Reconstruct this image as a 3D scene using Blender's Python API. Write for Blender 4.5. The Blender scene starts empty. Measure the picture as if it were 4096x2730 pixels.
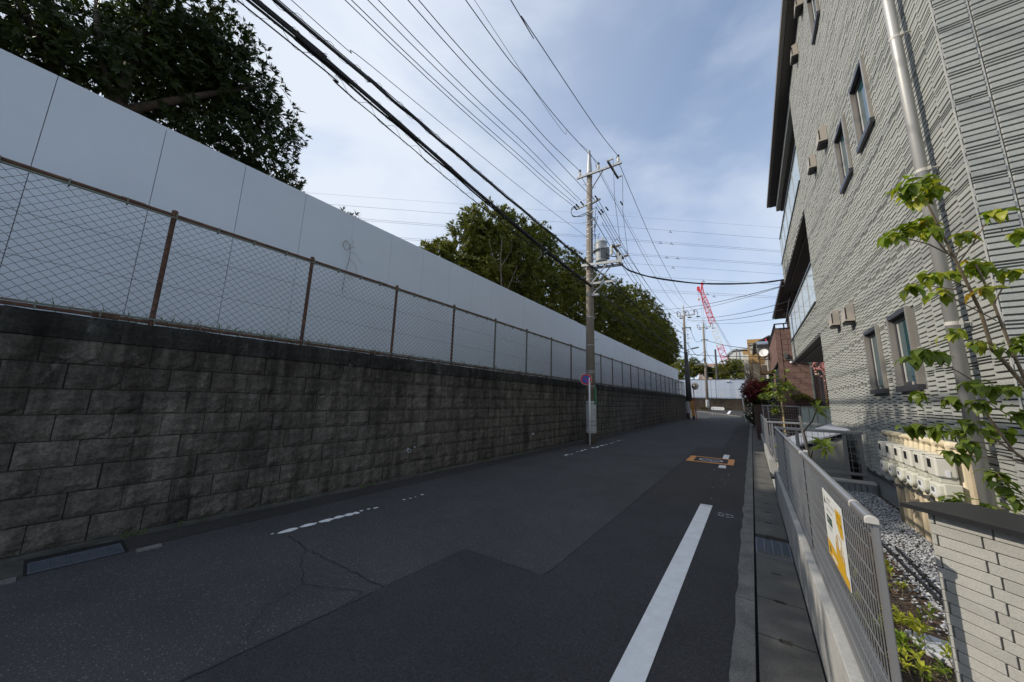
import bpy, math, random
import numpy as np
from mathutils import Vector, Matrix

# ------------------------------------------------------------------ camera, world, sun, exposure
sc = bpy.context.scene
COL = sc.collection
random.seed(7)
RNG = np.random.default_rng(7)
rad = math.radians


def camera():
    cd = bpy.data.cameras.new('camera')
    co = bpy.data.objects.new('camera', cd)
    COL.objects.link(co)
    cd.sensor_width = 36.0
    cd.lens = 11.681
    cd.clip_start = 0.02
    cd.clip_end = 3000
    yaw, pitch, roll = rad(-35.602), rad(9.720), rad(1.6455)
    f = Vector((math.sin(yaw) * math.cos(pitch), math.cos(yaw) * math.cos(pitch), math.sin(pitch)))
    r0 = Vector((math.cos(yaw), -math.sin(yaw), 0))
    u0 = r0.cross(f)
    r = r0 * math.cos(roll) + u0 * math.sin(roll)
    u = -r0 * math.sin(roll) + u0 * math.cos(roll)
    m = Matrix((r, u, -f)).transposed().to_4x4()
    m.translation = Vector((0, 0, 1.55))
    co.matrix_world = m
    sc.camera = co


camera()
SUN_EL, SUN_AZ = 35.0, -120.0          # azimuth measured clockwise from +Y (the road's direction)
SUN = Vector((math.sin(rad(SUN_AZ)) * math.cos(rad(SUN_EL)), math.cos(rad(SUN_AZ)) * math.cos(rad(SUN_EL)), math.sin(rad(SUN_EL))))


def world():
    w = bpy.data.worlds.new('World')
    sc.world = w
    w.use_nodes = True
    nt = w.node_tree
    N, Lk = nt.nodes, nt.links
    bg = N['Background']
    sky = N.new('ShaderNodeTexSky')
    sky.sky_type = 'NISHITA'
    sky.sun_disc = False
    sky.sun_elevation = rad(SUN_EL)
    sky.sun_rotation = rad(SUN_AZ)
    sky.air_density = 1.0
    sky.dust_density = 0.8
    sky.ozone_density = 1.5
    tc = N.new('ShaderNodeTexCoord')
    mp = N.new('ShaderNodeMapping')
    mp.inputs['Scale'].default_value = (1.0, 1.15, 1.7)
    mp.inputs['Rotation'].default_value = (0.3, 0.2, 0.5)
    nz = N.new('ShaderNodeTexNoise')
    nz.inputs['Scale'].default_value = 1.5
    nz.inputs['Detail'].default_value = 6
    nz.inputs['Roughness'].default_value = 0.52
    nz.inputs['Distortion'].default_value = 0.5
    rp = N.new('ShaderNodeMapRange')
    rp.interpolation_type = 'SMOOTHSTEP'
    rp.inputs['From Min'].default_value = 0.40
    rp.inputs['From Max'].default_value = 0.68
    rp.inputs['To Min'].default_value = 0.0
    rp.inputs['To Max'].default_value = 0.6
    # pale haze thickens towards the horizon, thin cirrus lies over it
    sx = N.new('ShaderNodeSeparateXYZ')
    mr = N.new('ShaderNodeMapRange')
    mr.inputs['From Min'].default_value = 0.0
    mr.inputs['From Max'].default_value = 0.85
    mr.inputs['To Min'].default_value = 0.85
    mr.inputs['To Max'].default_value = 0.15
    hz = N.new('ShaderNodeMix')
    hz.data_type = 'RGBA'
    hz.inputs['B'].default_value = (2.9, 3.45, 4.45, 1)
    mx = N.new('ShaderNodeMix')
    mx.data_type = 'RGBA'
    mx.inputs['B'].default_value = (4.0, 4.35, 4.9, 1)
    Lk.new(tc.outputs['Generated'], mp.inputs['Vector'])
    Lk.new(mp.outputs[0], nz.inputs['Vector'])
    Lk.new(nz.outputs['Fac'], rp.inputs['Value'])
    Lk.new(tc.outputs['Generated'], sx.inputs[0])
    Lk.new(sx.outputs['Z'], mr.inputs['Value'])
    Lk.new(mr.outputs[0], hz.inputs['Factor'])
    Lk.new(sky.outputs[0], hz.inputs['A'])
    # the haze glows broadly round the sun's side of the sky
    dt = N.new('ShaderNodeVectorMath')
    dt.operation = 'DOT_PRODUCT'
    dt.inputs[1].default_value = SUN
    Lk.new(tc.outputs['Generated'], dt.inputs[0])
    gl = N.new('ShaderNodeMapRange')
    gl.inputs['From Min'].default_value = 0.15
    gl.inputs['From Max'].default_value = 0.95
    gl.inputs['To Min'].default_value = 0.0
    gl.inputs['To Max'].default_value = 0.75
    Lk.new(dt.outputs['Value'], gl.inputs['Value'])
    sm = N.new('ShaderNodeMath')
    sm.operation = 'ADD'
    sm.use_clamp = True
    Lk.new(rp.outputs[0], sm.inputs[0])
    Lk.new(gl.outputs[0], sm.inputs[1])
    Lk.new(sm.outputs[0], mx.inputs['Factor'])
    Lk.new(hz.outputs['Result'], mx.inputs['A'])
    Lk.new(mx.outputs['Result'], bg.inputs['Color'])
    bg.inputs['Strength'].default_value = 0.15


world()
sl = bpy.data.lights.new('sun', 'SUN')
sl.energy = 2.9
sl.angle = rad(0.53)
sl.color = (1.0, 0.91, 0.77)
so = bpy.data.objects.new('sun', sl)
COL.objects.link(so)
so.rotation_euler = SUN.to_track_quat('Z', 'Y').to_euler()
sc.view_settings.view_transform = 'Standard'
sc.view_settings.look = 'None'
sc.view_settings.exposure = 0.4
sc.view_settings.gamma = 1.0
sc.render.engine = 'CYCLES'

# ------------------------------------------------------------------ materials
MATS = {}


def mat(name, col, rough=0.7, var=0.0, vscale=3.0, col2=None, bump=0.0, bscale=60.0, metal=0.0, spec=0.4,
        fine=0.0, fscale=80.0, rnd=0.0, trans=0.0, stretch=(1, 1, 1), alpha=1.0):
    """Principled material whose colour drifts between col and col2 with noise at world positions."""
    if name in MATS:
        return MATS[name]
    m = bpy.data.materials.new(name)
    m.use_nodes = True
    nt = m.node_tree
    N, Lk = nt.nodes, nt.links
    b = N['Principled BSDF']
    b.inputs['Roughness'].default_value = rough
    b.inputs['Metallic'].default_value = metal
    b.inputs['Specular IOR Level'].default_value = spec
    b.inputs['Alpha'].default_value = alpha
    b.inputs['Base Color'].default_value = (*col, 1)
    geo = N.new('ShaderNodeNewGeometry')
    mp = N.new('ShaderNodeMapping')
    mp.inputs['Scale'].default_value = stretch
    Lk.new(geo.outputs['Position'], mp.inputs['Vector'])
    out = None

    def noise(scale, detail=5, rough_=0.6):
        n = N.new('ShaderNodeTexNoise')
        n.inputs['Scale'].default_value = scale
        n.inputs['Detail'].default_value = detail
        n.inputs['Roughness'].default_value = rough_
        Lk.new(mp.outputs[0], n.inputs['Vector'])
        return n

    if col2 is not None:
        n = noise(vscale)
        r = N.new('ShaderNodeValToRGB')
        lo = 0.5 - 0.22 * max(0.15, 1 - var)
        r.color_ramp.elements[0].position = lo
        r.color_ramp.elements[1].position = 1 - lo
        r.color_ramp.elements[0].color = (*col, 1)
        r.color_ramp.elements[1].color = (*col2, 1)
        Lk.new(n.outputs['Fac'], r.inputs['Fac'])
        out = r.outputs[0]
    elif var:
        n = noise(vscale)
        mr = N.new('ShaderNodeMapRange')
        mr.inputs['From Min'].default_value = 0.3
        mr.inputs['From Max'].default_value = 0.7
        mr.inputs['To Min'].default_value = 1 - var
        mr.inputs['To Max'].default_value = 1 + var
        Lk.new(n.outputs['Fac'], mr.inputs['Value'])
        vm = N.new('ShaderNodeVectorMath')
        vm.operation = 'SCALE'
        vm.inputs[0].default_value = col
        Lk.new(mr.outputs[0], vm.inputs['Scale'])
        out = vm.outputs[0]
    if fine:
        n = noise(fscale, 3, 0.7)
        mr = N.new('ShaderNodeMapRange')
        mr.inputs['From Min'].default_value = 0.3
        mr.inputs['From Max'].default_value = 0.7
        mr.inputs['To Min'].default_value = 1 - fine
        mr.inputs['To Max'].default_value = 1 + fine
        Lk.new(n.outputs['Fac'], mr.inputs['Value'])
        vm = N.new('ShaderNodeVectorMath')
        vm.operation = 'SCALE'
        vm.inputs[0].default_value = col
        if out is not None:
            Lk.new(out, vm.inputs[0])
        Lk.new(mr.outputs[0], vm.inputs['Scale'])
        out = vm.outputs[0]
    if rnd:
        oi = N.new('ShaderNodeObjectInfo')
        mr = N.new('ShaderNodeMapRange')
        mr.inputs['To Min'].default_value = 1 - rnd
        mr.inputs['To Max'].default_value = 1 + rnd
        Lk.new(oi.outputs['Random'], mr.inputs['Value'])
        vm = N.new('ShaderNodeVectorMath')
        vm.operation = 'SCALE'
        vm.inputs[0].default_value = col
        if out is not None:
            Lk.new(out, vm.inputs[0])
        Lk.new(mr.outputs[0], vm.inputs['Scale'])
        out = vm.outputs[0]
    if out is not None:
        Lk.new(out, b.inputs['Base Color'])
    if bump:
        n = noise(bscale, 6, 0.65)
        bp = N.new('ShaderNodeBump')
        bp.inputs['Strength'].default_value = 1.0
        bp.inputs['Distance'].default_value = bump
        Lk.new(n.outputs['Fac'], bp.inputs['Height'])
        Lk.new(bp.outputs[0], b.inputs['Normal'])
    if trans:
        t = N.new('ShaderNodeBsdfTranslucent')
        if out is not None:
            sca = N.new('ShaderNodeVectorMath')
            sca.operation = 'MULTIPLY'
            sca.inputs[1].default_value = (1.6, 1.7, 0.6)
            Lk.new(out, sca.inputs[0])
            Lk.new(sca.outputs[0], t.inputs['Color'])
        else:
            t.inputs['Color'].default_value = (col[0] * 1.6, col[1] * 1.7, col[2] * 0.6, 1)
        ms = N.new('ShaderNodeMixShader')
        ms.inputs[0].default_value = trans
        Lk.new(b.outputs[0], ms.inputs[1])
        Lk.new(t.outputs[0], ms.inputs[2])
        Lk.new(ms.outputs[0], N['Material Output'].inputs['Surface'])
        MATS[name] = m
    return m


def asphalt(name, base, agg, size, amount, rough):
    """Dark binder with pale stone chips of the given size."""
    m = bpy.data.materials.new(name)
    m.use_nodes = True
    N, Lk = m.node_tree.nodes, m.node_tree.links
    b = N['Principled BSDF']
    geo = N.new('ShaderNodeNewGeometry')
    vo = N.new('ShaderNodeTexVoronoi')
    vo.inputs['Scale'].default_value = size
    vo.inputs['Randomness'].default_value = 1.0
    Lk.new(geo.outputs['Position'], vo.inputs['Vector'])
    # a chip shows where the cell's random value is high and the point lies near its centre
    sp = N.new('ShaderNodeSeparateColor')
    Lk.new(vo.outputs['Color'], sp.inputs[0])
    a = N.new('ShaderNodeMapRange')
    a.inputs['From Min'].default_value = 1 - amount
    a.inputs['From Max'].default_value = 1.0
    Lk.new(sp.outputs[0], a.inputs['Value'])
    d = N.new('ShaderNodeMapRange')
    d.inputs['From Min'].default_value = 0.42
    d.inputs['From Max'].default_value = 0.26
    Lk.new(vo.outputs['Distance'], d.inputs['Value'])
    mu = N.new('ShaderNodeMath')
    mu.operation = 'MULTIPLY'
    mu.use_clamp = True
    Lk.new(a.outputs[0], mu.inputs[0])
    Lk.new(d.outputs[0], mu.inputs[1])
    n1 = N.new('ShaderNodeTexNoise')
    n1.inputs['Scale'].default_value = 0.8
    n1.inputs['Detail'].default_value = 6
    n1.inputs['Roughness'].default_value = 0.65
    Lk.new(geo.outputs['Position'], n1.inputs['Vector'])
    n2 = N.new('ShaderNodeTexNoise')
    n2.inputs['Scale'].default_value = 90
    n2.inputs['Detail'].default_value = 3
    Lk.new(geo.outputs['Position'], n2.inputs['Vector'])
    r = N.new('ShaderNodeMapRange')
    r.inputs['From Min'].default_value = 0.3
    r.inputs['From Max'].default_value = 0.7
    r.inputs['To Min'].default_value = 0.78
    r.inputs['To Max'].default_value = 1.22
    Lk.new(n1.outputs['Fac'], r.inputs['Value'])
    r2 = N.new('ShaderNodeMapRange')
    r2.inputs['From Min'].default_value = 0.3
    r2.inputs['From Max'].default_value = 0.7
    r2.inputs['To Min'].default_value = 0.6
    r2.inputs['To Max'].default_value = 1.4
    Lk.new(n2.outputs['Fac'], r2.inputs['Value'])
    mm = N.new('ShaderNodeMath')
    mm.operation = 'MULTIPLY'
    Lk.new(r.outputs[0], mm.inputs[0])
    Lk.new(r2.outputs[0], mm.inputs[1])
    vs = N.new('ShaderNodeVectorMath')
    vs.operation = 'SCALE'
    vs.inputs[0].default_value = base
    Lk.new(mm.outputs[0], vs.inputs['Scale'])
    mx = N.new('ShaderNodeMix')
    mx.data_type = 'RGBA'
    mx.inputs['B'].default_value = (*agg, 1)
    Lk.new(mu.outputs[0], mx.inputs['Factor'])
    Lk.new(vs.outputs[0], mx.inputs['A'])
    Lk.new(mx.outputs['Result'], b.inputs['Base Color'])
    b.inputs['Roughness'].default_value = rough
    b.inputs['Specular IOR Level'].default_value = 0.35
    bp = N.new('ShaderNodeBump')
    bp.inputs['Distance'].default_value = 0.004
    bp.inputs['Strength'].default_value = 0.8
    Lk.new(vo.outputs['Distance'], bp.inputs['Height'])
    Lk.new(bp.outputs[0], b.inputs['Normal'])
    MATS[name] = m
    return m


def glassy(name, col, rough, mixf):
    """A pane: partly clear, partly coloured and mirror-like."""
    m = bpy.data.materials.new(name)
    m.use_nodes = True
    N, Lk = m.node_tree.nodes, m.node_tree.links
    b = N['Principled BSDF']
    b.inputs['Base Color'].default_value = (*col, 1)
    b.inputs['Roughness'].default_value = rough
    b.inputs['Specular IOR Level'].default_value = 0.8
    t = N.new('ShaderNodeBsdfTransparent')
    ms = N.new('ShaderNodeMixShader')
    ms.inputs[0].default_value = mixf
    Lk.new(t.outputs[0], ms.inputs[1])
    Lk.new(b.outputs[0], ms.inputs[2])
    Lk.new(ms.outputs[0], N['Material Output'].inputs['Surface'])
    MATS[name] = m
    return m


def blockmat(name, c_lo, c_hi, stain, rust, streak_top):
    """Weathered split-face concrete: per-block tone, dark vertical run-off streaks, a few rust blooms."""
    m = bpy.data.materials.new(name)
    m.use_nodes = True
    N, Lk = m.node_tree.nodes, m.node_tree.links
    b = N['Principled BSDF']
    b.inputs['Roughness'].default_value = 0.93
    b.inputs['Specular IOR Level'].default_value = 0.2
    geo = N.new('ShaderNodeNewGeometry')

    def noise(scale, stretch=(1, 1, 1), detail=6, rough=0.65):
        mp = N.new('ShaderNodeMapping')
        mp.inputs['Scale'].default_value = stretch
        Lk.new(geo.outputs['Position'], mp.inputs['Vector'])
        n = N.new('ShaderNodeTexNoise')
        n.inputs['Scale'].default_value = scale
        n.inputs['Detail'].default_value = detail
        n.inputs['Roughness'].default_value = rough
        Lk.new(mp.outputs[0], n.inputs['Vector'])
        return n.outputs['Fac']

    def ramp(fac, a, c, ca, cb):
        r = N.new('ShaderNodeValToRGB')
        r.color_ramp.elements[0].position = a
        r.color_ramp.elements[1].position = c
        r.color_ramp.elements[0].color = (*ca, 1)
        r.color_ramp.elements[1].color = (*cb, 1)
        Lk.new(fac, r.inputs['Fac'])
        return r.outputs[0]

    def mix(kind, fac, A, B):
        x = N.new('ShaderNodeMix')
        x.data_type = 'RGBA'
        x.blend_type = kind
        for k, v in (('Factor', fac), ('A', A), ('B', B)):
            if isinstance(v, (tuple, float, int)):
                x.inputs[k].default_value = (*v, 1) if isinstance(v, tuple) else v
            else:
                Lk.new(v, x.inputs[k])
        return x.outputs['Result']

    base = ramp(noise(5.0, detail=9, rough=0.75), 0.36, 0.64, c_lo, c_hi)
    fine = ramp(noise(38, detail=6, rough=0.75), 0.32, 0.68, (0.50, 0.50, 0.50), (1.35, 1.35, 1.35))
    c = mix('MULTIPLY', 1.0, base, fine)
    streak = ramp(noise(1.0, (1, 5.5, 0.55)), 0.42, 0.66, (1, 1, 1), stain)
    c = mix('MULTIPLY', 0.9, c, streak)
    # run-off from the coping: dark tongues that thin out downwards
    sp = N.new('ShaderNodeSeparateXYZ')
    Lk.new(geo.outputs['Position'], sp.inputs[0])
    tg = N.new('ShaderNodeMapRange')
    tg.inputs['From Min'].default_value = 0.7
    tg.inputs['From Max'].default_value = 2.2
    tg.inputs['To Min'].default_value = -0.16
    tg.inputs['To Max'].default_value = 0.17
    Lk.new(sp.outputs['Z'], tg.inputs['Value'])
    sm = N.new('ShaderNodeMath')
    sm.operation = 'ADD'
    Lk.new(noise(1.0, (1, 3.2, 0.5), 8, 0.7), sm.inputs[0])
    Lk.new(tg.outputs[0], sm.inputs[1])
    tongue = ramp(sm.outputs[0], 0.50, 0.68, (0, 0, 0), (0.8, 0.8, 0.8))
    c = mix('MIX', tongue, c, mix('MULTIPLY', 1.0, c, (0.36, 0.36, 0.35)))
    patch = ramp(noise(1.3, (1, 1, 1.2)), 0.5, 0.74, (0, 0, 0), (1, 1, 1))
    c = mix('MIX', patch, c, mix('MULTIPLY', 1.0, c, (0.55, 0.55, 0.58)))
    pale = ramp(noise(4.2, (1, 1.5, 0.9), 8, 0.75), 0.58, 0.72, (0, 0, 0), (0.5, 0.5, 0.5))
    c = mix('MIX', pale, c, (0.26, 0.245, 0.215))
    rs = ramp(noise(0.9, (1, 1, 1.6)), 0.69, 0.8, (0, 0, 0), (0.45, 0.45, 0.45))
    c = mix('MIX', rs, c, rust)
    oi = N.new('ShaderNodeObjectInfo')
    mr = N.new('ShaderNodeMapRange')
    mr.inputs['To Min'].default_value = 0.86
    mr.inputs['To Max'].default_value = 1.14
    Lk.new(oi.outputs['Random'], mr.inputs['Value'])
    vm = N.new('ShaderNodeVectorMath')
    vm.operation = 'SCALE'
    Lk.new(c, vm.inputs[0])
    Lk.new(mr.outputs[0], vm.inputs['Scale'])
    Lk.new(vm.outputs[0], b.inputs['Base Color'])
    bp = N.new('ShaderNodeBump')
    bp.inputs['Distance'].default_value = 0.012
    bp.inputs['Strength'].default_value = 0.9
    Lk.new(noise(28, detail=8, rough=0.7), bp.inputs['Height'])
    Lk.new(bp.outputs[0], b.inputs['Normal'])
    MATS[name] = m
    return m


M_ASPH = asphalt('old_asphalt', (0.051, 0.0505, 0.052), (0.21, 0.20, 0.185), 80.0, 0.26, 0.9)
M_NEW = asphalt('new_asphalt', (0.036, 0.0355, 0.038), (0.12, 0.12, 0.12), 130.0, 0.10, 0.85)
M_MID = asphalt('mid_asphalt', (0.036, 0.033, 0.033), (0.17, 0.16, 0.15), 95.0, 0.16, 0.88)
M_BLOCK = blockmat('split_block', (0.092, 0.083, 0.070), (0.178, 0.160, 0.135), (0.34, 0.33, 0.32), (0.13, 0.08, 0.042), 1)
M_COPING = blockmat('mossy_coping', (0.045, 0.046, 0.042), (0.085, 0.083, 0.075), (0.5, 0.5, 0.5), (0.08, 0.07, 0.05), 1)
M_MORTAR = mat('mortar', (0.062, 0.058, 0.052), 0.95, 0.3, 6)
M_FOOT = mat('footing', (0.09, 0.085, 0.075), 0.95, 0.0, 9, col2=(0.04, 0.042, 0.035), bump=0.01, bscale=30)
M_KERB = mat('kerb_concrete', (0.20, 0.195, 0.18), 0.95, 0.0, 5, col2=(0.10, 0.10, 0.095), bump=0.006, bscale=70, fine=0.45, fscale=120)
M_SLAB = mat('slab_concrete', (0.13, 0.125, 0.115), 0.95, 0.0, 2.6, col2=(0.072, 0.070, 0.066), bump=0.004, bscale=120, fine=0.35, fscale=160)
M_LOWWALL = mat('poured_concrete', (0.36, 0.36, 0.35), 0.9, 0.12, 3, bump=0.003, bscale=60, fine=0.1, fscale=50)
M_WHITELINE = mat('road_paint', (0.70, 0.71, 0.72), 0.7, 0.08, 9, fine=0.08, fscale=140)
M_ORANGE = mat('orange_road_paint', (0.62, 0.27, 0.07), 0.7, 0.15, 9, fine=0.15, fscale=140)
M_HOARD = mat('white_panel', (0.60, 0.655, 0.71), 0.42, 0.03, 1.2, spec=0.5)
M_HOARDJ = mat('panel_edge', (0.12, 0.14, 0.2), 0.6)
M_RUST = mat('rusty_steel', (0.065, 0.035, 0.026), 0.85, 0.0, 11, col2=(0.17, 0.095, 0.06), bump=0.002, bscale=90)
M_GREENP = mat('faded_green_paint', (0.16, 0.24, 0.20), 0.7, 0.0, 6, col2=(0.15, 0.10, 0.075))
M_WIRE = mat('dark_wire', (0.028, 0.03, 0.03), 0.85, spec=0.2)
M_CPOLE = mat('pole_concrete', (0.225, 0.192, 0.155), 0.9, 0.12, 4, fine=0.12, fscale=60)
M_DPOLE = mat('dark_pole_grey', (0.075, 0.07, 0.068), 0.85, 0.2, 5)
M_GALV = mat('galvanised_steel', (0.42, 0.43, 0.43), 0.5, 0.12, 9, metal=0.35)
M_GALVD = mat('dark_steel', (0.13, 0.13, 0.13), 0.6, 0.2, 9, metal=0.2)
M_TRAFO = mat('transformer_grey', (0.36, 0.38, 0.40), 0.45, 0.06, 5)
M_PORC = mat('porcelain', (0.72, 0.68, 0.60), 0.25)
M_PORCB = mat('brown_porcelain', (0.36, 0.25, 0.18), 0.35)
M_BLACK = mat('black_rubber', (0.015, 0.015, 0.017), 0.55)
M_CABLE = mat('cable_sheath', (0.012, 0.012, 0.014), 0.6)
M_CABLEB = mat('blue_black_cable', (0.012, 0.013, 0.03), 0.5)
M_THIN = mat('thin_steel_wire', (0.10, 0.10, 0.11), 0.5)
M_HVWIRE = mat('aluminium_line', (0.20, 0.22, 0.26), 0.6)
M_SLEEVE = mat('grey_sleeve', (0.46, 0.47, 0.48), 0.6, 0.05, 5)
M_WHITE = mat('white_paint', (0.78, 0.78, 0.77), 0.45, 0.03, 6)
M_RED = mat('sign_red', (0.55, 0.015, 0.03), 0.4)
M_BLUE = mat('sign_blue', (0.015, 0.10, 0.42), 0.4)
M_GREENS = mat('sign_green', (0.02, 0.20, 0.09), 0.5)
M_YGUARD = mat('orange_guy_cover', (0.55, 0.24, 0.03), 0.6, 0.15, 8)
M_MPOLE = mat('mirror_post_orange', (0.42, 0.10, 0.05), 0.6, 0.1, 8)
M_MIRROR = mat('mirror_face', (0.75, 0.75, 0.75), 0.03, metal=1.0)
M_CRED = mat('crane_red', (0.62, 0.06, 0.09), 0.5)
M_CWHITE = mat('crane_white', (0.72, 0.72, 0.70), 0.5)
M_BARK = mat('bark', (0.085, 0.065, 0.05), 0.9, 0.25, 12, bump=0.006, bscale=40)
M_BARKL = mat('pale_bark', (0.24, 0.19, 0.15), 0.85, 0.2, 14)
M_TWIG = mat('twig_bark', (0.17, 0.13, 0.085), 0.8, 0.2, 30)
M_LEAFD = mat('dark_leaf', (0.017, 0.028, 0.009), 0.5, 0.0, 1.2, spec=0.25, col2=(0.040, 0.055, 0.013), trans=0.22, fine=0.3, fscale=9)
M_LEAFM = mat('mid_leaf', (0.058, 0.075, 0.014), 0.55, 0.0, 0.8, spec=0.2, col2=(0.165, 0.165, 0.03), trans=0.26, fine=0.3, fscale=7)
M_LEAFY = mat('yellow_leaf', (0.12, 0.145, 0.025), 0.5, 0.0, 0.8, spec=0.25, col2=(0.24, 0.235, 0.04), trans=0.25, fine=0.25, fscale=8)
M_LEAFR = mat('red_leaf', (0.24, 0.028, 0.045), 0.5, 0.0, 2.5, spec=0.25, col2=(0.10, 0.04, 0.025), trans=0.2, fine=0.3, fscale=12)
M_LEAFB = mat('brown_leaf', (0.20, 0.12, 0.04), 0.6, 0.0, 3, col2=(0.12, 0.10, 0.03), trans=0.2)
M_GLEAF = mat('glossy_leaf', (0.155, 0.215, 0.022), 0.40, 0.2, 20, rnd=0.35, trans=0.32, spec=0.3)
M_GLEAFY = mat('glossy_yellow_leaf', (0.33, 0.34, 0.04), 0.40, 0.2, 20, rnd=0.3, trans=0.35, spec=0.3)
M_AUTUMN = mat('autumn_leaf', (0.48, 0.28, 0.03), 0.4, 0.15, 30, rnd=0.2, trans=0.3)
M_GRASS = mat('grass_blade', (0.07, 0.13, 0.03), 0.6, 0.0, 4, col2=(0.13, 0.15, 0.04), trans=0.25)
M_LIME = mat('light_green_leaf', (0.17, 0.23, 0.045), 0.45, 0.0, 2, spec=0.3, col2=(0.24, 0.28, 0.06), trans=0.25)
M_PINK = mat('pink_petal', (0.74, 0.40, 0.47), 0.6, 0.2, 20, trans=0.3)
M_SIDING = mat('stone_siding', (0.355, 0.365, 0.345), 0.85, 0.05, 2.2, fine=0.10, fscale=55, bump=0.0015, bscale=60, rnd=0.07, stretch=(1, 1, 1.6))
M_SIDEL = mat('siding_edge', (0.47, 0.46, 0.425), 0.8, 0.05, 5)
M_SIDEJ = mat('siding_joint', (0.13, 0.135, 0.13), 0.9)  # dark backing colour paints in the shadow lines under the siding strips
M_FOUND = mat('foundation_render', (0.21, 0.225, 0.235), 0.9, 0.08, 2.5)
M_ALU = mat('bronze_aluminium', (0.40, 0.37, 0.33), 0.38, metal=0.55)
M_ALUD = mat('dark_aluminium', (0.055, 0.055, 0.065), 0.35, metal=0.3)
M_VENT = mat('vent_beige', (0.40, 0.36, 0.31), 0.5)
M_PIPE = mat('downpipe_silver', (0.42, 0.415, 0.40), 0.5, metal=0.35)
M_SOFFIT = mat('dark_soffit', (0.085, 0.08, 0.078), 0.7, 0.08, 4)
M_GUTTER = mat('gutter_brown', (0.19, 0.18, 0.17), 0.45)
M_COPB = mat('balcony_cap', (0.06, 0.065, 0.08), 0.4, metal=0.3)
M_PANE = glassy('frosted_pane', (0.60, 0.70, 0.74), 0.08, 0.72)
M_WPANE = mat('window_glass', (0.03, 0.075, 0.09), 0.03, spec=1.0)
M_BLIND = mat('window_blind', (0.42, 0.42, 0.40), 0.7)
M_FENCE = mat('fence_aluminium', (0.34, 0.34, 0.345), 0.36, metal=0.6)
M_FENCEL = mat('fence_cap_grey', (0.52, 0.50, 0.46), 0.45)
M_FENCED = mat('fence_rail_side', (0.20, 0.20, 0.205), 0.42, metal=0.3)
M_TILE = mat('pillar_tile', (0.335, 0.33, 0.305), 0.75, 0.06, 12, fine=0.16, fscale=240, rnd=0.08, bump=0.0012, bscale=220)
M_TILEJ = mat('tile_joint', (0.12, 0.12, 0.12), 0.9)
M_CAPB = mat('black_cap', (0.018, 0.018, 0.02), 0.38)
M_METER = mat('meter_plastic', (0.66, 0.645, 0.58), 0.38)
M_METERG = mat('meter_body', (0.60, 0.60, 0.52), 0.42)
M_LABEL = mat('paper_label', (0.75, 0.76, 0.80), 0.5)
M_CREAM = mat('cream_pipe', (0.68, 0.59, 0.42), 0.5, 0.05, 10)
M_CREAMR = mat('ribbed_cream_pipe', (0.55, 0.46, 0.33), 0.55, 0.05, 10)
M_STEELB = mat('steel_clamp', (0.5, 0.5, 0.5), 0.25, metal=0.9)
M_GRAVEL = mat('pale_gravel', (0.52, 0.53, 0.55), 0.85, 0.0, 45, col2=(0.33, 0.34, 0.36), fine=0.15, fscale=140)
M_SOIL = mat('soil', (0.055, 0.038, 0.027), 0.95, 0.3, 12, bump=0.02, bscale=40)
M_CHIP = mat('bark_chip', (0.12, 0.072, 0.045), 0.9, 0.0, 30, col2=(0.24, 0.17, 0.115))
M_BROWNW = mat('brown_wall', (0.19, 0.115, 0.097), 0.85, 0.12, 2.2, fine=0.1, fscale=30, bump=0.012, bscale=9)
M_BROWNJ = mat('brown_joint', (0.06, 0.032, 0.028), 0.9)
M_BROWNT = mat('brown_tile', (0.085, 0.05, 0.042), 0.8, 0.15, 5, rnd=0.15)
M_CREAMW = mat('cream_wall', (0.58, 0.50, 0.36), 0.85, 0.05, 1.5)
M_ORANGEW = mat('ochre_wall', (0.46, 0.29, 0.12), 0.85, 0.08, 1.5)
M_WHITEW = mat('white_wall', (0.62, 0.61, 0.58), 0.8, 0.05, 1.5)
M_ROOF = mat('dark_roof', (0.06, 0.055, 0.055), 0.7, 0.2, 6)
M_TIMBER = mat('brown_timber', (0.12, 0.075, 0.045), 0.8, 0.15, 8)
M_TANK = mat('tank_steel', (0.42, 0.45, 0.48), 0.22, metal=0.9)
M_BAMBOO = mat('bamboo', (0.50, 0.38, 0.22), 0.6, 0.15, 20)
M_STAKE = mat('grey_stake', (0.36, 0.31, 0.25), 0.7, 0.12, 20)
M_BINB = mat('bin_panel', (0.24, 0.24, 0.23), 0.5)
M_BINL = mat('bin_lid', (0.40, 0.41, 0.46), 0.32, metal=0.3)
M_FROST = mat('frosted_green_panel', (0.42, 0.48, 0.43), 0.4)
M_SIGNW = mat('sign_white', (0.72, 0.735, 0.72), 0.35)
M_SIGNY = mat('sign_yellow', (0.62, 0.36, 0.015), 0.4)
M_SIGND = mat('sign_dark_green', (0.03, 0.07, 0.055), 0.4)
M_INK = mat('ink', (0.05, 0.055, 0.06), 0.5)
M_GRATE = mat('grate_steel', (0.13, 0.15, 0.18), 0.55, 0.15, 20, metal=0.4)
M_PIT = mat('drain_pit', (0.012, 0.012, 0.013), 0.9)
M_CORR = mat('corrugated_pale_panel', (0.40, 0.45, 0.54), 0.45, 0.06, 0.6)
M_FARBLOCK = blockmat('brown_block', (0.05, 0.04, 0.03), (0.13, 0.105, 0.08), (0.5, 0.48, 0.45), (0.12, 0.075, 0.04), 1)
M_STONE = mat('white_stone', (0.55, 0.56, 0.58), 0.6, 0.0, 8, col2=(0.38, 0.40, 0.44))
M_CHALK = mat('chalk_mark', (0.55, 0.55, 0.56), 0.9)
M_EARTH = mat('earth', (0.10, 0.095, 0.07), 0.95, 0.3, 0.5)
M_CRACK = mat('crack_fill', (0.016, 0.015, 0.015), 0.95)
M_IRON = mat('cast_iron', (0.05, 0.05, 0.052), 0.6, 0.2, 30, metal=0.4)
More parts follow.
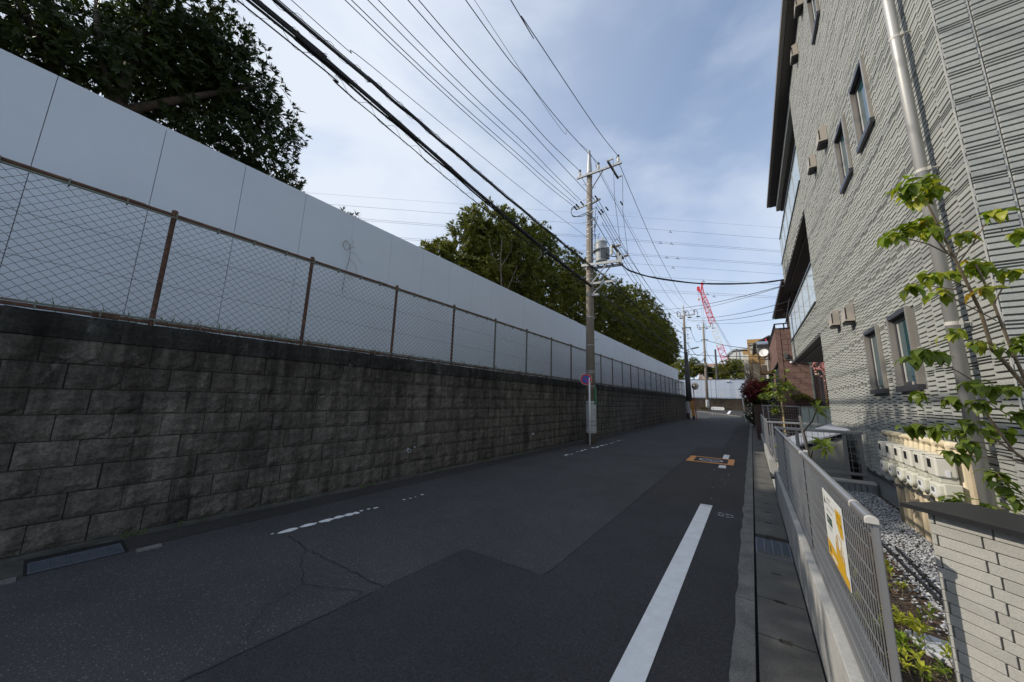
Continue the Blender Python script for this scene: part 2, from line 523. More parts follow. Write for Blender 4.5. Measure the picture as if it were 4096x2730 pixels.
M_FARAPT = mat('far_apartment', (0.36, 0.24, 0.19), 0.85, 0.05, 1)


# ------------------------------------------------------------------ mesh building
class MB:
    def __init__(s):
        s.v, s.f, s.m = [], [], []

    def add(s, vs, fs, mi=0):
        o = len(s.v)
        s.v.extend([tuple(map(float, p)) for p in vs])
        s.f.extend([tuple(i + o for i in f) for f in fs])
        s.m.extend([mi] * len(fs))
        return s

    def box(s, x0, x1, y0, y1, z0, z1, mi=0):
        v = [(x0, y0, z0), (x1, y0, z0), (x1, y1, z0), (x0, y1, z0), (x0, y0, z1), (x1, y0, z1), (x1, y1, z1), (x0, y1, z1)]
        return s.add(v, [(0, 3, 2, 1), (4, 5, 6, 7), (0, 1, 5, 4), (1, 2, 6, 5), (2, 3, 7, 6), (3, 0, 4, 7)], mi)

    def hexa(s, pts, mi=0):
        """eight corners: four of the bottom counter-clockwise, then four of the top"""
        return s.add(pts, [(0, 3, 2, 1), (4, 5, 6, 7), (0, 1, 5, 4), (1, 2, 6, 5), (2, 3, 7, 6), (3, 0, 4, 7)], mi)

    def beam(s, p, q, w, h, up=(0, 0, 1), mi=0):
        p, q, up = Vector(p), Vector(q), Vector(up)
        d = (q - p).normalized()
        a = d.cross(up)
        if a.length < 1e-4:
            a = d.cross(Vector((1, 0, 0)))
        a = a.normalized() * (w / 2)
        b = a.cross(d).normalized() * (h / 2)
        return s.hexa([p - a - b, p + a - b, q + a - b, q - a - b, p - a + b, p + a + b, q + a + b, q - a + b], mi)

    def tube(s, pts, r, n=8, mi=0, cap=True):
        pts = [Vector(p) for p in pts]
        rs = r if isinstance(r, (list, tuple)) else [r] * len(pts)
        vs, fs, a = [], [], None
        for i, p in enumerate(pts):
            d = (pts[min(i + 1, len(pts) - 1)] - pts[max(i - 1, 0)])
            if d.length < 1e-9:
                d = Vector((0, 0, 1))
            d.normalize()
            if a is None:
                a = d.cross(Vector((0, 0, 1)))
                if a.length < 1e-3:
                    a = d.cross(Vector((0, 1, 0)))
            a = (a - d * a.dot(d)).normalized()
            b = d.cross(a)
            for k in range(n):
                t = 2 * math.pi * k / n
                vs.append(p + (a * math.cos(t) + b * math.sin(t)) * rs[i])
        for i in range(len(pts) - 1):
            for k in range(n):
                k2 = (k + 1) % n
                fs.append((i * n + k, i * n + k2, (i + 1) * n + k2, (i + 1) * n + k))
        if cap:
            fs.append(tuple(range(n))[::-1])
            fs.append(tuple((len(pts) - 1) * n + k for k in range(n)))
        return s.add(vs, fs, mi)

    def lathe(s, c, prof, n=16, axis='z', mi=0):
        """prof: (radius, distance along the axis)"""
        c = Vector(c)
        vs, fs = [], []
        for (r, h) in prof:
            for k in range(n):
                t = 2 * math.pi * k / n
                x, y = r * math.cos(t), r * math.sin(t)
                if axis == 'z':
                    vs.append(c + Vector((x, y, h)))
                elif axis == 'x':
                    vs.append(c + Vector((h, x, y)))
                else:
                    vs.append(c + Vector((y, h, x)))
        for i in range(len(prof) - 1):
            for k in range(n):
                k2 = (k + 1) % n
                fs.append((i * n + k, i * n + k2, (i + 1) * n + k2, (i + 1) * n + k))
        fs.append(tuple(range(n))[::-1])
        fs.append(tuple((len(prof) - 1) * n + k for k in range(n)))
        return s.add(vs, fs, mi)

    def prism(s, poly, d, mi=0):
        """poly: 3-D outline; d: extrusion vector"""
        n = len(poly)
        d = Vector(d)
        vs = [Vector(p) for p in poly] + [Vector(p) + d for p in poly]
        fs = [tuple(range(n))[::-1], tuple(range(n, 2 * n))]
        for i in range(n):
            j = (i + 1) % n
            fs.append((i, j, n + j, n + i))
        return s.add(vs, fs, mi)

    def disc(s, c, r, nrm, n=24, mi=0, r2=None, squash=1.0):
        c, nrm = Vector(c), Vector(nrm).normalized()
        a = nrm.cross(Vector((0, 0, 1)))
        if a.length < 1e-3:
            a = Vector((1, 0, 0))
        a.normalize()
        b = nrm.cross(a)
        ring = [c + (a * math.cos(2 * math.pi * k / n) * r + b * math.sin(2 * math.pi * k / n) * r * squash) for k in range(n)]
        if r2 is None:
            return s.add(ring, [tuple(range(n))], mi)
        ring2 = [c + (a * math.cos(2 * math.pi * k / n) * r2 + b * math.sin(2 * math.pi * k / n) * r2 * squash) for k in range(n)]
        return s.add(ring + ring2, [(k, (k + 1) % n, n + (k + 1) % n, n + k) for k in range(n)], mi)


def wpos(o):
    p = Vector((0, 0, 0))
    while o is not None:
        p = p + o.location
        o = o.parent
    return p


def link(name, me, parent=None):
    o = bpy.data.objects.new(name, me)
    COL.objects.link(o)
    if parent is not None:
        o.parent = parent
    return o


def build(name, mb, m, parent=None, smooth=False, bevel=0.0, fix=True, loc=None):
    """One mesh object. Vertices are given in world coordinates; the object sits at its parent's base (or at loc)."""
    me = bpy.data.meshes.new(name)
    off = wpos(parent) if parent is not None else Vector(loc or (0, 0, 0))
    if isinstance(mb, MB):
        me.from_pydata([(p[0] - off.x, p[1] - off.y, p[2] - off.z) for p in mb.v], [], mb.f)
        mi = mb.m
    else:                                     # (verts array, faces array of equal arity)
        V, F = mb
        V = (np.asarray(V, dtype=np.float32) - np.array(off, dtype=np.float32))
        F = np.asarray(F, dtype=np.int32)
        k = F.shape[1]
        me.vertices.add(len(V))
        me.vertices.foreach_set('co', V.ravel())
        me.loops.add(F.size)
        me.loops.foreach_set('vertex_index', F.ravel())
        me.polygons.add(len(F))
        me.polygons.foreach_set('loop_start', np.arange(0, F.size, k, dtype=np.int32))
        me.update(calc_edges=True)
        mi = None
    ms = m if isinstance(m, (list, tuple)) else [m]
    for x in ms:
        me.materials.append(x)
    if mi is not None and len(ms) > 1:
        me.polygons.foreach_set('material_index', mi)
    if smooth:
        me.polygons.foreach_set('use_smooth', [True] * len(me.polygons))
    me.update()
    o = link(name, me, parent)
    if parent is None and loc is not None:
        o.location = loc
    if bevel:
        b = o.modifiers.new('bevel', 'BEVEL')
        b.width = bevel
        b.segments = 2
        b.limit_method = 'ANGLE'
        if smooth:
            b.harden_normals = False
    return o


def thing(name, label, cat, loc=(0, 0, 0), group=None):
    o = bpy.data.objects.new(name, None)
    COL.objects.link(o)
    o.empty_display_size = 0.1
    o.location = loc
    tag(o, label, cat, group)
    return o


def tag(o, label=None, cat=None, group=None, kind=None):
    if label:
        o['label'] = label
    if cat:
        o['category'] = cat
    if group:
        o['group'] = group
    if kind:
        o['kind'] = kind
    return o


def struct(name, mb, m, parent=None, **k):
    o = build(name, mb, m, parent, **k)
    if parent is None:
        o['kind'] = 'structure'
    return o


def stuffed(o):
    o['kind'] = 'stuff'
    return o


def text(name, s, size, m, origin, xdir, ydir, parent, depth=0.0, vertical=False):
    """Flat lettering: baseline direction xdir, up direction ydir, centred on origin."""
    cu = bpy.data.curves.new(name, 'FONT')
    cu.body = '\n'.join(s) if vertical else s
    cu.size = size
    cu.align_x = 'CENTER'
    cu.align_y = 'CENTER'
    cu.resolution_u = 3
    cu.extrude = depth
    cu.space_line = 0.95
    ob = bpy.data.objects.new(name, cu)
    COL.objects.link(ob)
    dg = bpy.context.evaluated_depsgraph_get()
    me = bpy.data.meshes.new_from_object(ob.evaluated_get(dg))
    bpy.data.objects.remove(ob)
    X, Y = Vector(xdir).normalized(), Vector(ydir).normalized()
    Z = X.cross(Y)
    o = Vector(origin)
    mb = MB()
    mb.add([o + X * v.co.x + Y * v.co.y + Z * v.co.z for v in me.vertices], [tuple(p.vertices) for p in me.polygons])
    bpy.data.meshes.remove(me)
    return build(name, mb, m, parent)


def sstep(t):
    t = min(1, max(0, t))
    return t * t * (3 - 2 * t)


def gz(y):
    """height of the road surface: level, then climbing gently towards the junction"""
    return 0.55 * sstep((y - 37) / 20)


# leaves: many folded blades in one mesh
def blades(C, D, U, Ln, Wd, droop=0.25, fold=0.18):
    """C base points, D directions, U side hints, Ln lengths, Wd widths -> two-sided blades of four triangles (as quads)"""
    C, D, U = np.asarray(C, float), np.asarray(D, float), np.asarray(U, float)
    D = D / np.linalg.norm(D, axis=1, keepdims=True)
    S = np.cross(D, U)
    S /= np.linalg.norm(S, axis=1, keepdims=True) + 1e-9
    Nn = np.cross(S, D)
    Ln = np.asarray(Ln)[:, None]
    Wd = np.asarray(Wd)[:, None]
    mid = C + D * Ln * 0.5
    dz = np.array([0, 0, -1.0]) * Ln * droop
    tip = C + D * Ln + dz
    l = mid + S * Wd * 0.5 + Nn * Wd * fold + dz * 0.3
    r = mid - S * Wd * 0.5 + Nn * Wd * fold + dz * 0.3
    m = mid + dz * 0.25
    V = np.stack([C, l, m, r, tip], axis=1).reshape(-1, 3)
    n = len(C)
    b = (np.arange(n) * 5)[:, None]
    F = np.concatenate([b + np.array([[0, 2, 1]]), b + np.array([[0, 3, 2]]), b + np.array([[1, 2, 4]]), b + np.array([[2, 3, 4]])], axis=0)
    return V, F


def unit(n):
    v = RNG.normal(size=(n, 3))
    return v / np.linalg.norm(v, axis=1, keepdims=True)


def rosettes(P, A, per, Ln, Wd, spread=0.75, droop=0.25, fold=0.18):
    """per leaves round each tip P with axis A"""
    n = len(P)
    A = A / np.linalg.norm(A, axis=1, keepdims=True)
    R = unit(n * per)
    Ar = np.repeat(A, per, axis=0)
    R = R - Ar * np.sum(R * Ar, axis=1, keepdims=True)
    R /= np.linalg.norm(R, axis=1, keepdims=True) + 1e-9
    k = RNG.uniform(0.3, 1.0, (n * per, 1)) * spread
    D = Ar * (1 - k) + R * k * 1.2
    C = np.repeat(P, per, axis=0) + Ar * RNG.uniform(-0.05, 0.05, (n * per, 1)) * 0.6
    L = Ln * RNG.uniform(0.7, 1.15, n * per)
    W = Wd * RNG.uniform(0.8, 1.2, n * per)
    return blades(C, D, Ar + R * 0.01, L, W, droop, fold)


def blob_tips(blobs, n, shell=0.55):
    """tips spread through a set of ellipsoid clumps (x,y,z,r[,squash]), denser near their skins"""
    w = np.array([b[3] ** 2.3 for b in blobs])
    idx = RNG.choice(len(blobs), size=n, p=w / w.sum())
    B = np.array([[b[0], b[1], b[2], b[3], b[4] if len(b) > 4 else 0.85] for b in blobs])[idx]
    u = unit(n)
    rr = (RNG.uniform(shell ** 3, 1.0, (n, 1))) ** (1 / 3)
    # lumpy skin
    lump = 1 + 0.14 * np.sin(u[:, :1] * 7 + B[:, :1] * 3) * np.cos(u[:, 1:2] * 6 + B[:, 1:2] * 5) + 0.10 * np.sin(u[:, 2:3] * 11 + B[:, 2:3])
    P = B[:, :3] + u * rr * lump * B[:, 3:4] * np.concatenate([np.ones((n, 2)), B[:, 4:5]], axis=1)
    A = u + np.array([0, 0, 0.45]) + RNG.normal(size=(n, 3)) * 0.25
    return P, A


def tree(name, label, base, stems, blobs, ntips, per, Ln, Wd, lm, bm, group=None, shell=0.5, droop=0.2, cat='tree', spread=0.75):
    """trunk and limbs (polylines with end radii) under a crown of leaf rosettes"""
    t = thing(name, label, cat, base, group)
    for i, (pts, r0, r1) in enumerate(stems):
        mb = MB()
        n = len(pts)
        mb.tube(pts, [r0 + (r1 - r0) * k / (n - 1) for k in range(n)], 7)
        build('trunk' if i == 0 else 'limb', mb, bm, t, smooth=True)
    P, A = blob_tips(blobs, ntips, shell)
    V, F = rosettes(P, A, per, Ln, Wd, spread, droop)
    build('crown', (V, F), lm, t)
    return t


def curve_pts(P, n=24):
    """smooth polyline through the points (Catmull-Rom)"""
    P = [Vector(p) for p in P]
    if len(P) == 2:
        a, b = P
        return [a.lerp(b, k / n) for k in range(n + 1)]
    out = []
    Q = [P[0] * 2 - P[1]] + P + [P[-1] * 2 - P[-2]]
    for i in range(1, len(Q) - 2):
        for k in range(n):
            t = k / n
            a, b, c, d = Q[i - 1], Q[i], Q[i + 1], Q[i + 2]
            out.append(.5 * ((2 * b) + (c - a) * t + (2 * a - 5 * b + 4 * c - d) * t * t + (3 * b - a - 3 * c + d) * t ** 3))
    out.append(P[-1])
    return out

# ------------------------------------------------------------------ ground, road and pavements
XW = -5.42                                   # face of the block wall
mb = MB()
mb.add([(-700, -300, -0.6), (700, -300, -0.6), (700, 1200, -0.6), (-700, 1200, -0.6)], [(0, 1, 2, 3)])
struct('ground', mb, M_EARTH)


def sheet(x0, x1, ys, dz=0.0, prof=gz):
    m = MB()
    vs, fs = [], []
    for y in ys:
        vs += [(x0(y) if callable(x0) else x0, y, prof(y) + dz), (x1(y) if callable(x1) else x1, y, prof(y) + dz)]
    for i in range(len(ys) - 1):
        fs.append((2 * i, 2 * i + 1, 2 * i + 3, 2 * i + 2))
    return m.add(vs, fs)


YS = [-25, -5, 0, 5, 10, 20, 30, 36] + [37 + i for i in range(1, 24)]
road = struct('road', sheet(XW - 0.1, -0.2, [y for y in YS if y <= 38]), M_ASPH)
j = sheet(-45, 30, [y for y in YS if y >= 38])
struct('junction_surface', j, M_ASPH, road)


def flat(poly, z):
    return MB().add([(x, y, gz(y) + z) for x, y in poly], [tuple(range(len(poly)))])


# newer asphalt trench patches: a dark one near the camera and a browner one along the right-hand kerb
near_patch = [(-2.6, -20), (-0.2, -20), (-0.2, 6.30), (-0.29, 6.30), (-0.61, 6.14), (-0.99, 6.10), (-1.60, 6.02), (-1.61, 2.98), (-1.64, 2.84), (-2.52, 2.78), (-2.55, 1.87), (-2.62, 0.7)]
struct('asphalt_patch', flat(near_patch, 0.004), M_NEW, road)
far_patch = [(-1.60, 6.03), (-0.99, 6.11), (-0.61, 6.15), (-0.29, 6.31), (-0.2, 6.31), (-0.2, 36), (-0.95, 30), (-0.92, 20), (-0.93, 14.2), (-1.66, 13.96), (-1.63, 9.97)]
struct('asphalt_patch', flat(far_patch, 0.004), M_MID, road)


def wavy(pts, w, z, seed, jag=0.012, step=0.05):
    """a thin irregular strip along a polyline on the ground"""
    rg = random.Random(seed)
    P = []
    for a, b in zip(pts[:-1], pts[1:]):
        n = max(2, int(math.hypot(b[0] - a[0], b[1] - a[1]) / step))
        for k in range(n):
            t = k / n
            P.append((a[0] + (b[0] - a[0]) * t + rg.uniform(-jag, jag), a[1] + (b[1] - a[1]) * t + rg.uniform(-jag, jag)))
    P.append(pts[-1])
    m = MB()
    vs, fs = [], []
    for i, p in enumerate(P):
        a, b = P[max(0, i - 1)], P[min(len(P) - 1, i + 1)]
        d = Vector((b[0] - a[0], b[1] - a[1], 0)).normalized()
        ww = w * rg.uniform(0.4, 1.2) / 2
        vs += [(p[0] - d.y * ww, p[1] + d.x * ww, gz(p[1]) + z), (p[0] + d.y * ww, p[1] - d.x * ww, gz(p[1]) + z)]
    for i in range(len(P) - 1):
        fs.append((2 * i, 2 * i + 1, 2 * i + 3, 2 * i + 2))
    return m.add(vs, fs)


CR = [([(-4.22, 1.82), (-3.75, 1.80), (-3.14, 1.83), (-2.79, 1.85), (-2.55, 1.87)], .014), ([(-3.75, 1.80), (-3.57, 1.67), (-3.28, 1.57), (-3.09, 1.48), (-2.80, 1.64), (-2.61, 1.74), (-2.57, 1.53)], .009),
      ([(-2.6, 0.68), (-2.56, 1.53), (-2.55, 1.87), (-2.52, 2.78), (-1.64, 2.84), (-1.61, 2.98), (-1.61, 6.01)], .010), ([(-1.61, 6.02), (-1.63, 9.97)], .018), ([(-2.4, 12.2), (-2.3, 14.2), (-2.1, 17)], .014),
      ([(-1.67, 13.0), (-1.60, 14.0), (-0.9, 14.3)], .012), ([(-0.93, 14.2), (-0.92, 20), (-0.95, 30)], .014), ([(-0.72, 6.9), (-0.74, 8.2), (-0.7, 9.8)], .012), ([(-3.09, 1.48), (-3.0, 1.2), (-2.7, 1.0)], .006)]
for i, (pts, w) in enumerate(CR):
    struct('crack', wavy(pts, w * .62, 0.007, 40 + i, 0.014 if i in (0, 1, 8) else 0.006), M_CRACK, road)

# painted markings
struct('edge_line', flat([(-0.755, -3), (-0.595, -3), (-0.605, 6.26), (-0.765, 6.24)], 0.009), M_WHITELINE, road)
struct('edge_line', flat([(-0.80, 11.65), (-0.655, 11.66), (-0.66, 12.56), (-0.81, 12.61)], 0.009), M_WHITELINE, road)
struct('edge_line', flat([(-0.785, 9.93), (-0.63, 9.96), (-0.645, 10.40), (-0.79, 10.38)], 0.009), M_WHITELINE, road)
for a, b in (((-0.79, 10.02), (-0.63, 10.05)), ((-0.76, 6.16), (-0.605, 6.18))):
    struct('edge_line_seam', wavy([a, b], .012, 0.0125, 3, 0.002, 0.02), M_SLAB, road)
rg = random.Random(11)


def flake(x, y, w, l, seed):
    r = random.Random(seed)
    return [(x + math.cos(t) * w / 2 * r.uniform(.75, 1.05), y + math.sin(t) * l / 2 * r.uniform(.8, 1.05)) for t in [2 * math.pi * k / 11 for k in range(11)]]


FL = [(-4.37, 1.88, .10, .22), (-4.37, 2.09, .10, .20), (-4.36, 2.29, .11, .19), (-4.36, 2.45, .10, .15), (-4.35, 2.57, .12, .14), (-4.34, 2.66, .10, .08), (-4.37, 2.75, .05, .05), (-4.36, 2.85, .05, .05), (-4.33, 2.94, .05, .09),
      (-4.35, 3.42, .04, .06), (-4.33, 3.52, .03, .05), (-4.33, 3.61, .03, .03), (-4.35, 3.76, .05, .06), (-4.4, 1.73, .03, .04)]
for i in range(46):
    y = 8.7 + 5.2 * rg.random()
    d = abs(y - 11.3) / 2.6
    if rg.random() > d * .8:
        FL.append((-4.36 + rg.uniform(-.06, .06), y, rg.uniform(.03, .11), rg.uniform(.05, .26)))
mb = MB()
for i, (x, y, w, l) in enumerate(FL):
    if i < 6:
        struct('worn_line', flat(flake(x, y, w, l, i), 0.0055), M_WHITELINE, road)
    else:
        mb.add([(a, b, 0.0055 + i * 1e-5) for a, b in flake(x, y, w, l, i)], [tuple(range(11))])
stuffed(struct('worn_line_flakes', mb, M_WHITELINE, road))
# flecks of old paint along the lost edge line
mb = MB()
for i in range(60):
    x, y = -0.70 + rg.gauss(0, .10), rg.uniform(6.4, 22)
    mb.add([(a, b, 0.0105 + i * 1e-5) for a, b in flake(x, y, rg.uniform(.008, .03), rg.uniform(.01, .05), i + 200)], [tuple(range(11))])
stuffed(struct('paint_flecks', mb, M_WHITELINE, road))

# orange frame round the hydrant cover
o = [(-1.575, 10.45), (-0.49, 10.52), (-0.50, 11.62), (-1.58, 11.55)]
n_ = [(-1.41, 10.60), (-0.63, 10.68), (-0.64, 11.49), (-1.43, 11.44)]
mb = MB()
mb.add([(x, y, 0.014) for x, y in o] + [(x, y, 0.014) for x, y in n_], [(0, 1, 5, 4), (1, 2, 6, 5), (2, 3, 7, 6), (3, 0, 4, 7)])
struct('hydrant_frame_marking', mb, M_ORANGE, road)
hyd = thing('hydrant_cover', 'round cast iron hydrant cover inside the orange painted frame on the road', 'manhole cover', (-1.03, 11.03, 0.004))
build('cover', MB().lathe((-1.03, 11.03, 0.004), [(.30, 0), (.30, .006), (.285, .008)], 32), M_IRON, hyd)
mb = MB()
mb.disc((-1.03, 11.03, .0135), .285, (0, 0, 1), 40, 0, .245)
build('ring_line', mb, M_CHALK, hyd)
mb = MB()
mb.disc((-1.08, 11.06, .0136), .07, (0, 0, 1), 18, 0, .05)
build('emblem', mb, M_CHALK, hyd)
for ex, ey, er, ei, es in ((-0.96, 10.94, .09, .06, .5), (-1.27, 10.98, .035, .018, 1), (-0.79, 11.08, .035, .018, 1)):
    build('emblem', MB().disc((ex, ey, .0136), er, (0, 0, 1), 18, 0, ei, es), M_CHALK, hyd)
# the sprayed survey mark beside the white line
mb = MB()
for i, (pts, w) in enumerate([([(-.51, 5.86), (-.485, 5.80), (-.45, 5.775), (-.43, 5.768)], .014), ([(-.415, 5.95), (-.375, 5.93), (-.345, 5.905), (-.33, 5.88)], .014), ([(-.405, 5.765), (-.36, 5.785), (-.32, 5.83)], .014),
                              ([(-.465, 5.885), (-.44, 5.87), (-.43, 5.862)], .01), ([(-.46, 5.845), (-.435, 5.825)], .01), ([(-.42, 5.91), (-.385, 5.885)], .01), ([(-.405, 5.815), (-.37, 5.84)], .01), ([(-.43, 5.9), (-.45, 5.915)], .008)]):
    w_ = wavy(pts, w, 0.0105 + i * 2e-4, 70 + i, 0.002, 0.012)
    mb.add(w_.v, w_.f)
mb.disc((-.483, 5.935, .0105), .022, (0, 0, 1), 14, 0, .014)
struct('survey_mark', mb, M_CHALK, road)
for a, b in (((-5.05, 35.2), (-4.35, 36.5)),):
    struct('edge_line', wavy([a, b], .10, 0.006, 9, .004, .2), M_WHITELINE, road)
for p in ([(-3.9, 42.0), (-2.9, 41.6)], [(-2.6, 41.0), (-1.9, 40.6)], [(-4.3, 47.5), (-3.6, 46.6)]):
    struct('junction_line', wavy(p, .14, 0.006, 19, .02, .15), M_WHITELINE, road)

# left gutter strip with its grating
gut = struct('left_gutter', MB().add([(XW, -20, .004), (-4.95, -20, .004), (-4.95, 0.16, .004), (XW, .16, .004)], [(0, 1, 2, 3)]), M_FOOT)
struct('gutter_run', MB().add([(XW, .74, .004), (-5.0, .74, .004), (-5.02, 30, .004), (XW, 36, .004)], [(0, 1, 2, 3)]), M_MID, gut)
struct('gutter_pit', MB().add([(XW, .16, .003), (-4.95, .16, .003), (-4.95, .74, .003), (XW, .74, .003)], [(0, 1, 2, 3)]), M_PIT, gut)
struct('gutter_lip', MB().box(-4.95, -4.87, .78, .95, 0, .012), M_KERB, gut)
struct('gutter_lip', MB().box(-4.96, -4.86, -.25, .13, 0, .012), M_KERB, gut)


def grating(name, label, x0, x1, y0, y1, z, bars_along_y, nb, ncross, group=None):
    t = thing(name, label, 'drain grating', ((x0 + x1) / 2, (y0 + y1) / 2, z), group)
    m = MB()
    for a, b, c, d in ((x0, x0 + .012, y0, y1), (x1 - .012, x1, y0, y1), (x0 + .012, x1 - .012, y0, y0 + .012), (x0 + .012, x1 - .012, y1 - .012, y1)):
        m.box(a, b, c, d, z, z + .025)
    build('frame', m, M_GRATE, t)
    for k in range(nb):
        if bars_along_y:
            x = x0 + (x1 - x0) * (k + .5) / nb
            m = MB().box(x - .004, x + .004, y0 + .012, y1 - .012, z + .001, z + .022)
        else:
            y = y0 + (y1 - y0) * (k + .5) / nb
            m = MB().box(x0 + .012, x1 - .012, y - .004, y + .004, z + .001, z + .022)
        build('bar', m, M_GRATE, t)
    for k in range(1, ncross):
        if bars_along_y:
            y = y0 + (y1 - y0) * k / ncross
            m = MB().box(x0 + .012, x1 - .012, y - .004, y + .004, z + .003, z + .0235)
        else:
            x = x0 + (x1 - x0) * k / ncross
            m = MB().box(x - .004, x + .004, y0 + .012, y1 - .012, z + .003, z + .0235)
        build('cross_bar', m, M_GRATE, t)
    return t


grating('drain_grating', 'steel drain grating in the left gutter at the foot of the stone block wall', -5.25, -4.97, .18, .71, -.014, True, 10, 5)

# right: kerb stones, narrow groove, concrete gutter slabs
kerb = struct('kerb', MB().box(-.225, -.095, -20, 1.2, -.1, .006), M_KERB)
mb = MB()
y = 1.205
k = 0
while y < 36:
    L_ = 2.35
    rgk = random.Random(k)
    vs = []
    n = 12
    m = MB()
    for i in range(n + 1):
        yy = y + (L_ - .01) * i / n
        e = -.222 + rgk.uniform(-.014, .008)
        vs += [(e, yy, -.08), (e + .006, yy, .010), (-.098, yy, .012), (-.095, yy, -.08)]
    fs = []
    for i in range(n):
        for q in range(3):
            a = 4 * i + q
            fs.append((a, a + 1, a + 5, a + 4))
    fs += [(0, 3, 2, 1), (4 * n, 4 * n + 1, 4 * n + 2, 4 * n + 3)]
    m.add(vs, fs)
    struct('kerb_stone', m, M_KERB, kerb)
    y += L_
    k += 1
slab0 = struct('slab_bed', MB().box(-.094, .235, -20, 36, -.12, -.045), M_PIT)
y = .35
k = 0
while y < 36:
    L_ = .555
    if not (4.66 < y + L_ / 2 < 5.22):
        yy0, yy1 = y + .004, y + L_ - .004
        m = MB()
        r = random.Random(k)
        tz = r.uniform(-.004, .004)
        # a hand-hold notch is cut in the middle of each joint
        a0, a1 = .03, .11
        nd = .016
        out = [(-.080, yy0), (a0, yy0), (a0 + .012, yy0 + nd), (a1 - .012, yy0 + nd), (a1, yy0), (.226, yy0), (.226, yy1), (a1, yy1), (a1 - .012, yy1 - nd), (a0 + .012, yy1 - nd), (a0, yy1), (-.080, yy1)]
        m.prism([(px, py, -.10) for px, py in out], (0, 0, .104 + tz))
        struct('gutter_slab', m, M_SLAB, slab0)
    y += L_
    k += 1
grating('drain_grating', 'steel drain grating set among the gutter slabs beside the mesh fence', -.080, .226, 4.67, 5.21, -.022, False, 24, 4)
mb = MB()
mb.box(.236, .34, 7.36, 9.2, -.05, .03)
struct('threshold', mb, M_LOWWALL, slab0)

# ground behind the walls
mb = MB()
mb.box(-60, XW - .26, -30, 38.6, -.5, 2.17)
struct('yard_ground', mb, M_EARTH)
mb = MB()
mb.box(.375, 1.60, .2, 7.28, -.3, .30)
bed = struct('planting_bed', mb, M_SOIL)
mb = MB()
mb.box(.375, 40, 7.3, 44, -.3, .24)
mb.box(1.62, 40, -10, 7.29, -.3, .23)
struct('property_ground', mb, M_LOWWALL)

# ------------------------------------------------------------------ block retaining wall
wall = thing('block_wall', 'long dark split-face block retaining wall along the left side of the road', 'wall', (XW, 18, 0))
build('core', MB().box(XW - .30, XW - .030, -8, 38.6, -.1, 2.0), M_MORTAR, wall)
BW, BH = .354, .236
VARS = []
for q in range(12):
    r = random.Random(100 + q)
    nu, nv = 5, 4
    vs, fs = [], []
    for i in range(nu + 1):
        for jx in range(nv + 1):
            u, v = i / nu, jx / nv
            edge = min(i, nu - i, jx, nv - jx) == 0
            x = -.006 + r.uniform(-.003, .003) if edge else .001 + r.uniform(-.004, .010)
            if jx == 1 and not edge:
                x += r.uniform(-.004, .010)
            du = 0 if i in (0, nu) else r.uniform(-.02, .02)
            dv = 0 if jx in (0, nv) else r.uniform(-.016, .016)
            if jx == 0 and 0 < i < nu:
                dv = r.uniform(-.004, .008)
            vs.append((x, (u - .5) * BW + du, v * BH + dv))
    for i in range(nu):
        for jx in range(nv):
            a = i * (nv + 1) + jx
            fs.append((a, a + nv + 1, a + nv + 2, a + 1))
    nb = len(vs)
    rim = [i * (nv + 1) for i in range(nu + 1)] + [nu * (nv + 1) + jx for jx in range(1, nv + 1)] + [i * (nv + 1) + nv for i in range(nu - 1, -1, -1)] + [jx for jx in range(nv - 1, 0, -1)]
    for a in rim:
        vs.append((-.05, vs[a][1], vs[a][2]))
    for i in range(len(rim)):
        i2 = (i + 1) % len(rim)
        fs.append((rim[i], nb + i, nb + i2, rim[i2]))
    VARS.append((vs, fs))
VM = []
for vs, fs in VARS:
    me = bpy.data.meshes.new('brick')
    me.from_pydata(vs, [], fs)
    me.materials.append(M_BLOCK)
    VM.append(me)
BL = []
for row in range(8):
    z0 = 2.003 - .245 * (row + 1) + .005
    y = -7.8 + (.181 if row % 2 else 0) - .02
    while y < 38.4:
        BL.append((y + random.uniform(-.004, .004), z0))
        y += .3615
BL.sort(key=lambda b: (b[0] if b[0] > -.4 else 100 - b[0]))
rest = MB()
for i, (y, z) in enumerate(BL):
    q = random.randrange(12)
    if i < 300:
        ob = link('brick', VM[q], wall)
        ob.location = Vector((XW + random.uniform(-.004, .004), y, z)) - wall.location
    else:
        vs, fs = VARS[q]
        rest.add([(XW + p[0], y + p[1], z + p[2]) for p in vs], fs)
stuffed(build('bricks', rest, M_BLOCK, wall))
y = -7.5
while y < 38.4:
    L_ = .72
    r = random.Random(int(y * 10) + 999)
    m = MB()
    n = 5
    vs, fs = [], []
    for i in range(n + 1):
        yy = y + .0015 + (L_ - .003) * i / n
        a, b, c = r.uniform(-.006, .012), r.uniform(-.008, .012), r.uniform(-.01, .004)
        vs += [(XW - .30, yy, 2.0), (XW + .008 + a, yy, 2.004), (XW + .016 + b, yy, 2.09), (XW + .008 + a * .5, yy, 2.20 + c), (XW - .02, yy, 2.247 + c), (XW - .30, yy, 2.25)]
    for i in range(n):
        for q in range(6):
            a, b = 6 * i + q, 6 * i + (q + 1) % 6
            fs.append((a, b, b + 6, a + 6))
    fs += [tuple(range(6))[::-1], tuple(6 * n + q for q in range(6))]
    m.add(vs, fs)
    build('coping_stone', m, M_COPING, wall)
    y += L_
m = MB()
vs, fs = [], []
ys = [-8 + .25 * i for i in range(187)]
for yy in ys:
    vs += [(XW + .035 + random.uniform(-.012, .012), yy, 0), (XW + .02 + random.uniform(-.012, .012), yy, .035 + random.uniform(-.01, .012)), (XW - .04, yy, .05)]
for i in range(len(ys) - 1):
    for q in range(2):
        a = 3 * i + q
        fs.append((a, a + 3, a + 4, a + 1))
m.add(vs, fs)
build('footing', m, M_FOOT, wall)
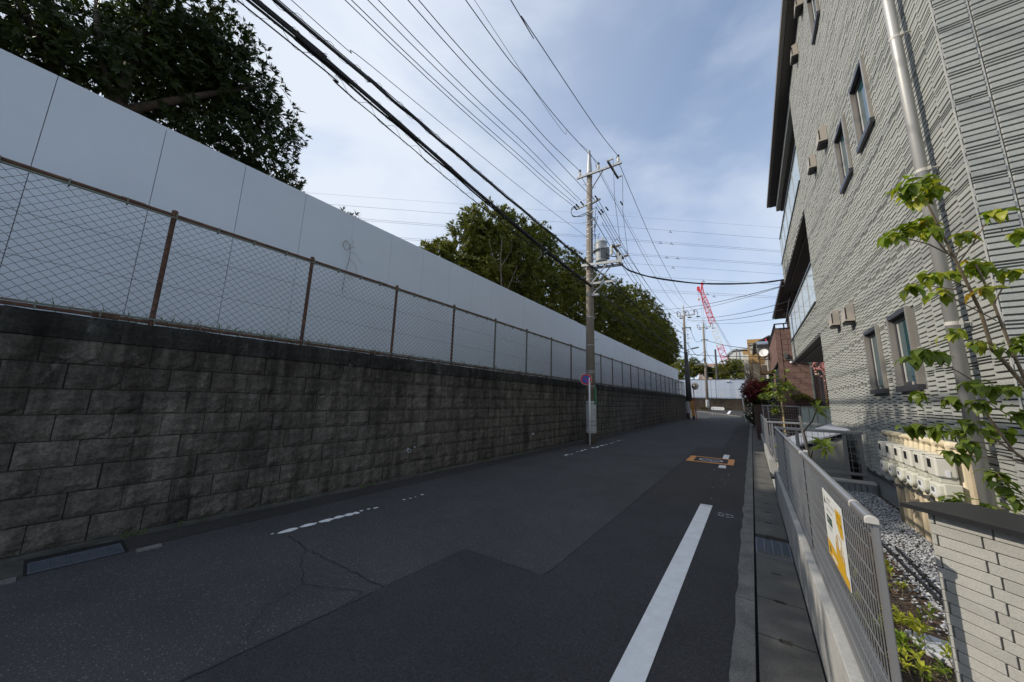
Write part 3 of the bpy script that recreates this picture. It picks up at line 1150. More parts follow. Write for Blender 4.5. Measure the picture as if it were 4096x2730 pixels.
for y, z, r in ((4.27, .505, .036), (4.41, .55, .016), (8.80, .50, .034), (8.69, 1.08, .015)):
    m = MB()
    m.lathe((XW, y, z), [(r * .75, -.04), (r * .75, .03), (r, .03), (r, -.02)], 16, 'x')
    p_ = build('weep_pipe', m, M_SLEEVE, wall)
    m = MB()
    m.disc((XW + .026, y, z), r * .74, (1, 0, 0), 16)
    build('bore', m, M_PIT, p_)

# weeds along the foot and grass on top
def grass(name, spots, h, parent=None):
    C, D, L_, W = [], [], [], []
    for (x, y, z, n, rad_) in spots:
        for _ in range(n):
            a, d = random.uniform(0, 6.28), rad_ * math.sqrt(random.random())
            C.append((x + math.cos(a) * d * .5, y + math.sin(a) * d, z))
            D.append((random.gauss(0, .35), random.gauss(0, .35), 1))
            L_.append(h * random.uniform(.45, 1.2))
            W.append(random.uniform(.006, .012))
    return build(name, blades(C, D, unit(len(C)), L_, W, .35, .1), M_GRASS, parent)


sp = [(-5.38, .80, .01, 40, .10), (-5.38, 1.25, .01, 20, .15), (-5.38, 3.45, .01, 50, .18), (-5.36, 5.05, .01, 30, .2), (-5.38, 6.6, .01, 50, .2), (-5.37, 8.0, .01, 40, .2), (-5.37, 9.35, .01, 40, .25), (-4.72, 11.75, .01, 30, .12), (-4.7, 12.0, .01, 30, .12), (-5.36, 2.2, .01, 12, .3), (-5.36, 15, .01, 30, 1.2)]
tag(grass('weeds', sp, .10), 'small green weeds sprouting along the foot of the block wall', 'weeds', kind='stuff')
sp = []
for y in [x * .12 for x in range(-20, 318)]:
    dens = 3
    if .3 < y < 2.6:
        dens = 15
    elif 2.6 < y < 6:
        dens = 7
    elif 19 < y < 24:
        dens = 8
    sp.append((-5.63 + random.uniform(-.06, .1), y, 2.24, int(dens * random.uniform(.3, 1.6)), .12))
tag(grass('grass', sp, .26), 'thin green grass growing behind the chain link fence on the wall top', 'grass', kind='stuff')

# ------------------------------------------------------------------ chain-link fence on the wall
XF = -5.46
fen = thing('chain_link_fence', 'rusty chain link fence standing on top of the block wall', 'fence', (XF, 18, 2.25))
PY = [.62 + 1.556 * k for k in range(-5, 25)]


def rust_or_green(k):
    return M_GREENP if k in (9, 10, 11, 14, 16, 18, 19, 20, 21, 22, 23) or k > 24 else M_RUST


for k, y in enumerate(PY):
    m = MB()
    m.tube([(XF, y, 2.0), (XF, y, 3.63)], .024, 10)
    po = build('post', m, rust_or_green(k), fen, smooth=False)
    m = MB()
    m.lathe((XF, y, 3.63), [(.028, -.02), (.029, .008), (.02, .016)], 10)
    build('cap', m, M_RUST, po)
m = MB()
m.tube([(XF + .002, PY[0], 3.585), (XF + .002, PY[-1], 3.585)], .021, 8)
build('top_rail', m, M_RUST, fen)
m = MB()
m.tube([(XF + .03, PY[0], 3.545), (XF + .03, PY[-1], 3.545)], .011, 6)
m.tube([(XF + .03, PY[0], 2.305), (XF + .03, PY[-1], 2.305)], .011, 6)
build('stretcher_bar', m, M_GREENP, fen)
m = MB()
m.tube([(XF + .002, PY[0], 2.275), (XF + .002, PY[-1], 2.275)], .019, 8)
build('bottom_rail', m, M_RUST, fen)
for zz in (2.72, 3.14):
    m = MB()
    m.tube([(XF + .012, PY[0], zz), (XF + .012, PY[-1], zz)], .0018, 4)
    build('tension_wire', m, M_WIRE, fen)
for k, y in enumerate(PY):
    if k % 2 == 1:
        for zz in (3.585, 2.275):
            build('rail_sleeve', MB().tube([(XF + .002, y - .42, zz), (XF + .002, y - .24, zz)], .027, 8), M_RUST, fen)
m = MB()
for y in [PY[0] + .39 * q for q in range(115)]:
    for zz in (3.565, 2.29):
        m.box(XF - .02, XF + .045, y - .006, y + .006, zz - .035, zz + .035)
stuffed(build('clips', m, M_GREENP, fen))


def chain(y0, y1, z0, z1, w, h, x, r, along='y'):
    """woven wire: zigzag strands, three-sided"""
    ns = int((y1 - y0) / w)
    nz = int((z1 - z0) / (h / 2))
    ks = np.arange(ns)
    js = np.arange(nz + 1)
    K, J = np.meshgrid(ks, js, indexing='ij')
    yy = y0 + (K + .5) * w + np.where((J + K) % 2 == 0, .5, -.5) * w * .98
    zz = z0 + J * (h / 2)
    xx = x + np.where((J + K) % 2 == 0, .0018, -.0018)
    P = np.stack([xx, yy, zz], -1)
    P = P + RNG.normal(size=P.shape) * np.array([.002, .0016, .0016])
    offs = [(r, 0, 0), (-r * .5, r * .87, 0), (-r * .5, -r * .87, 0)]
    V = np.concatenate([(P + np.array(o_))[..., None, :] for o_ in offs], axis=-2).reshape(-1, 3)
    base = (K * (nz + 1) + J)[:, :-1].reshape(-1) * 3
    F = []
    for a in range(3):
        b = (a + 1) % 3
        F.append(np.stack([base + a, base + b, base + 3 + b, base + 3 + a], 1))
    return V, np.concatenate(F)


stuffed(build('wire_mesh', chain(PY[0], PY[-1], 2.31, 3.54, .046, .084, XF + .03, .0029), M_WIRE, fen))
# return of the fence at the far corner
m = MB()
for x in (-6.3, -7.2):
    m.tube([(x, 37.9, 2.2), (x, 37.9, 3.63)], .022, 8)
m.tube([(XF, 37.9, 3.58), (-7.3, 37.9, 3.58)], .018, 6)
m.tube([(XF, 37.9, 2.9), (-7.3, 37.9, 2.9)], .01, 6)
m.tube([(XF, 37.9, 2.30), (-7.3, 37.9, 2.30)], .018, 6)
build('return_frame', m, M_RUST, fen)

# ------------------------------------------------------------------ white hoarding behind it
XH = -6.4
ho = thing('hoarding', 'tall smooth white panel hoarding behind the chain link fence', 'hoarding', (XH, 18, 2.17))
PW = .9128
k = -6
while True:
    y = -.435 + PW * k
    if y > 40.0:
        break
    top = 5.155 if y < 14 else 5.14
    r = random.Random(k + 50)
    g = .006 if k < 3 else (.004 if r.random() < .5 else .0022)
    a, b = r.uniform(-.003, .003), r.uniform(-.003, .003)
    m = MB()
    m.hexa([(XH - .03, y + g / 2, 2.17), (XH + a, y + g / 2, 2.17), (XH + b, y + PW - g / 2, 2.17), (XH - .03, y + PW - g / 2, 2.17),
            (XH - .03, y + g / 2, top), (XH + a, y + g / 2, top), (XH + b, y + PW - g / 2, top), (XH - .03, y + PW - g / 2, top)][0:1] +
           [(XH + a, y + g / 2, 2.17), (XH + b, y + PW - g / 2, 2.17), (XH - .03, y + PW - g / 2, 2.17), (XH - .03, y + g / 2, top), (XH + a, y + g / 2, top), (XH + b, y + PW - g / 2, top), (XH - .03, y + PW - g / 2, top)])
    build('panel', m, M_HOARD, ho)
    k += 1
YE = -.435 + PW * k
build('backing_rail', MB().box(XH - .09, XH - .032, -6, YE, 2.2, 5.10), M_HOARDJ, ho)
m = MB()
for P_, r_ in (([(-6.385, 3.15, 3.5), (-6.37, 3.16, 3.9), (-6.35, 3.2, 4.25), (-6.36, 3.17, 4.5), (-6.37, 3.1, 4.56), (-6.36, 3.05, 4.46), (-6.35, 3.1, 4.36), (-6.36, 3.18, 4.42), (-6.36, 3.27, 4.5)], .004),
               ([(-6.36, 3.19, 4.35), (-6.35, 3.3, 4.36), (-6.36, 3.42, 4.24), (-6.36, 3.5, 4.2)], .0025), ([(-6.36, 3.18, 4.2), (-6.35, 3.3, 4.15), (-6.35, 3.38, 4.0), (-6.36, 3.3, 3.86), (-6.37, 3.2, 3.8)], .003),
               ([(-6.36, 3.17, 4.45), (-6.35, 3.24, 4.58), (-6.36, 3.2, 4.62)], .0025), ([(-6.36, 3.14, 4.5), (-6.35, 3.06, 4.52), (-6.36, 3.04, 4.4)], .0025)):
    m.tube(curve_pts(P_, 5), r_, 5)
tag(build('dry_vine', m, M_TWIG), 'withered bare vine stuck to the white hoarding panels', 'vine')

# ------------------------------------------------------------------ the grey apartment building on the right
XA, YB, YE1, YE2 = 1.40, 3.64, 10.12, 16.25
apt = thing('apartment_building', 'grey three storey apartment building with stone textured siding and glass balconies', 'building', (XA, 10, .3))
WINS = [(6.08, 6.66, 1.77, 2.59), (5.05, 5.64, 1.77, 2.59), (6.09, 6.68, 4.82, 5.68), (5.07, 5.65, 4.82, 5.68), (6.46, 7.02, 7.93, 8.80), (5.10, 5.66, 7.93, 8.80)]


def holes_wall(m, plane, us, zs, holes, d0, d1, axis):
    """wall cells between grid lines, leaving the holes open; axis 'x': wall in the plane x, u = y"""
    U = sorted(set([us[0], us[1]] + [h[0] for h in holes] + [h[1] for h in holes]))
    Z = sorted(set([zs[0], zs[1]] + [h[2] for h in holes] + [h[3] for h in holes]))
    for a, b in zip(U[:-1], U[1:]):
        for c, d in zip(Z[:-1], Z[1:]):
            cu, cz = (a + b) / 2, (c + d) / 2
            if any(h[0] < cu < h[1] and h[2] < cz < h[3] for h in holes):
                continue
            if axis == 'x':
                m.box(plane + d0, plane + d1, a, b, c, d)
            else:
                m.box(a, b, plane + d0, plane + d1, c, d)


m = MB()
holes_wall(m, XA, (YB + .012, YE1), (.62, 9.56), WINS, .012, .20, 'x')
m.box(XA + .2, 6, YE1 - .2, YE1 - .002, .3, 9.56)
build('wall', m, M_SIDEJ, apt)
m = MB()
m.box(XA + .022, 6, YB + .014, YB + .20, .62, 9.56)
build('wall', m, M_SIDEJ, apt)
m = MB()
m.box(XA + .03, 1.62, YB + .03, YE1, .1, .60)
m.box(1.62, 6, YB + .03, YB + .3, .1, .60)
build('foundation', m, M_FOUND, apt)
m = MB()
m.box(XA - .012, XA + .05, YB - .012, YE1, .600, .622)
m.box(XA + .05, 6, YB - .012, YB + .05, .600, .622)
build('base_flashing', m, M_ALUD, apt)

PIECES = []                                  # (distance, verts, faces)


EDGE = MB()
FQ = [(4, 5, 6, 7), (0, 1, 5, 4), (1, 2, 6, 5), (2, 3, 7, 6), (3, 0, 4, 7)]
FQR = [f[::-1] for f in FQ]


def siding(u0, u1, z0, z1, holes, P, stepw, seed, stag=True):
    """strips of split stone set in courses: P(u, z, proud) gives the point"""
    r = random.Random(seed)
    H = .092
    nrow = int(round((z1 - z0) / H))
    H = (z1 - z0) / nrow
    u = u0
    col = 0
    while u < u1 - .01:
        ue = min(u + stepw, u1)
        for row in range(nrow):
            za = z0 + row * H + (.30 * H if col % 2 and stag else 0)
            zb = za + H
            if zb > z1:
                zb = z1
            if stag and r.random() < .62 and not any(h[0] - .03 < u < h[1] + .03 and h[2] < za < h[3] for h in holes):
                q = za + r.uniform(0, .5) * H
                q1 = min(q + H * r.uniform(.3, .8), z1)
                EDGE.add([P(u - .0015, q, -.001), P(u + .0045, q, -.001), P(u + .0045, q1, -.001), P(u - .0015, q1, -.001), P(u - .0015, q, .0132), P(u + .0045, q, .0132), P(u + .0045, q1, .0132), P(u - .0015, q1, .0132)], FQR)
            kind = (0, 5, 2, 0, 3, 5, 4)[row % 7] if r.random() < .9 else r.randrange(6)
            cuts = [[0, .55, 1], [0, .40, 1], [0, .30, .56, 1], [0, .60, 1], [0, .55, .78, 1], [0, .52, 1]][kind]
            for c0, c1 in zip(cuts[:-1], cuts[1:]):
                a, b = za + c0 * H, min(za + c1 * H - .0105, z1)
                if b - a < .006:
                    continue
                split = r.random() < .12 and (c1 - c0) < .4
                parts_ = [(u, ue)] if not split else [(u, u + (ue - u) * .5), (u + (ue - u) * .5, ue)]
                for ua, ub in parts_:
                    cu, cz = (ua + ub) / 2, (a + b) / 2
                    if any(h[0] - .02 < cu < h[1] + .02 and h[2] - .01 < cz < h[3] + .01 for h in holes):
                        continue
                    for h in holes:
                        if h[2] - .01 < cz < h[3] + .01:
                            if ua < h[0] < ub:
                                ub = h[0]
                            if ua < h[1] < ub:
                                ua = h[1]
                    t = r.uniform(.013, .0165) + (.002 if c1 - c0 > .5 else 0)
                    tt = t - r.uniform(.0, .0008)
                    e = .0022
                    ua2, ub2 = ua + .0048, ub - .0018
                    pts = [P(ua2, a, -.002), P(ub2, a, -.002), P(ub2, b, -.002), P(ua2, b, -.002), P(ua2 + .005, a + .001, t), P(ub2 - e, a + .001, tt), P(ub2 - e, b - e, tt), P(ua2 + .005, b - e, t)]
                    PIECES.append((sum((p_ - q_) ** 2 for p_, q_ in zip(pts[4], (0, 0, 1.55))), pts))
        u = ue
        col += 1


PA = lambda u, z, t: (XA + .012 - t, u, z)
PB = lambda u, z, t: (u, YB + .014 - t, z)
siding(YB + .004, YE1, .625, 9.56, WINS, PA, .1855, 1)
siding(YE1, YE2, 6.30, 7.05, [], PA, .1855, 2)
siding(YE1, YE2, 3.23, 3.93, [], PA, .1855, 3)
siding(XA + .006, 1.565, .625, 9.56, [], PB, .1855, 4, False)
siding(1.575, 3.05, .625, 9.56, [], PB, .46, 5, False)
PIECES.sort(key=lambda p: p[0])
FQ = [(4, 5, 6, 7), (0, 1, 5, 4), (1, 2, 6, 5), (2, 3, 7, 6), (3, 0, 4, 7)]
FQR = [f[::-1] for f in FQ]
rest = MB()
# the 300 that show largest: those inside the picture, weighed by size over distance
vis = []
for i, (d, pts) in enumerate(PIECES):
    c = Vector(pts[4])
    w = (Vector(pts[5]) - Vector(pts[4])).length * abs(pts[7][2] - pts[4][2]) / max(d, 1)
    inside = c.y > 3.6 and (c.z < 1.55 + c.y * 1.05) and c.x < 1.72
    vis.append((w if inside else 0, i))
big = set(i for w, i in sorted(vis, reverse=True)[:300])
for i, (d, pts) in enumerate(PIECES):
    onb = abs(pts[0][1] - pts[1][1]) < 1e-6
    fs = FQ if onb else FQR
    if i in big:
        build('siding_strip', MB().add(pts, fs), M_SIDING, apt)
    else:
        rest.add(pts, fs)
stuffed(build('siding_strips', rest, M_SIDING, apt))
build('siding_seam', MB().box(1.5655, 1.5745, YB + .004, YB + .02, .625, 9.56), M_SIDEL, apt)
build('corner_seam', MB().box(XA - .001, XA + .006, YB + .001, YB + .008, .625, 9.56), M_SIDEL, apt)
stuffed(build('siding_edges', EDGE, M_SIDEL, apt))

# balconies: two upper floors, open passage below
m = MB()
m.box(XA + .014, XA + .16, YE1, YE2, 6.26, 7.05)
build('balcony_parapet', m, M_SIDEJ, apt)
m = MB()
m.box(XA + .014, XA + .16, YE1, YE2, 3.19, 3.93)
build('balcony_parapet', m, M_SIDEJ, apt)
for z in (7.05, 3.93):
    build('parapet_cap', MB().box(XA - .03, XA + .19, YE1 + .002, YE2 + .02, z + .003, z + .035), M_COPB, apt)
for z in (6.22, 3.15):
    m = MB()
    m.box(XA + .16, 4.2, YE1, YE2, z, z + .16)
    m.box(XA + .0, XA + .16, YE1 + .004, YE2, z + .01, z + .05)
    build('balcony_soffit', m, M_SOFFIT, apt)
    build('soffit_trim', MB().box(XA + .17, XA + .19, YE1 + .01, YE2 - .02, z - .025, z - .002), M_GUTTER, apt)
for zt, zb, ys in ((8.16, 7.10, [10.13, 11.46, 12.50, 13.57, 14.66, 15.64, 16.25]), (4.98, 3.98, [10.02, 11.21, 12.29, 13.32, 14.41, 15.50, 16.25])):
    build('balcony_rail', MB().box(XA + .0, XA + .065, YE1 - .0 + .003, YE2 + .02, zt - .045, zt), M_ALUD, apt)
    for a, b in zip(ys[:-1], ys[1:]):
        a2, b2 = max(a, YE1 + .006), b
        build('balcony_pane', MB().box(XA + .024, XA + .034, a2 + .012, b2 - .012, zb, zt - .047), M_PANE, apt)
        build('pane_mullion', MB().box(XA + .016, XA + .044, b2 - .011, b2 + .011, zb, zt - .048), M_ALU, apt)
m = MB()
m.box(3.2, 3.35, YE1, YE2, 3.3, 9.4)
build('balcony_back_wall', m, M_SIDING, apt)
m = MB()
m.box(XA + .02, XA + .16, YE1, YE2 + .15, 9.40, 9.60)
build('roof_beam', m, M_SIDING, apt)
m = MB()
m.box(XA + .165, 4.2, YE1 - .01, YE2 + .15, 9.36, 9.50)
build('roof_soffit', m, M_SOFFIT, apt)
m = MB()
m.box(1.22, XA + .02, 3.2, YE2 + .15, 9.63, 9.74)
m.box(XA + .02, 6, 3.2, YE2 + .15, 9.601, 9.80)
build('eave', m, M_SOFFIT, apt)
m = MB()
m.box(1.13, 1.219, 3.2, YE2 + .17, 9.66, 9.80)
build('gutter', m, M_GUTTER, apt)
m = MB()
m.hexa([(1.14, 3.2, 9.80), (6, 3.2, 9.80), (6, 16.4, 9.80), (1.14, 16.4, 9.80), (1.2, 3.2, 9.84), (6, 3.2, 11.0), (6, 16.4, 11.0), (1.2, 16.4, 9.84)])
build('roof', m, M_ROOF, apt)
m = MB()
m.box(5.9, 6, YB + .2, YE2, .3, 9.56)
build('rear_wall', m, M_SIDEJ, apt)
m = MB()
for y in (10.8, 13.2, 15.9):
    m.box(4.0, 4.12, y, y + .12, .24, 3.14)
build('carport_post', m, M_ALUD, apt)

for (a, b, c, d) in WINS:
    w = MB()                                 # frame standing proud of the siding, deep reveal, sash inside
    f, o_, i_ = .034, -.034, .10
    w.box(XA + o_, XA + i_, a - .012, a + f, c - .004, d + .012, 0)
    w.box(XA + o_, XA + i_, b - f, b + .012, c - .004, d + .012, 0)
    w.box(XA + o_ - .002, XA + i_ - .003, a + f, b - f, d - f, d + .013, 1)
    w.box(XA + o_ - .012, XA + i_ - .003, a - .016, b + .016, c - .03, c + .03, 1)
    fr = build('window', w, [M_ALU, M_ALUD], apt)
    s_ = MB()
    s_.box(XA + .012, XA + .042, a + f, a + f + .035, c + .03, d - f)
    s_.box(XA + .012, XA + .042, b - f - .035, b - f, c + .03, d - f)
    s_.box(XA + .012, XA + .042, a + f + .035, b - f - .035, c + .03, c + .075)
    s_.box(XA + .012, XA + .042, a + f + .035, b - f - .035, d - f - .045, d - f)
    build('sash', s_, M_ALUD, fr)
    build('pane', MB().box(XA + .024, XA + .032, a + f + .035, b - f - .035, c + .075, d - f - .045), M_WPANE, fr)
    build('blind', MB().box(XA + .0220, XA + .0235, b - f - .035 - .05, b - f - .035 - .002, c + .077, d - f - .047), M_BLIND, fr)
for (y, z) in ((8.17, 3.13), (7.18, 3.0), (7.22, 6.17), (8.26, 6.33), (8.5, 9.2), (7.5, 9.35)):
    w_, h_, d_ = .25, .30, .125
    v = MB()
    v.hexa([(XA - .008, y - w_ / 2, z - h_ / 2 + .02), (XA - d_, y - w_ / 2, z - h_ / 2 + .02), (XA - d_, y + w_ / 2, z - h_ / 2 + .02), (XA - .008, y + w_ / 2, z - h_ / 2 + .02),
            (XA - .008, y - w_ / 2, z + h_ / 2), (XA - d_ * .8, y - w_ / 2, z + h_ / 2 - .03), (XA - d_ * .8, y + w_ / 2, z + h_ / 2 - .03), (XA - .008, y + w_ / 2, z + h_ / 2)])
    vo = build('vent_hood', v, M_VENT, apt)
    v = MB()
    v.box(XA - d_ + .012, XA - .02, y - w_ / 2 + .015, y + w_ / 2 - .015, z - h_ / 2 - .012, z - h_ / 2 + .018)
    build('vent_opening', v, M_BLACK, vo)
    v = MB()
    v.box(XA - d_ + .012, XA - d_ + .026, y - w_ / 2 - .003, y - w_ / 2 - .0005, z - h_ / 2 + .05, z + h_ / 2 - .07)
    build('vent_slot', v, M_BLACK, vo)
dp = MB()
dp.tube([(1.312, 4.005, .30), (1.312, 4.005, 9.62)], .0375, 24)
dpo = build('downpipe', dp, M_PIPE, apt, smooth=True)
for z in (2.21, 3.52, 4.86, 6.2, 7.6):
    b_ = MB()
    b_.lathe((1.312, 4.005, z), [(.0405, -.014), (.0405, .014)], 20)
    b_.box(1.335, 1.352, 3.962, 3.985, z - .016, z + .016)
    b_.tube([(1.345, 3.972, z), (1.41, 3.985, z)], .008, 8)
    build('pipe_bracket', b_, M_FENCEL, dpo)
for z in (3.27, 6.9):
    build('pipe_socket', MB().lathe((1.312, 4.005, z), [(.0392, -.05), (.0392, .05)], 20), M_PIPE, dpo)

# ------------------------------------------------------------------ gas meters and their pipes
YM0, DM = 4.30, .262
man = thing('gas_pipe_manifold', 'cream gas pipe manifold with vertical ribbed pipes on the grey apartment wall', 'pipes', (1.3, 5, .3))
m = MB()
m.tube([(1.30, 3.98, 1.265), (1.30, 6.05, 1.265)], .034, 14)
build('header_pipe', m, M_CREAM, man, smooth=True)
for k in range(14):
    y = 4.12 + .131 * k
    m = MB()
    m.tube([(1.30, y, 1.26), (1.30, y, 1.19)], .030, 12)
    m.lathe((1.30, y, 1.19), [(.036, -.02), (.036, .03), (.031, .035)], 12)
    build('coupling', m, M_CREAM, man)
    m = MB()
    if k % 2 == 0:
        m.tube([(1.30, y + .02, 1.275), (1.23, y + .02, 1.275)], .024, 10)
        m.box(1.215, 1.23, y - .005, y + .045, 1.268, 1.282)
        build('gas_cock', m, M_CREAM, man)
    m = MB()
    rib = k % 2 == 0
    if rib:
        prof = []
        z = .30
        while z < 1.17:
            prof += [(.026, z), (.026, z + .007), (.0235, z + .008), (.0235, z + .011)]
            z += .012
        m.lathe((1.30, y, 0), prof, 12)
        build('ribbed_pipe', m, M_CREAMR, man)
    else:
        m.tube([(1.30, y, .30), (1.30, y, 1.17)], .027, 14)
        build('straight_pipe', m, M_CREAM, man, smooth=True)
    m = MB()
    m.lathe((1.30, y, .74 if k < 12 else .70), [(.031, -.016), (.031, .016)], 14)
    m.box(1.262, 1.275, y - .012, y + .012, .725 if k < 12 else .685, .755 if k < 12 else .715)
    build('clamp', m, M_STEELB, man)
SPOT = ['nearest to the downpipe, half behind the leaves', 'second from the downpipe', 'third from the downpipe', 'fourth from the downpipe', 'fifth from the downpipe', 'farthest from the downpipe, in the shade']
for k in range(6):
    y = YM0 + DM * k
    t = thing('gas_meter', 'white box gas meter with grey display, ' + SPOT[k], 'gas meter', (1.2, y, .9), 'gas meters in a row on the apartment wall')
    m = MB()
    m.box(1.150, 1.265, y - .095, y + .075, 1.03, 1.175)
    ub = build('upper_box', m, M_METER, t, bevel=.012)
    build('lid', MB().box(1.153, 1.262, y - .099, y + .079, 1.1755, 1.183), M_METER, t, bevel=.004)
    build('display', MB().box(1.1475, 1.1495, y - .02, y + .045, 1.09, 1.158), M_BLACK, t)
    build('side_latch', MB().box(1.20, 1.222, y - .0995, y - .0955, 1.035, 1.085), M_LABEL, t)
    m = MB()
    m.box(1.165, 1.27, y - .08, y + .07, .985, 1.03)
    build('neck', m, M_METERG, t, bevel=.008)
    m = MB()
    pr = []
    for q in range(13):
        a = math.pi * (q / 12)
        pr.append((1.21, y - .005 + .105 * math.cos(a), .915 - .035 * math.sin(a)))
    prof = [(1.21, y - .11, .985), (1.21, y + .10, .985), (1.21, y + .10, .915)] + [(1.21, y - .005 + .105 * math.cos(math.pi * q / 10), .90 - .072 * math.sin(math.pi * q / 10)) for q in range(11)] + [(1.21, y - .11, .915)]
    m.prism([(1.175, p[1], p[2]) for p in prof], (.095, 0, 0))
    build('body', m, M_METERG, t, bevel=.006)
    m = MB()
    m.prism([(1.145, y - .005 + (p[1] - y) * .78, .93 + (p[2] - .93) * .8) for p in prof], (.04, 0, 0))
    build('body_front', m, M_METERG, t, bevel=.014)
    build('spec_label', MB().box(1.1435, 1.1448, y - .06, y + .05, .885, .945), M_LABEL, t)
    build('label_screen', MB().box(1.1425, 1.1434, y - .025, y + .03, .905, .94), M_GALVD, t)
# ------------------------------------------------------------------ gravel, edging, mulch
n = 11000
P = np.stack([RNG.uniform(.86, 1.37, n), RNG.uniform(2.2, 7.28, n), RNG.uniform(.30, .325, n)], 1)
extra = np.stack([RNG.normal(.83, .05, 260), RNG.uniform(2.4, 4.4, 260), np.full(260, .312)], 1)
P = np.concatenate([P, extra])
n = len(P)
S = RNG.uniform(.005, .0125, (n, 1))
oct_ = np.array([(1, 0, 0), (0, 1, 0), (-1, 0, 0), (0, -1, 0), (0, 0, .75), (0, 0, -.7), (.6, .6, .35), (-.6, -.6, -.3)])[:6]
R = RNG.uniform(.65, 1.3, (n, 6, 1))
th = RNG.uniform(0, 6.28, n)
c_, s_ = np.cos(th), np.sin(th)
O = oct_[None] * R + RNG.normal(size=(n, 6, 3)) * .18
X = O[..., 0] * c_[:, None] - O[..., 1] * s_[:, None]
Y = O[..., 0] * s_[:, None] + O[..., 1] * c_[:, None]
V = P[:, None] + np.stack([X * 1.25, Y, O[..., 2]], -1) * S[:, None]
fo = np.array([(0, 1, 4), (1, 2, 4), (2, 3, 4), (3, 0, 4), (1, 0, 5), (2, 1, 5), (3, 2, 5), (0, 3, 5)])
F = (np.arange(n)[:, None, None] * 6 + fo[None]).reshape(-1, 3)
tag(build('gravel', (V.reshape(-1, 3), F), M_GRAVEL), 'pale grey gravel strip along the foot of the apartment wall', 'gravel', kind='stuff')
ed = thing('garden_edging', 'black plastic garden edging between the bark mulch and the gravel', 'edging', (.88, 4, .3))
m = MB()
pts = [(.885 + .012 * math.sin(y * 2.3), y, .318) for y in [2.3 + .2 * q for q in range(26)]]
for a, b in zip(pts[:-1], pts[1:]):
    m.beam((a[0], a[1], .318), (b[0], b[1], .318), .006, .06)
build('edging_strip', m, M_BLACK, ed)
m = MB()
pts = [(.945 + .008 * math.sin(y * 3), y, .325) for y in [3.6 + .15 * q for q in range(8)]]
for a, b in zip(pts[:-1], pts[1:]):
    m.beam((a[0], a[1], .322), (b[0], b[1], .322), .006, .05)
build('loose_strip', m, M_BLACK, ed)
n = 3600
P = np.stack([RNG.uniform(.39, .88, n), RNG.uniform(1.4, 6.8, n), RNG.uniform(.30, .316, n)], 1)
d = unit(n)
d[:, 2] *= .25
L_ = RNG.uniform(.01, .045, n)
V, F = blades(P, d, np.tile([[0, 0, 1.0]], (n, 1)) + RNG.normal(size=(n, 3)) * .3, L_, RNG.uniform(.003, .010, n), 0, .1)
tag(build('bark_mulch', (V, F), M_CHIP), 'brown bark mulch and dry litter covering the planting bed', 'mulch', kind='stuff')
m = MB()
m.prism([(.60, 3.02, .30), (.68, 3.04, .30), (.83, 3.0, .30), (.86, 2.8, .30), (.74, 2.78, .30), (.64, 2.86, .30)], (0, 0, .035))
tag(build('marble_slab', m, M_STONE, bevel=.008), 'white veined stone slab lying in the mulch behind the brick pier', 'stone')
C = np.array([(random.uniform(.66, .84), random.uniform(2.9, 4.0), .32) for _ in range(40)])

# ------------------------------------------------------------------ low plants in the bed
azal = [(0.751, 3.970), (0.743, 3.848), (0.702, 3.618), (0.630, 3.161), (0.660, 3.10), (0.607, 2.958), (0.565, 2.926), (0.527, 2.692), (0.649, 2.902), (0.718, 2.935), (0.599, 2.711), (0.539, 2.622), (0.704, 2.75), (0.632, 2.582), (0.504, 2.467), (0.540, 2.953), (0.728, 3.579), (0.50, 3.5),
        (0.46, 3.1), (0.47, 2.8), (0.5, 3.9), (0.46, 4.3), (0.55, 4.6), (0.46, 2.3), (.50, 2.15)]
ORD = 'nearest second third fourth fifth sixth seventh eighth ninth tenth eleventh twelfth thirteenth fourteenth fifteenth'.split()
for i, (x, y) in enumerate(azal):
    z = .36 + random.uniform(-.02, .05)
    kd = ('yellow green', M_GLEAFY) if i % 3 != 1 else ('bright green', M_GLEAF)
    row_ = sorted(q for q in azal if (q[0] < .6) == (x < .6))
    row_.sort(key=lambda q: q[1])
    t = thing('azalea_sprig', kd[0] + ' azalea sprig, ' + ORD[row_.index((x, y))] + ' from the gate pier on the ' + ('fence' if x < .6 else 'gravel') + ' side', 'plant', (x, y, .3), 'young azalea sprigs in the mulch')
    n = random.randint(1, 3)
    tips = []
    for q in range(n):
        tp = (x + random.gauss(0, .025), y + random.gauss(0, .03), z + random.gauss(0, .015))
        tips.append(tp)
        build('stem', MB().tube([(x, y, .29), ((x + tp[0]) / 2 + .004, (y + tp[1]) / 2, .33), tp], .0022, 5), M_TWIG, t)
    V, F = rosettes(np.array(tips), np.tile([[0, 0, 1.0]], (n, 1)) + RNG.normal(size=(n, 3)) * .2, 11, .050, .017, .85, .12)
    build('foliage', (V, F), kd[1], t)
for x, y, wh_ in ((.70, 2.86, 'beside the white stone slab'), (.52, 2.62, 'close to the fence end post'), (.60, 2.52, 'at the foot of the gate pier'), (.47, 2.9, 'just behind the fence mesh')):
    t = thing('vetch_plant', 'small dark green vetch with round leaflets ' + wh_, 'plant', (x, y, .3), 'vetch plants in the mulch')
    C, D = [], []
    for q in range(4):
        a = random.uniform(0, 6.28)
        for s_ in range(6):
            for sg in (-1, 1):
                C.append((x + math.cos(a) * .016 * s_, y + math.sin(a) * .016 * s_, .325 + .006 * s_))
                D.append((-math.sin(a) * sg, math.cos(a) * sg, .2))
    V, F = blades(C, D, np.tile([[0, 0, 1.0]], (len(C), 1)), [.017] * len(C), [.011] * len(C), .1, .05)
    build('leaflets', (V, F), M_LEAFM, t)

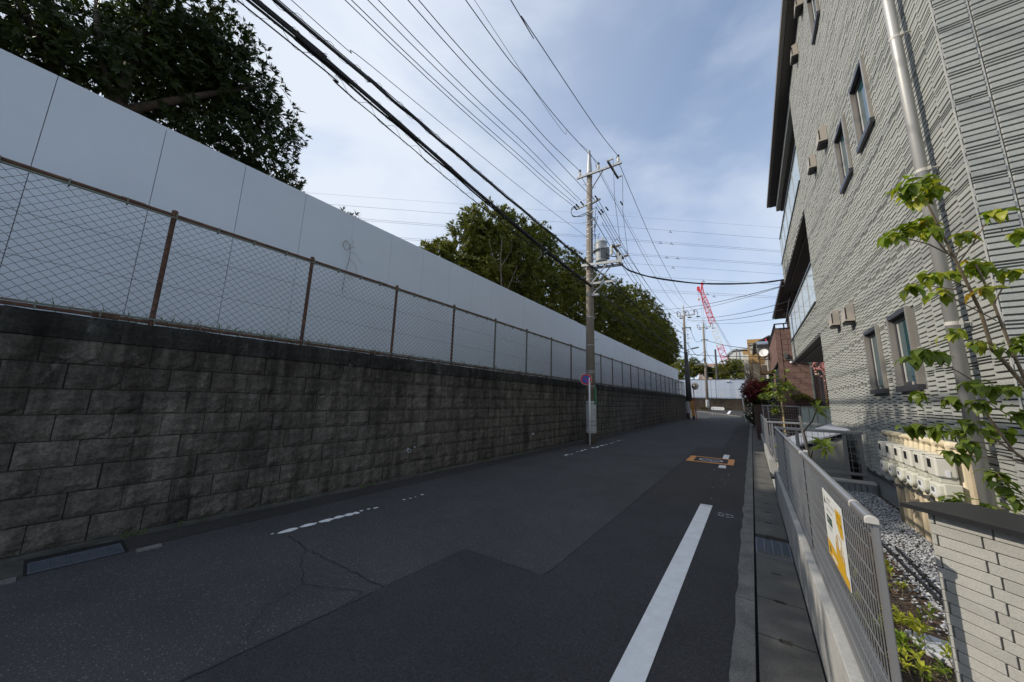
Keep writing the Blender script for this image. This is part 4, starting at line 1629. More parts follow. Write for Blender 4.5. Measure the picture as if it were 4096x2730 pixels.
# ------------------------------------------------------------------ low wall and mesh fence in front of the building
lw = thing('low_wall', 'low light concrete wall carrying the grey mesh fence', 'wall', (.3, 4.3, 0))
build('wall', MB().box(.238, .372, .4, 7.25, -.12, .475), M_LOWWALL, lw, bevel=.004)
lw2 = thing('low_wall', 'lower concrete wall carrying the farther grey mesh fence', 'wall', (.3, 15, 0))
build('wall', MB().box(.238, .372, 10.35, 19.2, -.12, .29), M_LOWWALL, lw2, bevel=.004)


def mesh_panel(P, u0, u1, z0, z1, dv, dh, r, m=None):
    m = m or MB()
    n = int((u1 - u0) / dv)
    for k in range(n + 1):
        u = u0 + (u1 - u0) * k / n
        m.beam(P(u, z0, 0), P(u, z1, 0), r * 2, r * 2, up=(0, 1, 0))
    n = int((z1 - z0) / dh)
    for k in range(n + 1):
        z = z0 + (z1 - z0) * k / n
        m.beam(P(u0, z, -.005), P(u1, z, -.005), r * 2.4, r * 2.4)
    return m


f1 = thing('mesh_fence', 'grey aluminium mesh fence with rounded top rail carrying the white sign board', 'fence', (.3, 4.4, .475))
PF = lambda u, z, o_: (.289 + o_, u, z)
build('wire_mesh', mesh_panel(PF, 1.69, 7.30, .545, 1.165, .036, .0765, .0014), M_FENCE, f1)


def round_rail(m, p, q, side):
    """rail with a domed top: p, q are centre-line ends, side is the half-width vector"""
    p, q, s_ = Vector(p), Vector(q), Vector(side)
    w = s_.length
    prof = [(-1, -.5), (1, -.5), (1, .3), (.8, .62), (.4, .82), (0, .88), (-.4, .82), (-.8, .62), (-1, .3)]
    vs = []
    for c in (p, q):
        for a, b in prof:
            vs.append(c + s_ * a + Vector((0, 0, b * w * 1.05)))
    n = len(prof)
    fs = [tuple(range(n)), tuple(range(2 * n - 1, n - 1, -1))]
    for i in range(n):
        j_ = (i + 1) % n
        fs.append((i, n + i, n + j_, j_))
    m.add(vs, fs)
    return m


for a, b in ((1.66, 1.875), (1.885, 3.55), (3.56, 7.35)):
    build('top_rail', round_rail(MB(), (.294, a, 1.185), (.294, b, 1.185), (.0155, 0, 0)), M_FENCE, f1)
build('rail_joint', round_rail(MB(), (.294, 1.872, 1.185), (.294, 1.888, 1.185), (.0163, 0, 0)), M_FENCEL, f1)
build('rail_joint', round_rail(MB(), (.294, 3.53, 1.185), (.294, 3.58, 1.185), (.0163, 0, 0)), M_FENCEL, f1)
build('end_cap', round_rail(MB(), (.294, 1.650, 1.184), (.294, 1.661, 1.184), (.0175, 0, 0)), M_FENCEL, f1, bevel=.002)
build('bottom_rail', MB().box(.278, .304, 1.68, 7.33, .497, .530), M_FENCED, f1)
m = MB()
m.box(.2925, .312, 1.662, 1.682, .475, 1.172)
m.box(.296, .309, 1.658, 1.6615, .48, 1.168)
build('post', m, M_FENCE, f1)
for y in (3.60, 5.45, 7.3):
    build('post', MB().box(.3105, .330, y - .011, y + .011, .475, 1.195), M_FENCE, f1)
    build('post_cap', MB().box(.308, .333, y - .0135, y + .0135, 1.195, 1.206), M_FENCEL, f1)
for y in (3.41, 5.40):
    build('panel_joint', MB().box(.283, .291, y - .004, y + .004, .535, 1.17), M_ALUD, f1)

f2 = thing('mesh_fence', 'farther grey aluminium mesh fence stepping down beside the kerb', 'fence', (.3, 15, .3))
build('wire_mesh', mesh_panel(PF, 10.6, 19.1, .42, 1.12, .06, .10, .0022), M_FENCE, f2)
build('top_rail', round_rail(MB(), (.294, 10.5, 1.135), (.294, 19.15, 1.135), (.0155, 0, 0)), M_FENCE, f2)
build('bottom_rail', MB().box(.28, .32, 10.5, 19.1, .36, .40), M_FENCED, f2)
for y in (10.55, 12.7, 14.9, 17.0, 19.1):
    build('post', MB().box(.3105, .335, y - .014, y + .014, .24, 1.15), M_FENCE, f2)
    build('post_cap', MB().box(.307, .339, y - .018, y + .018, 1.15, 1.165), M_FENCEL, f2)


def cross_fence(label, Y, x0, x1, z0, z1, posts, dv, zp, group=None, dh=.10):
    t = thing('cross_fence', label, 'fence', ((x0 + x1) / 2, Y, zp), group)
    Pc = lambda u, z, o_: (u, Y + o_, z)
    m = MB()
    n = int((x1 - x0) / dv)
    for k in range(n + 1):
        u = x0 + (x1 - x0) * k / n
        m.box(u - .0025, u + .0025, Y - .0025, Y + .0025, z0 + .03, z1 - .02)
    n = int((z1 - z0) / dh)
    for k in range(1, n):
        z = z0 + (z1 - z0) * k / n
        m.box(x0, x1, Y - .008, Y - .003, z - .0028, z + .0028)
    build('wire_mesh', m, M_FENCE, t)
    build('top_rail', MB().box(x0 - .02, x1 + .02, Y - .022, Y + .022, z1 - .02, z1 + .025), M_FENCE, t, bevel=.005)
    build('bottom_rail', MB().box(x0, x1, Y - .02, Y + .02, z0, z0 + .035), M_FENCE, t)
    for x in posts:
        build('post', MB().box(x - .02, x + .02, Y + .0225, Y + .06, zp, z1 + .02), M_FENCE, t)
    return t


cross_fence('grey mesh cross fence in front of the garbage bin', 7.36, .34, 1.33, .545, 1.17, (.58, 1.14, 1.31), .068, .30, dh=.094)
cross_fence('grey mesh cross fence behind the garbage bin', 10.2, .34, 1.39, .30, 1.16, (.36, 1.25), .07, .24)
cross_fence('farthest grey mesh cross fence in front of the brown tiled wall', 18.9, .38, 1.66, .95, 1.53, (.40, .58, 1.64), .075, .24, dh=.11)
cf = thing('frosted_screen', 'pale green frosted screen panels beside the farthest cross fence', 'screen', (2.1, 18.9, .24))
build('top_rail', MB().box(1.70, 2.75, 18.87, 18.93, 1.50, 1.55), M_FENCE, cf)
for x in (1.70, 1.95, 2.2, 2.45):
    build('panel', MB().box(x + .01, x + .235, 18.895, 18.905, .3, 1.5), M_FROST, cf)
    build('mullion', MB().box(x - .012, x + .009, 18.88, 18.92, .24, 1.5), M_FENCE, cf)
st = thing('ribbed_step_wall', 'low grey ribbed step wall under the cross fence', 'wall', (.8, 7.3, 0))
build('wall', MB().box(.238, 1.36, 7.275, 7.40, -.1, .44), M_FOUND, st)
for k in range(17):
    x = .26 + k * .065
    build('rib', MB().box(x, x + .052, 7.255, 7.2745, .0, .435), M_FOUND, st)
build('cap', MB().box(.232, 1.40, 7.262, 7.42, .441, .47), M_FENCEL, st)
for k in range(5):
    build('rib', MB().box(.222, .2375, 7.282 + k * .024, 7.30 + k * .024, -.05, .435), M_FOUND, st)

# garbage bin with a sloping lid
bn = thing('garbage_bin', 'large grey communal garbage bin with a sloping lid behind the cross fence', 'garbage bin', (.95, 8.7, .24))
m = MB()
m.prism([(.62, 7.95, .24), (1.25, 7.95, .24), (1.25, 7.95, 1.07), (.62, 7.95, .78)], (0, 1.75, 0))
build('case', m, M_BINB, bn)
m = MB()
m.prism([(.595, 7.90, .835), (1.30, 7.90, 1.165), (1.30, 7.90, 1.195), (.595, 7.90, .865)], (0, .92, 0))
build('lid', m, M_BINL, bn)
m = MB()
m.prism([(.595, 8.825, .835), (1.30, 8.825, 1.165), (1.30, 8.825, 1.195), (.595, 8.825, .865)], (0, .92, 0))
build('lid', m, M_BINL, bn)
m = MB()
m.prism([(.615, 7.94, .792), (1.255, 7.94, 1.085), (1.255, 7.94, 1.14), (.615, 7.94, .832)], (0, 1.78, 0))
build('lid_seal', m, M_BLACK, bn)
m = MB()
m.prism([(.64, 7.935, .26), (1.235, 7.935, .26), (1.235, 7.935, 1.0), (.64, 7.935, .72)], (0, .014, 0))
build('front_panel', m, M_BINB, bn)
m = MB()
m.prism([(.66, 8.3, .872), (.72, 8.28, .90), (.76, 8.5, .918), (.68, 8.55, .88)], (0, 0, .003))
build('notice_sheet', m, M_LABEL, bn)

# white sign board tied to the fence
sg = thing('sign_board', 'white and yellow advertising board wired to the grey mesh fence', 'sign', (.285, 2.33, .95))
XS = .2800
build('board', MB().box(XS, XS + .003, 2.09, 2.565, .79, 1.115), M_SIGNW, sg)
XS -= .0006


def sgp(pts, name, mm, k=0):
    x = XS - .0003 * k
    build(name, MB().add([(x, 2.565 - u, 1.115 - v) for u, v in pts], [tuple(range(len(pts)))]), mm, sg)


sgp([(0, .245), (0, .325), (.475, .325), (.475, .285), (.30, .268), (.12, .25)], 'yellow_band', M_SIGNY)
sky_ = [(.24, .285), (.24, .225), (.255, .225), (.255, .20), (.265, .20), (.265, .19), (.275, .19), (.275, .215), (.29, .215), (.29, .17), (.30, .17), (.30, .16), (.308, .16), (.308, .21), (.325, .21), (.325, .235), (.34, .235), (.34, .205), (.352, .205), (.352, .23), (.365, .23), (.365, .185), (.38, .185), (.38, .24), (.40, .24), (.40, .215), (.42, .215), (.42, .285)]
sgp(sky_, 'skyline_print', M_SIGNY, 1)
sgp([(.33, .03), (.46, .03), (.46, .135), (.395, .135), (.33, .09)], 'yellow_plate', M_SIGNY)
sgp([(.392, .136), (.40, .136), (.40, .17), (.392, .17)], 'plate_pole', M_SIGNY)
sgp([(.06, .115), (.20, .115), (.20, .155), (.06, .155)], 'green_plate', M_SIGND)
sgp([(.045, .275), (.075, .275), (.075, .305), (.045, .305)], 'yellow_emblem', M_SIGND, 1)
sgp([(.10, .297), (.22, .299), (.22, .315), (.10, .313)], 'address_strip', M_SIGNW, 1)
arc = [(.33 + .085 * math.cos(a), .235 - .085 * math.sin(a)) for a in [math.pi * q / 14 for q in range(15)]]
mb_ = MB()
for a, b in zip(arc[:-1], arc[1:]):
    mb_.beam((XS - .0002, 2.565 - a[0], 1.115 - a[1]), (XS - .0002, 2.565 - b[0], 1.115 - b[1]), .0004, .004)
build('arc_print', mb_, M_SIGNY, sg)
mb_ = MB()
for u, h in ((.035, .03), (.045, .045), (.055, .038), (.065, .025)):
    mb_.prism([(XS, 2.565 - u, 1.115 - .065), (XS, 2.565 - u - .007, 1.115 - .065), (XS, 2.565 - u - .0035, 1.115 - .065 + h)], (-.0003, 0, 0))
build('logo', mb_, M_INK, sg)
TD, TU = (0, -1, 0), (0, 0, 1)
text('lettering', 'コンパウエーレジデンス', .021, M_INK, (XS - .0004, 2.565 - .195, 1.115 - .052), TD, TU, sg)
text('lettering', 'ー級建築士事務所ー', .012, M_INK, (XS - .0004, 2.565 - .175, 1.115 - .028), TD, TU, sg)
text('lettering', '入居者募集・お問い合わせ先', .012, M_INK, (XS - .0004, 2.565 - .15, 1.115 - .088), TD, TU, sg)
text('lettering', '賃貸アパート', .019, M_SIGNW, (XS - .0005, 2.565 - .13, 1.115 - .135), TD, TU, sg)
text('lettering', '0120-00-0000', .018, M_INK, (XS - .0004, 2.565 - .13, 1.115 - .172), TD, TU, sg)
text('lettering', 'アパート', .023, M_INK, (XS - .0005, 2.565 - .395, 1.115 - .057), TD, TU, sg)
text('lettering', 'オーナー様', .021, M_INK, (XS - .0005, 2.565 - .395, 1.115 - .087), TD, TU, sg)
for y, z in ((2.115, 1.10), (2.115, .80), (2.555, .80), (2.555, 1.10)):
    m = MB()
    m.tube([(.300, y - .02, z + .004), (.282, y - .01, z), (.280, y, z - .004), (.284, y + .006, z + .006), (.300, y - .03, z + .01)], .0013, 5)
    build('tie_wire', m, M_RUST, sg)

# ------------------------------------------------------------------ tiled gate pier with black cap
pr = thing('tiled_gate_pier', 'pale grey brick tiled gate pier with a flat black cap beside the mesh fence end', 'gate pier', (.46, 1.8, .2))
O0 = Vector((.452, 1.788, 0))
DU = Vector((.656, -.755, 0)).normalized()
DN = Vector((-.755, -.656, 0)).normalized()


def PP(u, n_, z):
    return O0 + DU * u + DN * n_ + Vector((0, 0, z))


m = MB()
m.prism([PP(.014, -.012, .1), PP(1.2, -.012, .1), PP(1.2, -.15, .1), PP(.014, -.15, .1)], (0, 0, 1.105))
build('core', m, M_TILEJ, pr)
m = MB()
m.prism([PP(-.045, .035, 1.216), PP(1.25, .035, 1.216), PP(1.25, -.215, 1.216), PP(-.045, -.215, 1.216)], (0, 0, .014))
build('cap', m, M_CAPB, pr)
TH, TL = .0330, .1275
row = 0
z = 1.213 - TH
while z > .12:
    offs = [.0165, .1195][row % 2]
    edges = [.0]
    u = offs
    while u < 1.2:
        edges.append(u)
        u += TL
    edges.append(1.2)
    for a, b in zip(edges[:-1], edges[1:]):
        if b - a < .008:
            continue
        g = .0022
        t = random.uniform(.0045, .0062)
        pts = [PP(a + g, -.0125, z + .0012), PP(b - g, -.0125, z + .0012), PP(b - g, -.0125, z + TH - .0012), PP(a + g, -.0125, z + TH - .0012), PP(a + g, t - .006, z + .0012), PP(b - g, t - .006, z + .0012), PP(b - g, t - .006, z + TH - .0012), PP(a + g, t - .006, z + TH - .0012)]
        build('tile', MB().add(pts, FQ), M_TILE, pr, bevel=.0012)
    # returns round the left end
    for a, b in ((-.006, -.075), (-.078, -.15)) if row % 2 else ((-.006, -.15),):
        m = MB()
        m.prism([PP(-.001, a, z + .0012), PP(.0135, a, z + .0012), PP(.0135, b, z + .0012), PP(-.001, b, z + .0012)], (0, 0, TH - .0024))
        build('return_tile', m, M_TILE, pr)
    z -= TH
    row += 1

# ------------------------------------------------------------------ young broadleaf tree by the wall (large single leaves)
ROS = [(0.885,2.672,2.814),(0.791,2.580,2.772),(0.795,2.659,2.761),(0.829,2.636,2.697),(0.881,2.644,2.736),(0.717,2.657,2.511),(0.802,2.829,2.595),(0.857,2.834,2.622),(0.911,2.859,2.642),(0.880,2.723,2.540),(1.063,2.930,2.551),(1.183,2.931,2.648),(1.284,3.003,2.529),(0.766,2.681,2.215),(0.878,2.772,2.289),(0.969,3.025,2.242),(1.048,3.033,2.357),(1.124,3.069,2.417),(1.163,3.104,2.381),(1.095,2.936,2.226),(1.233,3.040,2.337),(0.982,3.012,1.998),(1.116,3.145,1.941),(1.330,3.320,1.982),(0.787,2.965,1.855),(0.791,2.768,1.863),(0.899,2.972,1.876),(0.786,2.958,1.638),(0.932,3.027,1.611),(1.018,2.986,1.710),(1.111,3.131,1.686),(1.009,2.982,1.594),(1.279,3.363,1.703),(0.766,3.032,1.450),(0.799,2.975,1.455),(0.839,2.942,1.454),(0.990,3.208,1.424),(1.023,3.136,1.481),(1.134,3.301,1.443),(1.216,3.353,1.433),(0.930,3.090,1.309),(0.981,3.091,1.364),(1.125,3.275,1.200),(1.126,3.247,1.138),(1.134,3.195,1.091),(0.891,3.063,1.062),(1.088,3.342,1.008),(1.183,3.105,1.547),(1.206,3.046,1.906)]
BR = [([(1.36,3.33,.30),(1.28,3.30,.9),(1.262,3.30,1.3),(1.31,3.30,1.60),(1.290,3.266,1.686),(1.279,3.254,1.704),(1.193,3.164,1.839),(1.146,3.118,1.899),(1.109,3.047,2.111),(1.056,2.974,2.274),(1.012,2.916,2.402),(0.978,2.871,2.501),(0.901,2.768,2.728),(0.896,2.743,2.828)],0.014,0.004),
([(1.36,3.33,.4),(1.33,3.30,1.3),(1.288,3.256,1.724),(1.282,3.247,1.748),(1.236,3.181,1.902),(1.172,3.082,2.157),(1.125,3.014,2.320),(1.105,2.988,2.376)],0.011,0.004),
([(0.996,2.900,2.423),(0.894,2.814,2.484),(0.778,2.724,2.516),(0.738,2.691,2.536)],0.004,0.002),
([(0.979,2.885,2.437),(0.916,2.819,2.535),(0.890,2.790,2.584)],0.004,0.002),
([(1.055,2.984,2.224),(0.935,2.895,2.242),(0.847,2.829,2.253),(0.806,2.798,2.259)],0.003,0.002),
([(1.051,2.976,2.249),(0.963,2.902,2.300),(0.918,2.864,2.327)],0.004,0.002),
([(1.177,3.105,2.064),(1.080,3.023,2.125),(1.001,2.956,2.172),(0.945,2.906,2.220)],0.003,0.002),
([(1.172,3.082,2.157),(1.221,3.097,2.251),(1.245,3.096,2.338)],0.004,0.002),
([(1.012,2.916,2.402),(1.057,2.924,2.518)],0.003,0.002),
([(1.029,2.931,2.388),(1.096,2.959,2.484),(1.164,2.983,2.601),(1.205,2.998,2.667)],0.004,0.002),
([(1.36,3.35,.6),(1.33,3.36,1.1),(1.268,3.340,1.259),(1.247,3.319,1.289),(1.201,3.277,1.332),(1.092,3.156,1.535),(1.074,3.134,1.578)],0.012,0.004),
([(1.196,3.273,1.331),(1.132,3.216,1.386),(1.049,3.144,1.446),(1.021,3.115,1.488)],0.006,0.003),
([(1.25,3.22,1.75),(1.054,3.090,1.715),(0.980,3.026,1.769),(0.906,2.963,1.817),(0.846,2.914,1.846),(0.774,2.859,1.862)],0.004,0.002),
([(1.092,3.156,1.535),(1.077,3.128,1.616),(1.016,3.096,1.564),(0.931,3.027,1.598),(0.829,2.947,1.632),(0.784,2.910,1.656)],0.004,0.002),
([(1.201,3.277,1.332),(1.147,3.230,1.367),(1.002,3.124,1.381),(0.922,3.059,1.416),(0.856,3.007,1.439),(0.740,2.915,1.479)],0.004,0.002),
([(1.269,3.338,1.274),(1.150,3.251,1.280),(0.991,3.133,1.299),(0.936,3.089,1.322)],0.004,0.002),
([(1.243,3.320,1.270),(1.112,3.216,1.316),(1.027,3.145,1.363)],0.004,0.002),
([(1.33,3.36,1.1),(1.232,3.349,1.094),(1.151,3.279,1.148),(1.114,3.240,1.209)],0.004,0.003),
([(1.241,3.194,1.860),(1.148,3.112,1.932),(1.072,3.053,1.954)],0.004,0.002),
([(1.29,3.30,1.45),(1.262,3.288,1.484),(1.146,3.188,1.568),(1.088,3.136,1.616)],0.004,0.002),
([(1.33,3.36,1.05),(1.2,3.3,1.0),(1.088,3.342,1.0)],0.004,0.002), ([(1.36,3.35,.7),(1.1,3.2,.95),(.891,3.063,1.05)],0.005,0.002)]
yt = thing('young_tree', 'young broadleaf tree with glossy drooping leaf rosettes in front of the grey downpipe', 'tree', (1.36, 3.33, .30))
for i, (pts, a, b) in enumerate(BR):
    n = len(pts)
    build('trunk' if i == 0 else 'branch', MB().tube(pts, [a + (b - a) * k / (n - 1) for k in range(n)], 7), M_TWIG, yt, smooth=True)


def leaf_mesh(seed):
    """a blade 1 long, folded along the midrib and drooping at the tip"""
    r = random.Random(seed)
    ws = [.06, .62, 1.0, .86, .42, 0.0]
    ns = len(ws)
    vs, fs = [], []
    dr, fo, tw = r.uniform(.25, .6), r.uniform(.06, .22), r.uniform(-.3, .3)
    for i, w in enumerate(ws):
        t = i / (ns - 1)
        z = -dr * t * t + .06 * math.sin(t * 3)
        x = t * (1 - .25 * dr * t)
        hw = .28 * w
        a = tw * t
        vs += [(x, hw * math.cos(a), z + fo * hw * 1.6 + hw * math.sin(a)), (x, 0, z), (x, -hw * math.cos(a), z + fo * hw * 1.6 - hw * math.sin(a))]
    for i in range(ns - 1):
        for q in range(2):
            a = 3 * i + q
            fs.append((a, a + 3, a + 4, a + 1))
    return vs, fs


LM = []
for s_ in range(5):
    vs, fs = leaf_mesh(s_)
    for mm in (M_GLEAF, M_GLEAFY, M_AUTUMN):
        me = bpy.data.meshes.new('leaf')
        me.from_pydata(vs, [], fs)
        me.materials.append(mm)
        me.polygons.foreach_set('use_smooth', [True] * len(me.polygons))
        LM.append(me)
nleaf = 0
restl = MB()
rr = random.Random(5)
per = [13] * len(ROS)
for c, k in zip(ROS, per):
    c = Vector(c)
    a0 = rr.uniform(0, 6.28)
    for q in range(k):
        a = a0 + q * 2.4
        el = rr.uniform(-1.15, .25)
        d = Vector((math.cos(a) * math.cos(el), math.sin(a) * math.cos(el), math.sin(el)))
        L_ = rr.uniform(.054, .088)
        h = rr.random()
        mi = rr.randrange(5) * 3 + (2 if h < .015 else (1 if h < .45 else 0))
        side = d.cross(Vector((0, 0, 1))).normalized()
        up = side.cross(d)
        R = Matrix((d, -side, up)).transposed().to_4x4()
        base = c + Vector((rr.gauss(0, .014), rr.gauss(0, .014), rr.gauss(0, .012)))
        if base.x + d.x * L_ > 1.36:
            continue
        mat_ = Matrix.Translation(base) @ R @ Matrix.Scale(L_, 4)
        if nleaf < 300:
            ob = link('leaf', LM[mi], yt)
            ob.matrix_basis = Matrix.Translation(-yt.location) @ mat_
        else:
            me = LM[mi]
            restl.add([mat_ @ v.co for v in me.vertices], [tuple(p.vertices) for p in me.polygons])
        nleaf += 1
if restl.v:
    stuffed(build('leaves', restl, M_GLEAF, yt, smooth=True))

# ------------------------------------------------------------------ staked plants behind the fence
def rosette_plant(name, label, base, stems, tips, per, Ln, Wd, lm, group=None, stakes=(), droop=.3, spread=.8):
    t = thing(name, label, 'plant', base, group)
    for pts, r in stems:
        build('stem', MB().tube(pts, [r * (1 - .5 * k / (len(pts) - 1)) for k in range(len(pts))], 7), M_TWIG, t, smooth=True)
    P = np.array(tips)
    A = P - np.array(base)
    A = A / np.linalg.norm(A, axis=1, keepdims=True) + np.array([0, 0, .5])
    V, F = rosettes(P, A, per, Ln, Wd, spread, droop)
    build('foliage', (V, F), lm, t)
    return t


def stake(label, p, q, r, m):
    t = thing('stake', label, 'stake', p)
    mb = MB()
    mb.tube([p, tuple((a + b) / 2 for a, b in zip(p, q)), q], r, 10)
    build('cane', mb, m, t, smooth=True)
    for k in (.3, .62):
        c = [a + (b - a) * k for a, b in zip(p, q)]
        build('node', MB().lathe(c, [(r * 1.12, -.01), (r * 1.12, .01)], 10), m, t)


rosette_plant('umbrella_plant', 'sparse umbrella plant with two drooping leaf whorls behind the fence rail', (.60, 6.30, .45),
              [([(.60, 6.32, .3), (.595, 6.25, .9), (.59, 6.5, 1.2), (.63, 5.9, 1.36), (.60, 5.12, 1.53)], .012), ([(.60, 6.3, .8), (.60, 5.9, 1.0), (.60, 4.95, 1.18)], .007)],
              [(.60, 5.12, 1.54), (.60, 5.2, 1.50), (.60, 4.91, 1.17), (.61, 4.98, 1.12)], 10, .15, .032, M_GLEAF, droop=.35, spread=.95)
stake('slanting grey cane stake tied behind the mesh fence', (.63, 6.25, .3), (.595, 6.9, 1.40), .018, M_STAKE)
tips = [(.72 + random.gauss(0, .17), 13.0 + random.gauss(0, .25), 2.02 + random.gauss(0, .18)) for _ in range(46)] + [(.42 + random.gauss(0, .1), 12.9 + random.gauss(0, .2), 1.82 + random.gauss(0, .06)) for _ in range(14)] + [(.56 + random.gauss(0, .05), 12.9, 1.38 + random.gauss(0, .07)) for _ in range(8)]
rosette_plant('leafy_shrub', 'tall light green leafy shrub tied to a bamboo cane beyond the cross fence', (.70, 13.0, .3),
              [([(.72, 13, .3), (.70, 13, 1.1), (.68, 12.95, 1.9)], .022), ([(.71, 13, .8), (.60, 13, 1.4), (.46, 12.95, 1.8)], .014), ([(.71, 13, .9), (.80, 13, 1.5), (.86, 13, 1.95)], .014), ([(.71, 13, .9), (.58, 12.9, 1.35)], .008)],
              tips, 8, .18, .066, M_LIME, droop=.3)
stake('upright bamboo cane supporting the light green leafy shrub', (.76, 12.9, .3), (.73, 12.9, 1.75), .024, M_BAMBOO)
rosette_plant('leafy_shrub', 'low sprig of green leaves behind the far end of the mesh fence', (.40, 8.6, .25), [([(.40, 8.6, .25), (.40, 8.6, .7)], .006)], [(.40 + random.gauss(0, .03), 8.6 + random.gauss(0, .05), .62 + random.gauss(0, .07)) for _ in range(6)], 7, .09, .03, M_LEAFM)

# ------------------------------------------------------------------ trees behind the hoarding
def stems_for(b, top, nl, r, spread):
    b, top = Vector(b), Vector(top)
    out = [([b, b.lerp(top, .35) + Vector((random.gauss(0, .1), random.gauss(0, .1), 0)), b.lerp(top, .7), top], r, r * .35)]
    for k in range(nl):
        p = b.lerp(top, random.uniform(.25, .6))
        a = random.uniform(0, 6.28)
        q = p + Vector((math.cos(a) * spread * .5, math.sin(a) * spread * .5, spread * .45))
        e = p + Vector((math.cos(a) * spread, math.sin(a) * spread, spread * .9))
        out.append(([p, q, e], r * .5, r * .15))
    return out


G1 = 'evergreen trees behind the white hoarding'
tree('evergreen_tree', 'big dark evergreen tree towering over the nearest hoarding panels', (-8.9, .35, 2.17),
     [([(-8.9, .35, 2.17), (-8.95, .2, 5), (-9.1, .05, 6.6), (-9.1, .1, 9)], .17, .07), ([(-9.1, .05, 6.5), (-8.8, .9, 7.4), (-8.7, 1.8, 8.4)], .09, .03), ([(-9.1, .05, 6.4), (-9, -.3, 7.4), (-9, -.5, 8.5)], .07, .03)],
     [(-9.0, .75, 9.15, 1.05), (-9.2, .6, 8.7, 1.1), (-9.0, 1.4, 8.4, 1.05), (-8.8, 2.05, 7.2, .85), (-8.9, 2.5, 6.4, .5), (-8.9, 2.35, 8.0, .62), (-9.6, 1.0, 8.0, 1.4), (-9.4, -.35, 7.4, 1.1), (-10.0, .9, 8.9, 1.1), (-9.3, 1.2, 6.6, 1.0), (-9.1, .1, 7.6, .9), (-9.6, 2.0, 6.2, .8)],
     4300, 8, .16, .044, M_LEAFD, M_BARK, G1, .45)
tree('evergreen_tree', 'dark evergreen tree at the left end of the hoarding with sky showing through', (-9.6, -.85, 2.17),
     [([(-9.6, -.85, 2.17), (-9.6, -.75, 5.5), (-9.6, -.70, 7.4), (-9.7, -1, 8.4)], .15, .06), ([(-9.6, -.72, 7), (-9.3, -1.2, 7.8), (-9.2, -1.7, 8.4)], .07, .03)],
     [(-9.4, -1.4, 7.4, 1.0), (-9.7, -2.1, 7.2, 1.1), (-9.3, -.9, 7.2, .8), (-10.2, -1.6, 6.6, 1.2), (-9.8, -.6, 7.9, .8)],
     1300, 8, .16, .044, M_LEAFD, M_BARK, G1, .5)
tree('evergreen_tree', 'leaning evergreen tree low behind the sixth hoarding panel', (-10.2, 1.2, 2.17),
     [([(-10.2, 1.2, 2.17), (-9.9, 1.5, 5), (-9.4, 1.95, 6.8), (-9.2, 2.4, 7.6)], .13, .05)],
     [(-9.9, 2.4, 6.3, .9), (-9.6, 1.6, 6.0, 1.0), (-9.5, 2.7, 7.0, .55)], 900, 8, .15, .042, M_LEAFD, M_BARK, G1, .5)
tree('small_tree', 'single leafy tip peeking over the hoarding past the big tree', (-8.4, 3.9, 2.17), [([(-8.4, 3.9, 2.17), (-8.4, 3.95, 5.8)], .04, .015)], [(-8.4, 4.05, 5.95, .30, 1.1), (-8.4, 4.3, 5.75, .2)], 60, 9, .17, .045, M_LEAFD, M_BARK, G1)
TB = [('small rounded evergreen tree just left of the bare sapling', (-9.5, 7.9, 2.17), [(-9.5, 7.95, 6.6, .75), (-9.5, 7.7, 6.0, .8), (-9.4, 8.3, 7.1, .45)], 520, M_LEAFM),
      ('broad olive green evergreen tree behind the bare sapling', (-9.7, 12.2, 2.17), [(-9.6, 11.2, 9.6, 1.2), (-9.5, 13.0, 9.8, 1.3), (-9.6, 10.2, 8.5, 1.1), (-9.4, 12, 8.0, 2.0), (-9.4, 14.6, 9.6, 1.5), (-9.4, 14.6, 7.5, 1.8), (-9.4, 10.2, 6.8, 1.3), (-9.8, 12.5, 6.4, 2.2), (-9.4, 15.6, 10.9, .8), (-9.5, 9.9, 9.3, .5), (-9.5, 12.4, 10.7, .5)], 4600, M_LEAFM),
      ('evergreen tree left of the nearer utility pole', (-9.3, 18.4, 2.17), [(-9.2, 18.2, 9.9, 1.4), (-9.2, 19.6, 9.3, 1.7), (-9.2, 17.8, 7.8, 1.9), (-9.0, 20, 7.2, 2.2), (-9.2, 21.2, 9.7, 1.2)], 2600, M_LEAFM),
      ('evergreen tree right behind the transformer', (-8.6, 23.6, 2.17), [(-8.4, 23.5, 9.3, 1.7), (-8.2, 25.0, 9.2, 1.5), (-8.3, 23, 7.0, 2.0), (-8.2, 25.6, 7.0, 2.0)], 2200, M_LEAFM),
      ('tall evergreen tree right of the nearer utility pole', (-8.0, 29, 2.17), [(-7.9, 28.5, 10.2, 1.5), (-7.8, 30.3, 10.2, 1.4), (-7.6, 29, 8.0, 2.0), (-7.6, 31, 7.6, 1.9), (-7.8, 28.0, 6.6, 1.9)], 2400, M_LEAFM),
      ('evergreen tree with a flat crown over the far hoarding panels', (-7.9, 34, 2.17), [(-7.7, 33.5, 10.3, 1.4), (-7.5, 35, 9.6, 1.5), (-7.6, 33.5, 7.8, 2.1), (-7.3, 36, 7.6, 1.9)], 2000, M_LEAFM),
      ('yellowish evergreen tree overhanging the end of the hoarding', (-7.6, 38.8, 2.17), [(-7.8, 37.6, 9.4, 1.3), (-7.6, 39.2, 9.2, 1.4), (-7.7, 38.5, 7.4, 1.9), (-7.3, 40.6, 8.4, 1.1), (-7.5, 40.2, 6.9, 1.4)], 2000, M_LEAFM)]
for lab, b, bl, nt_, lm in TB:
    top = max(bl, key=lambda q: q[2])
    tree('evergreen_tree', lab, b, stems_for(b, (top[0], top[1], top[2]), 3, .14, 1.8), bl, int(nt_ * 1.25), 9, .26, .066, lm, M_BARK, G1, .6)
sap = thing('bare_sapling', 'bare leafless sapling with pale upright branches above the hoarding', 'tree', (-7.9, 10.4, 2.17))
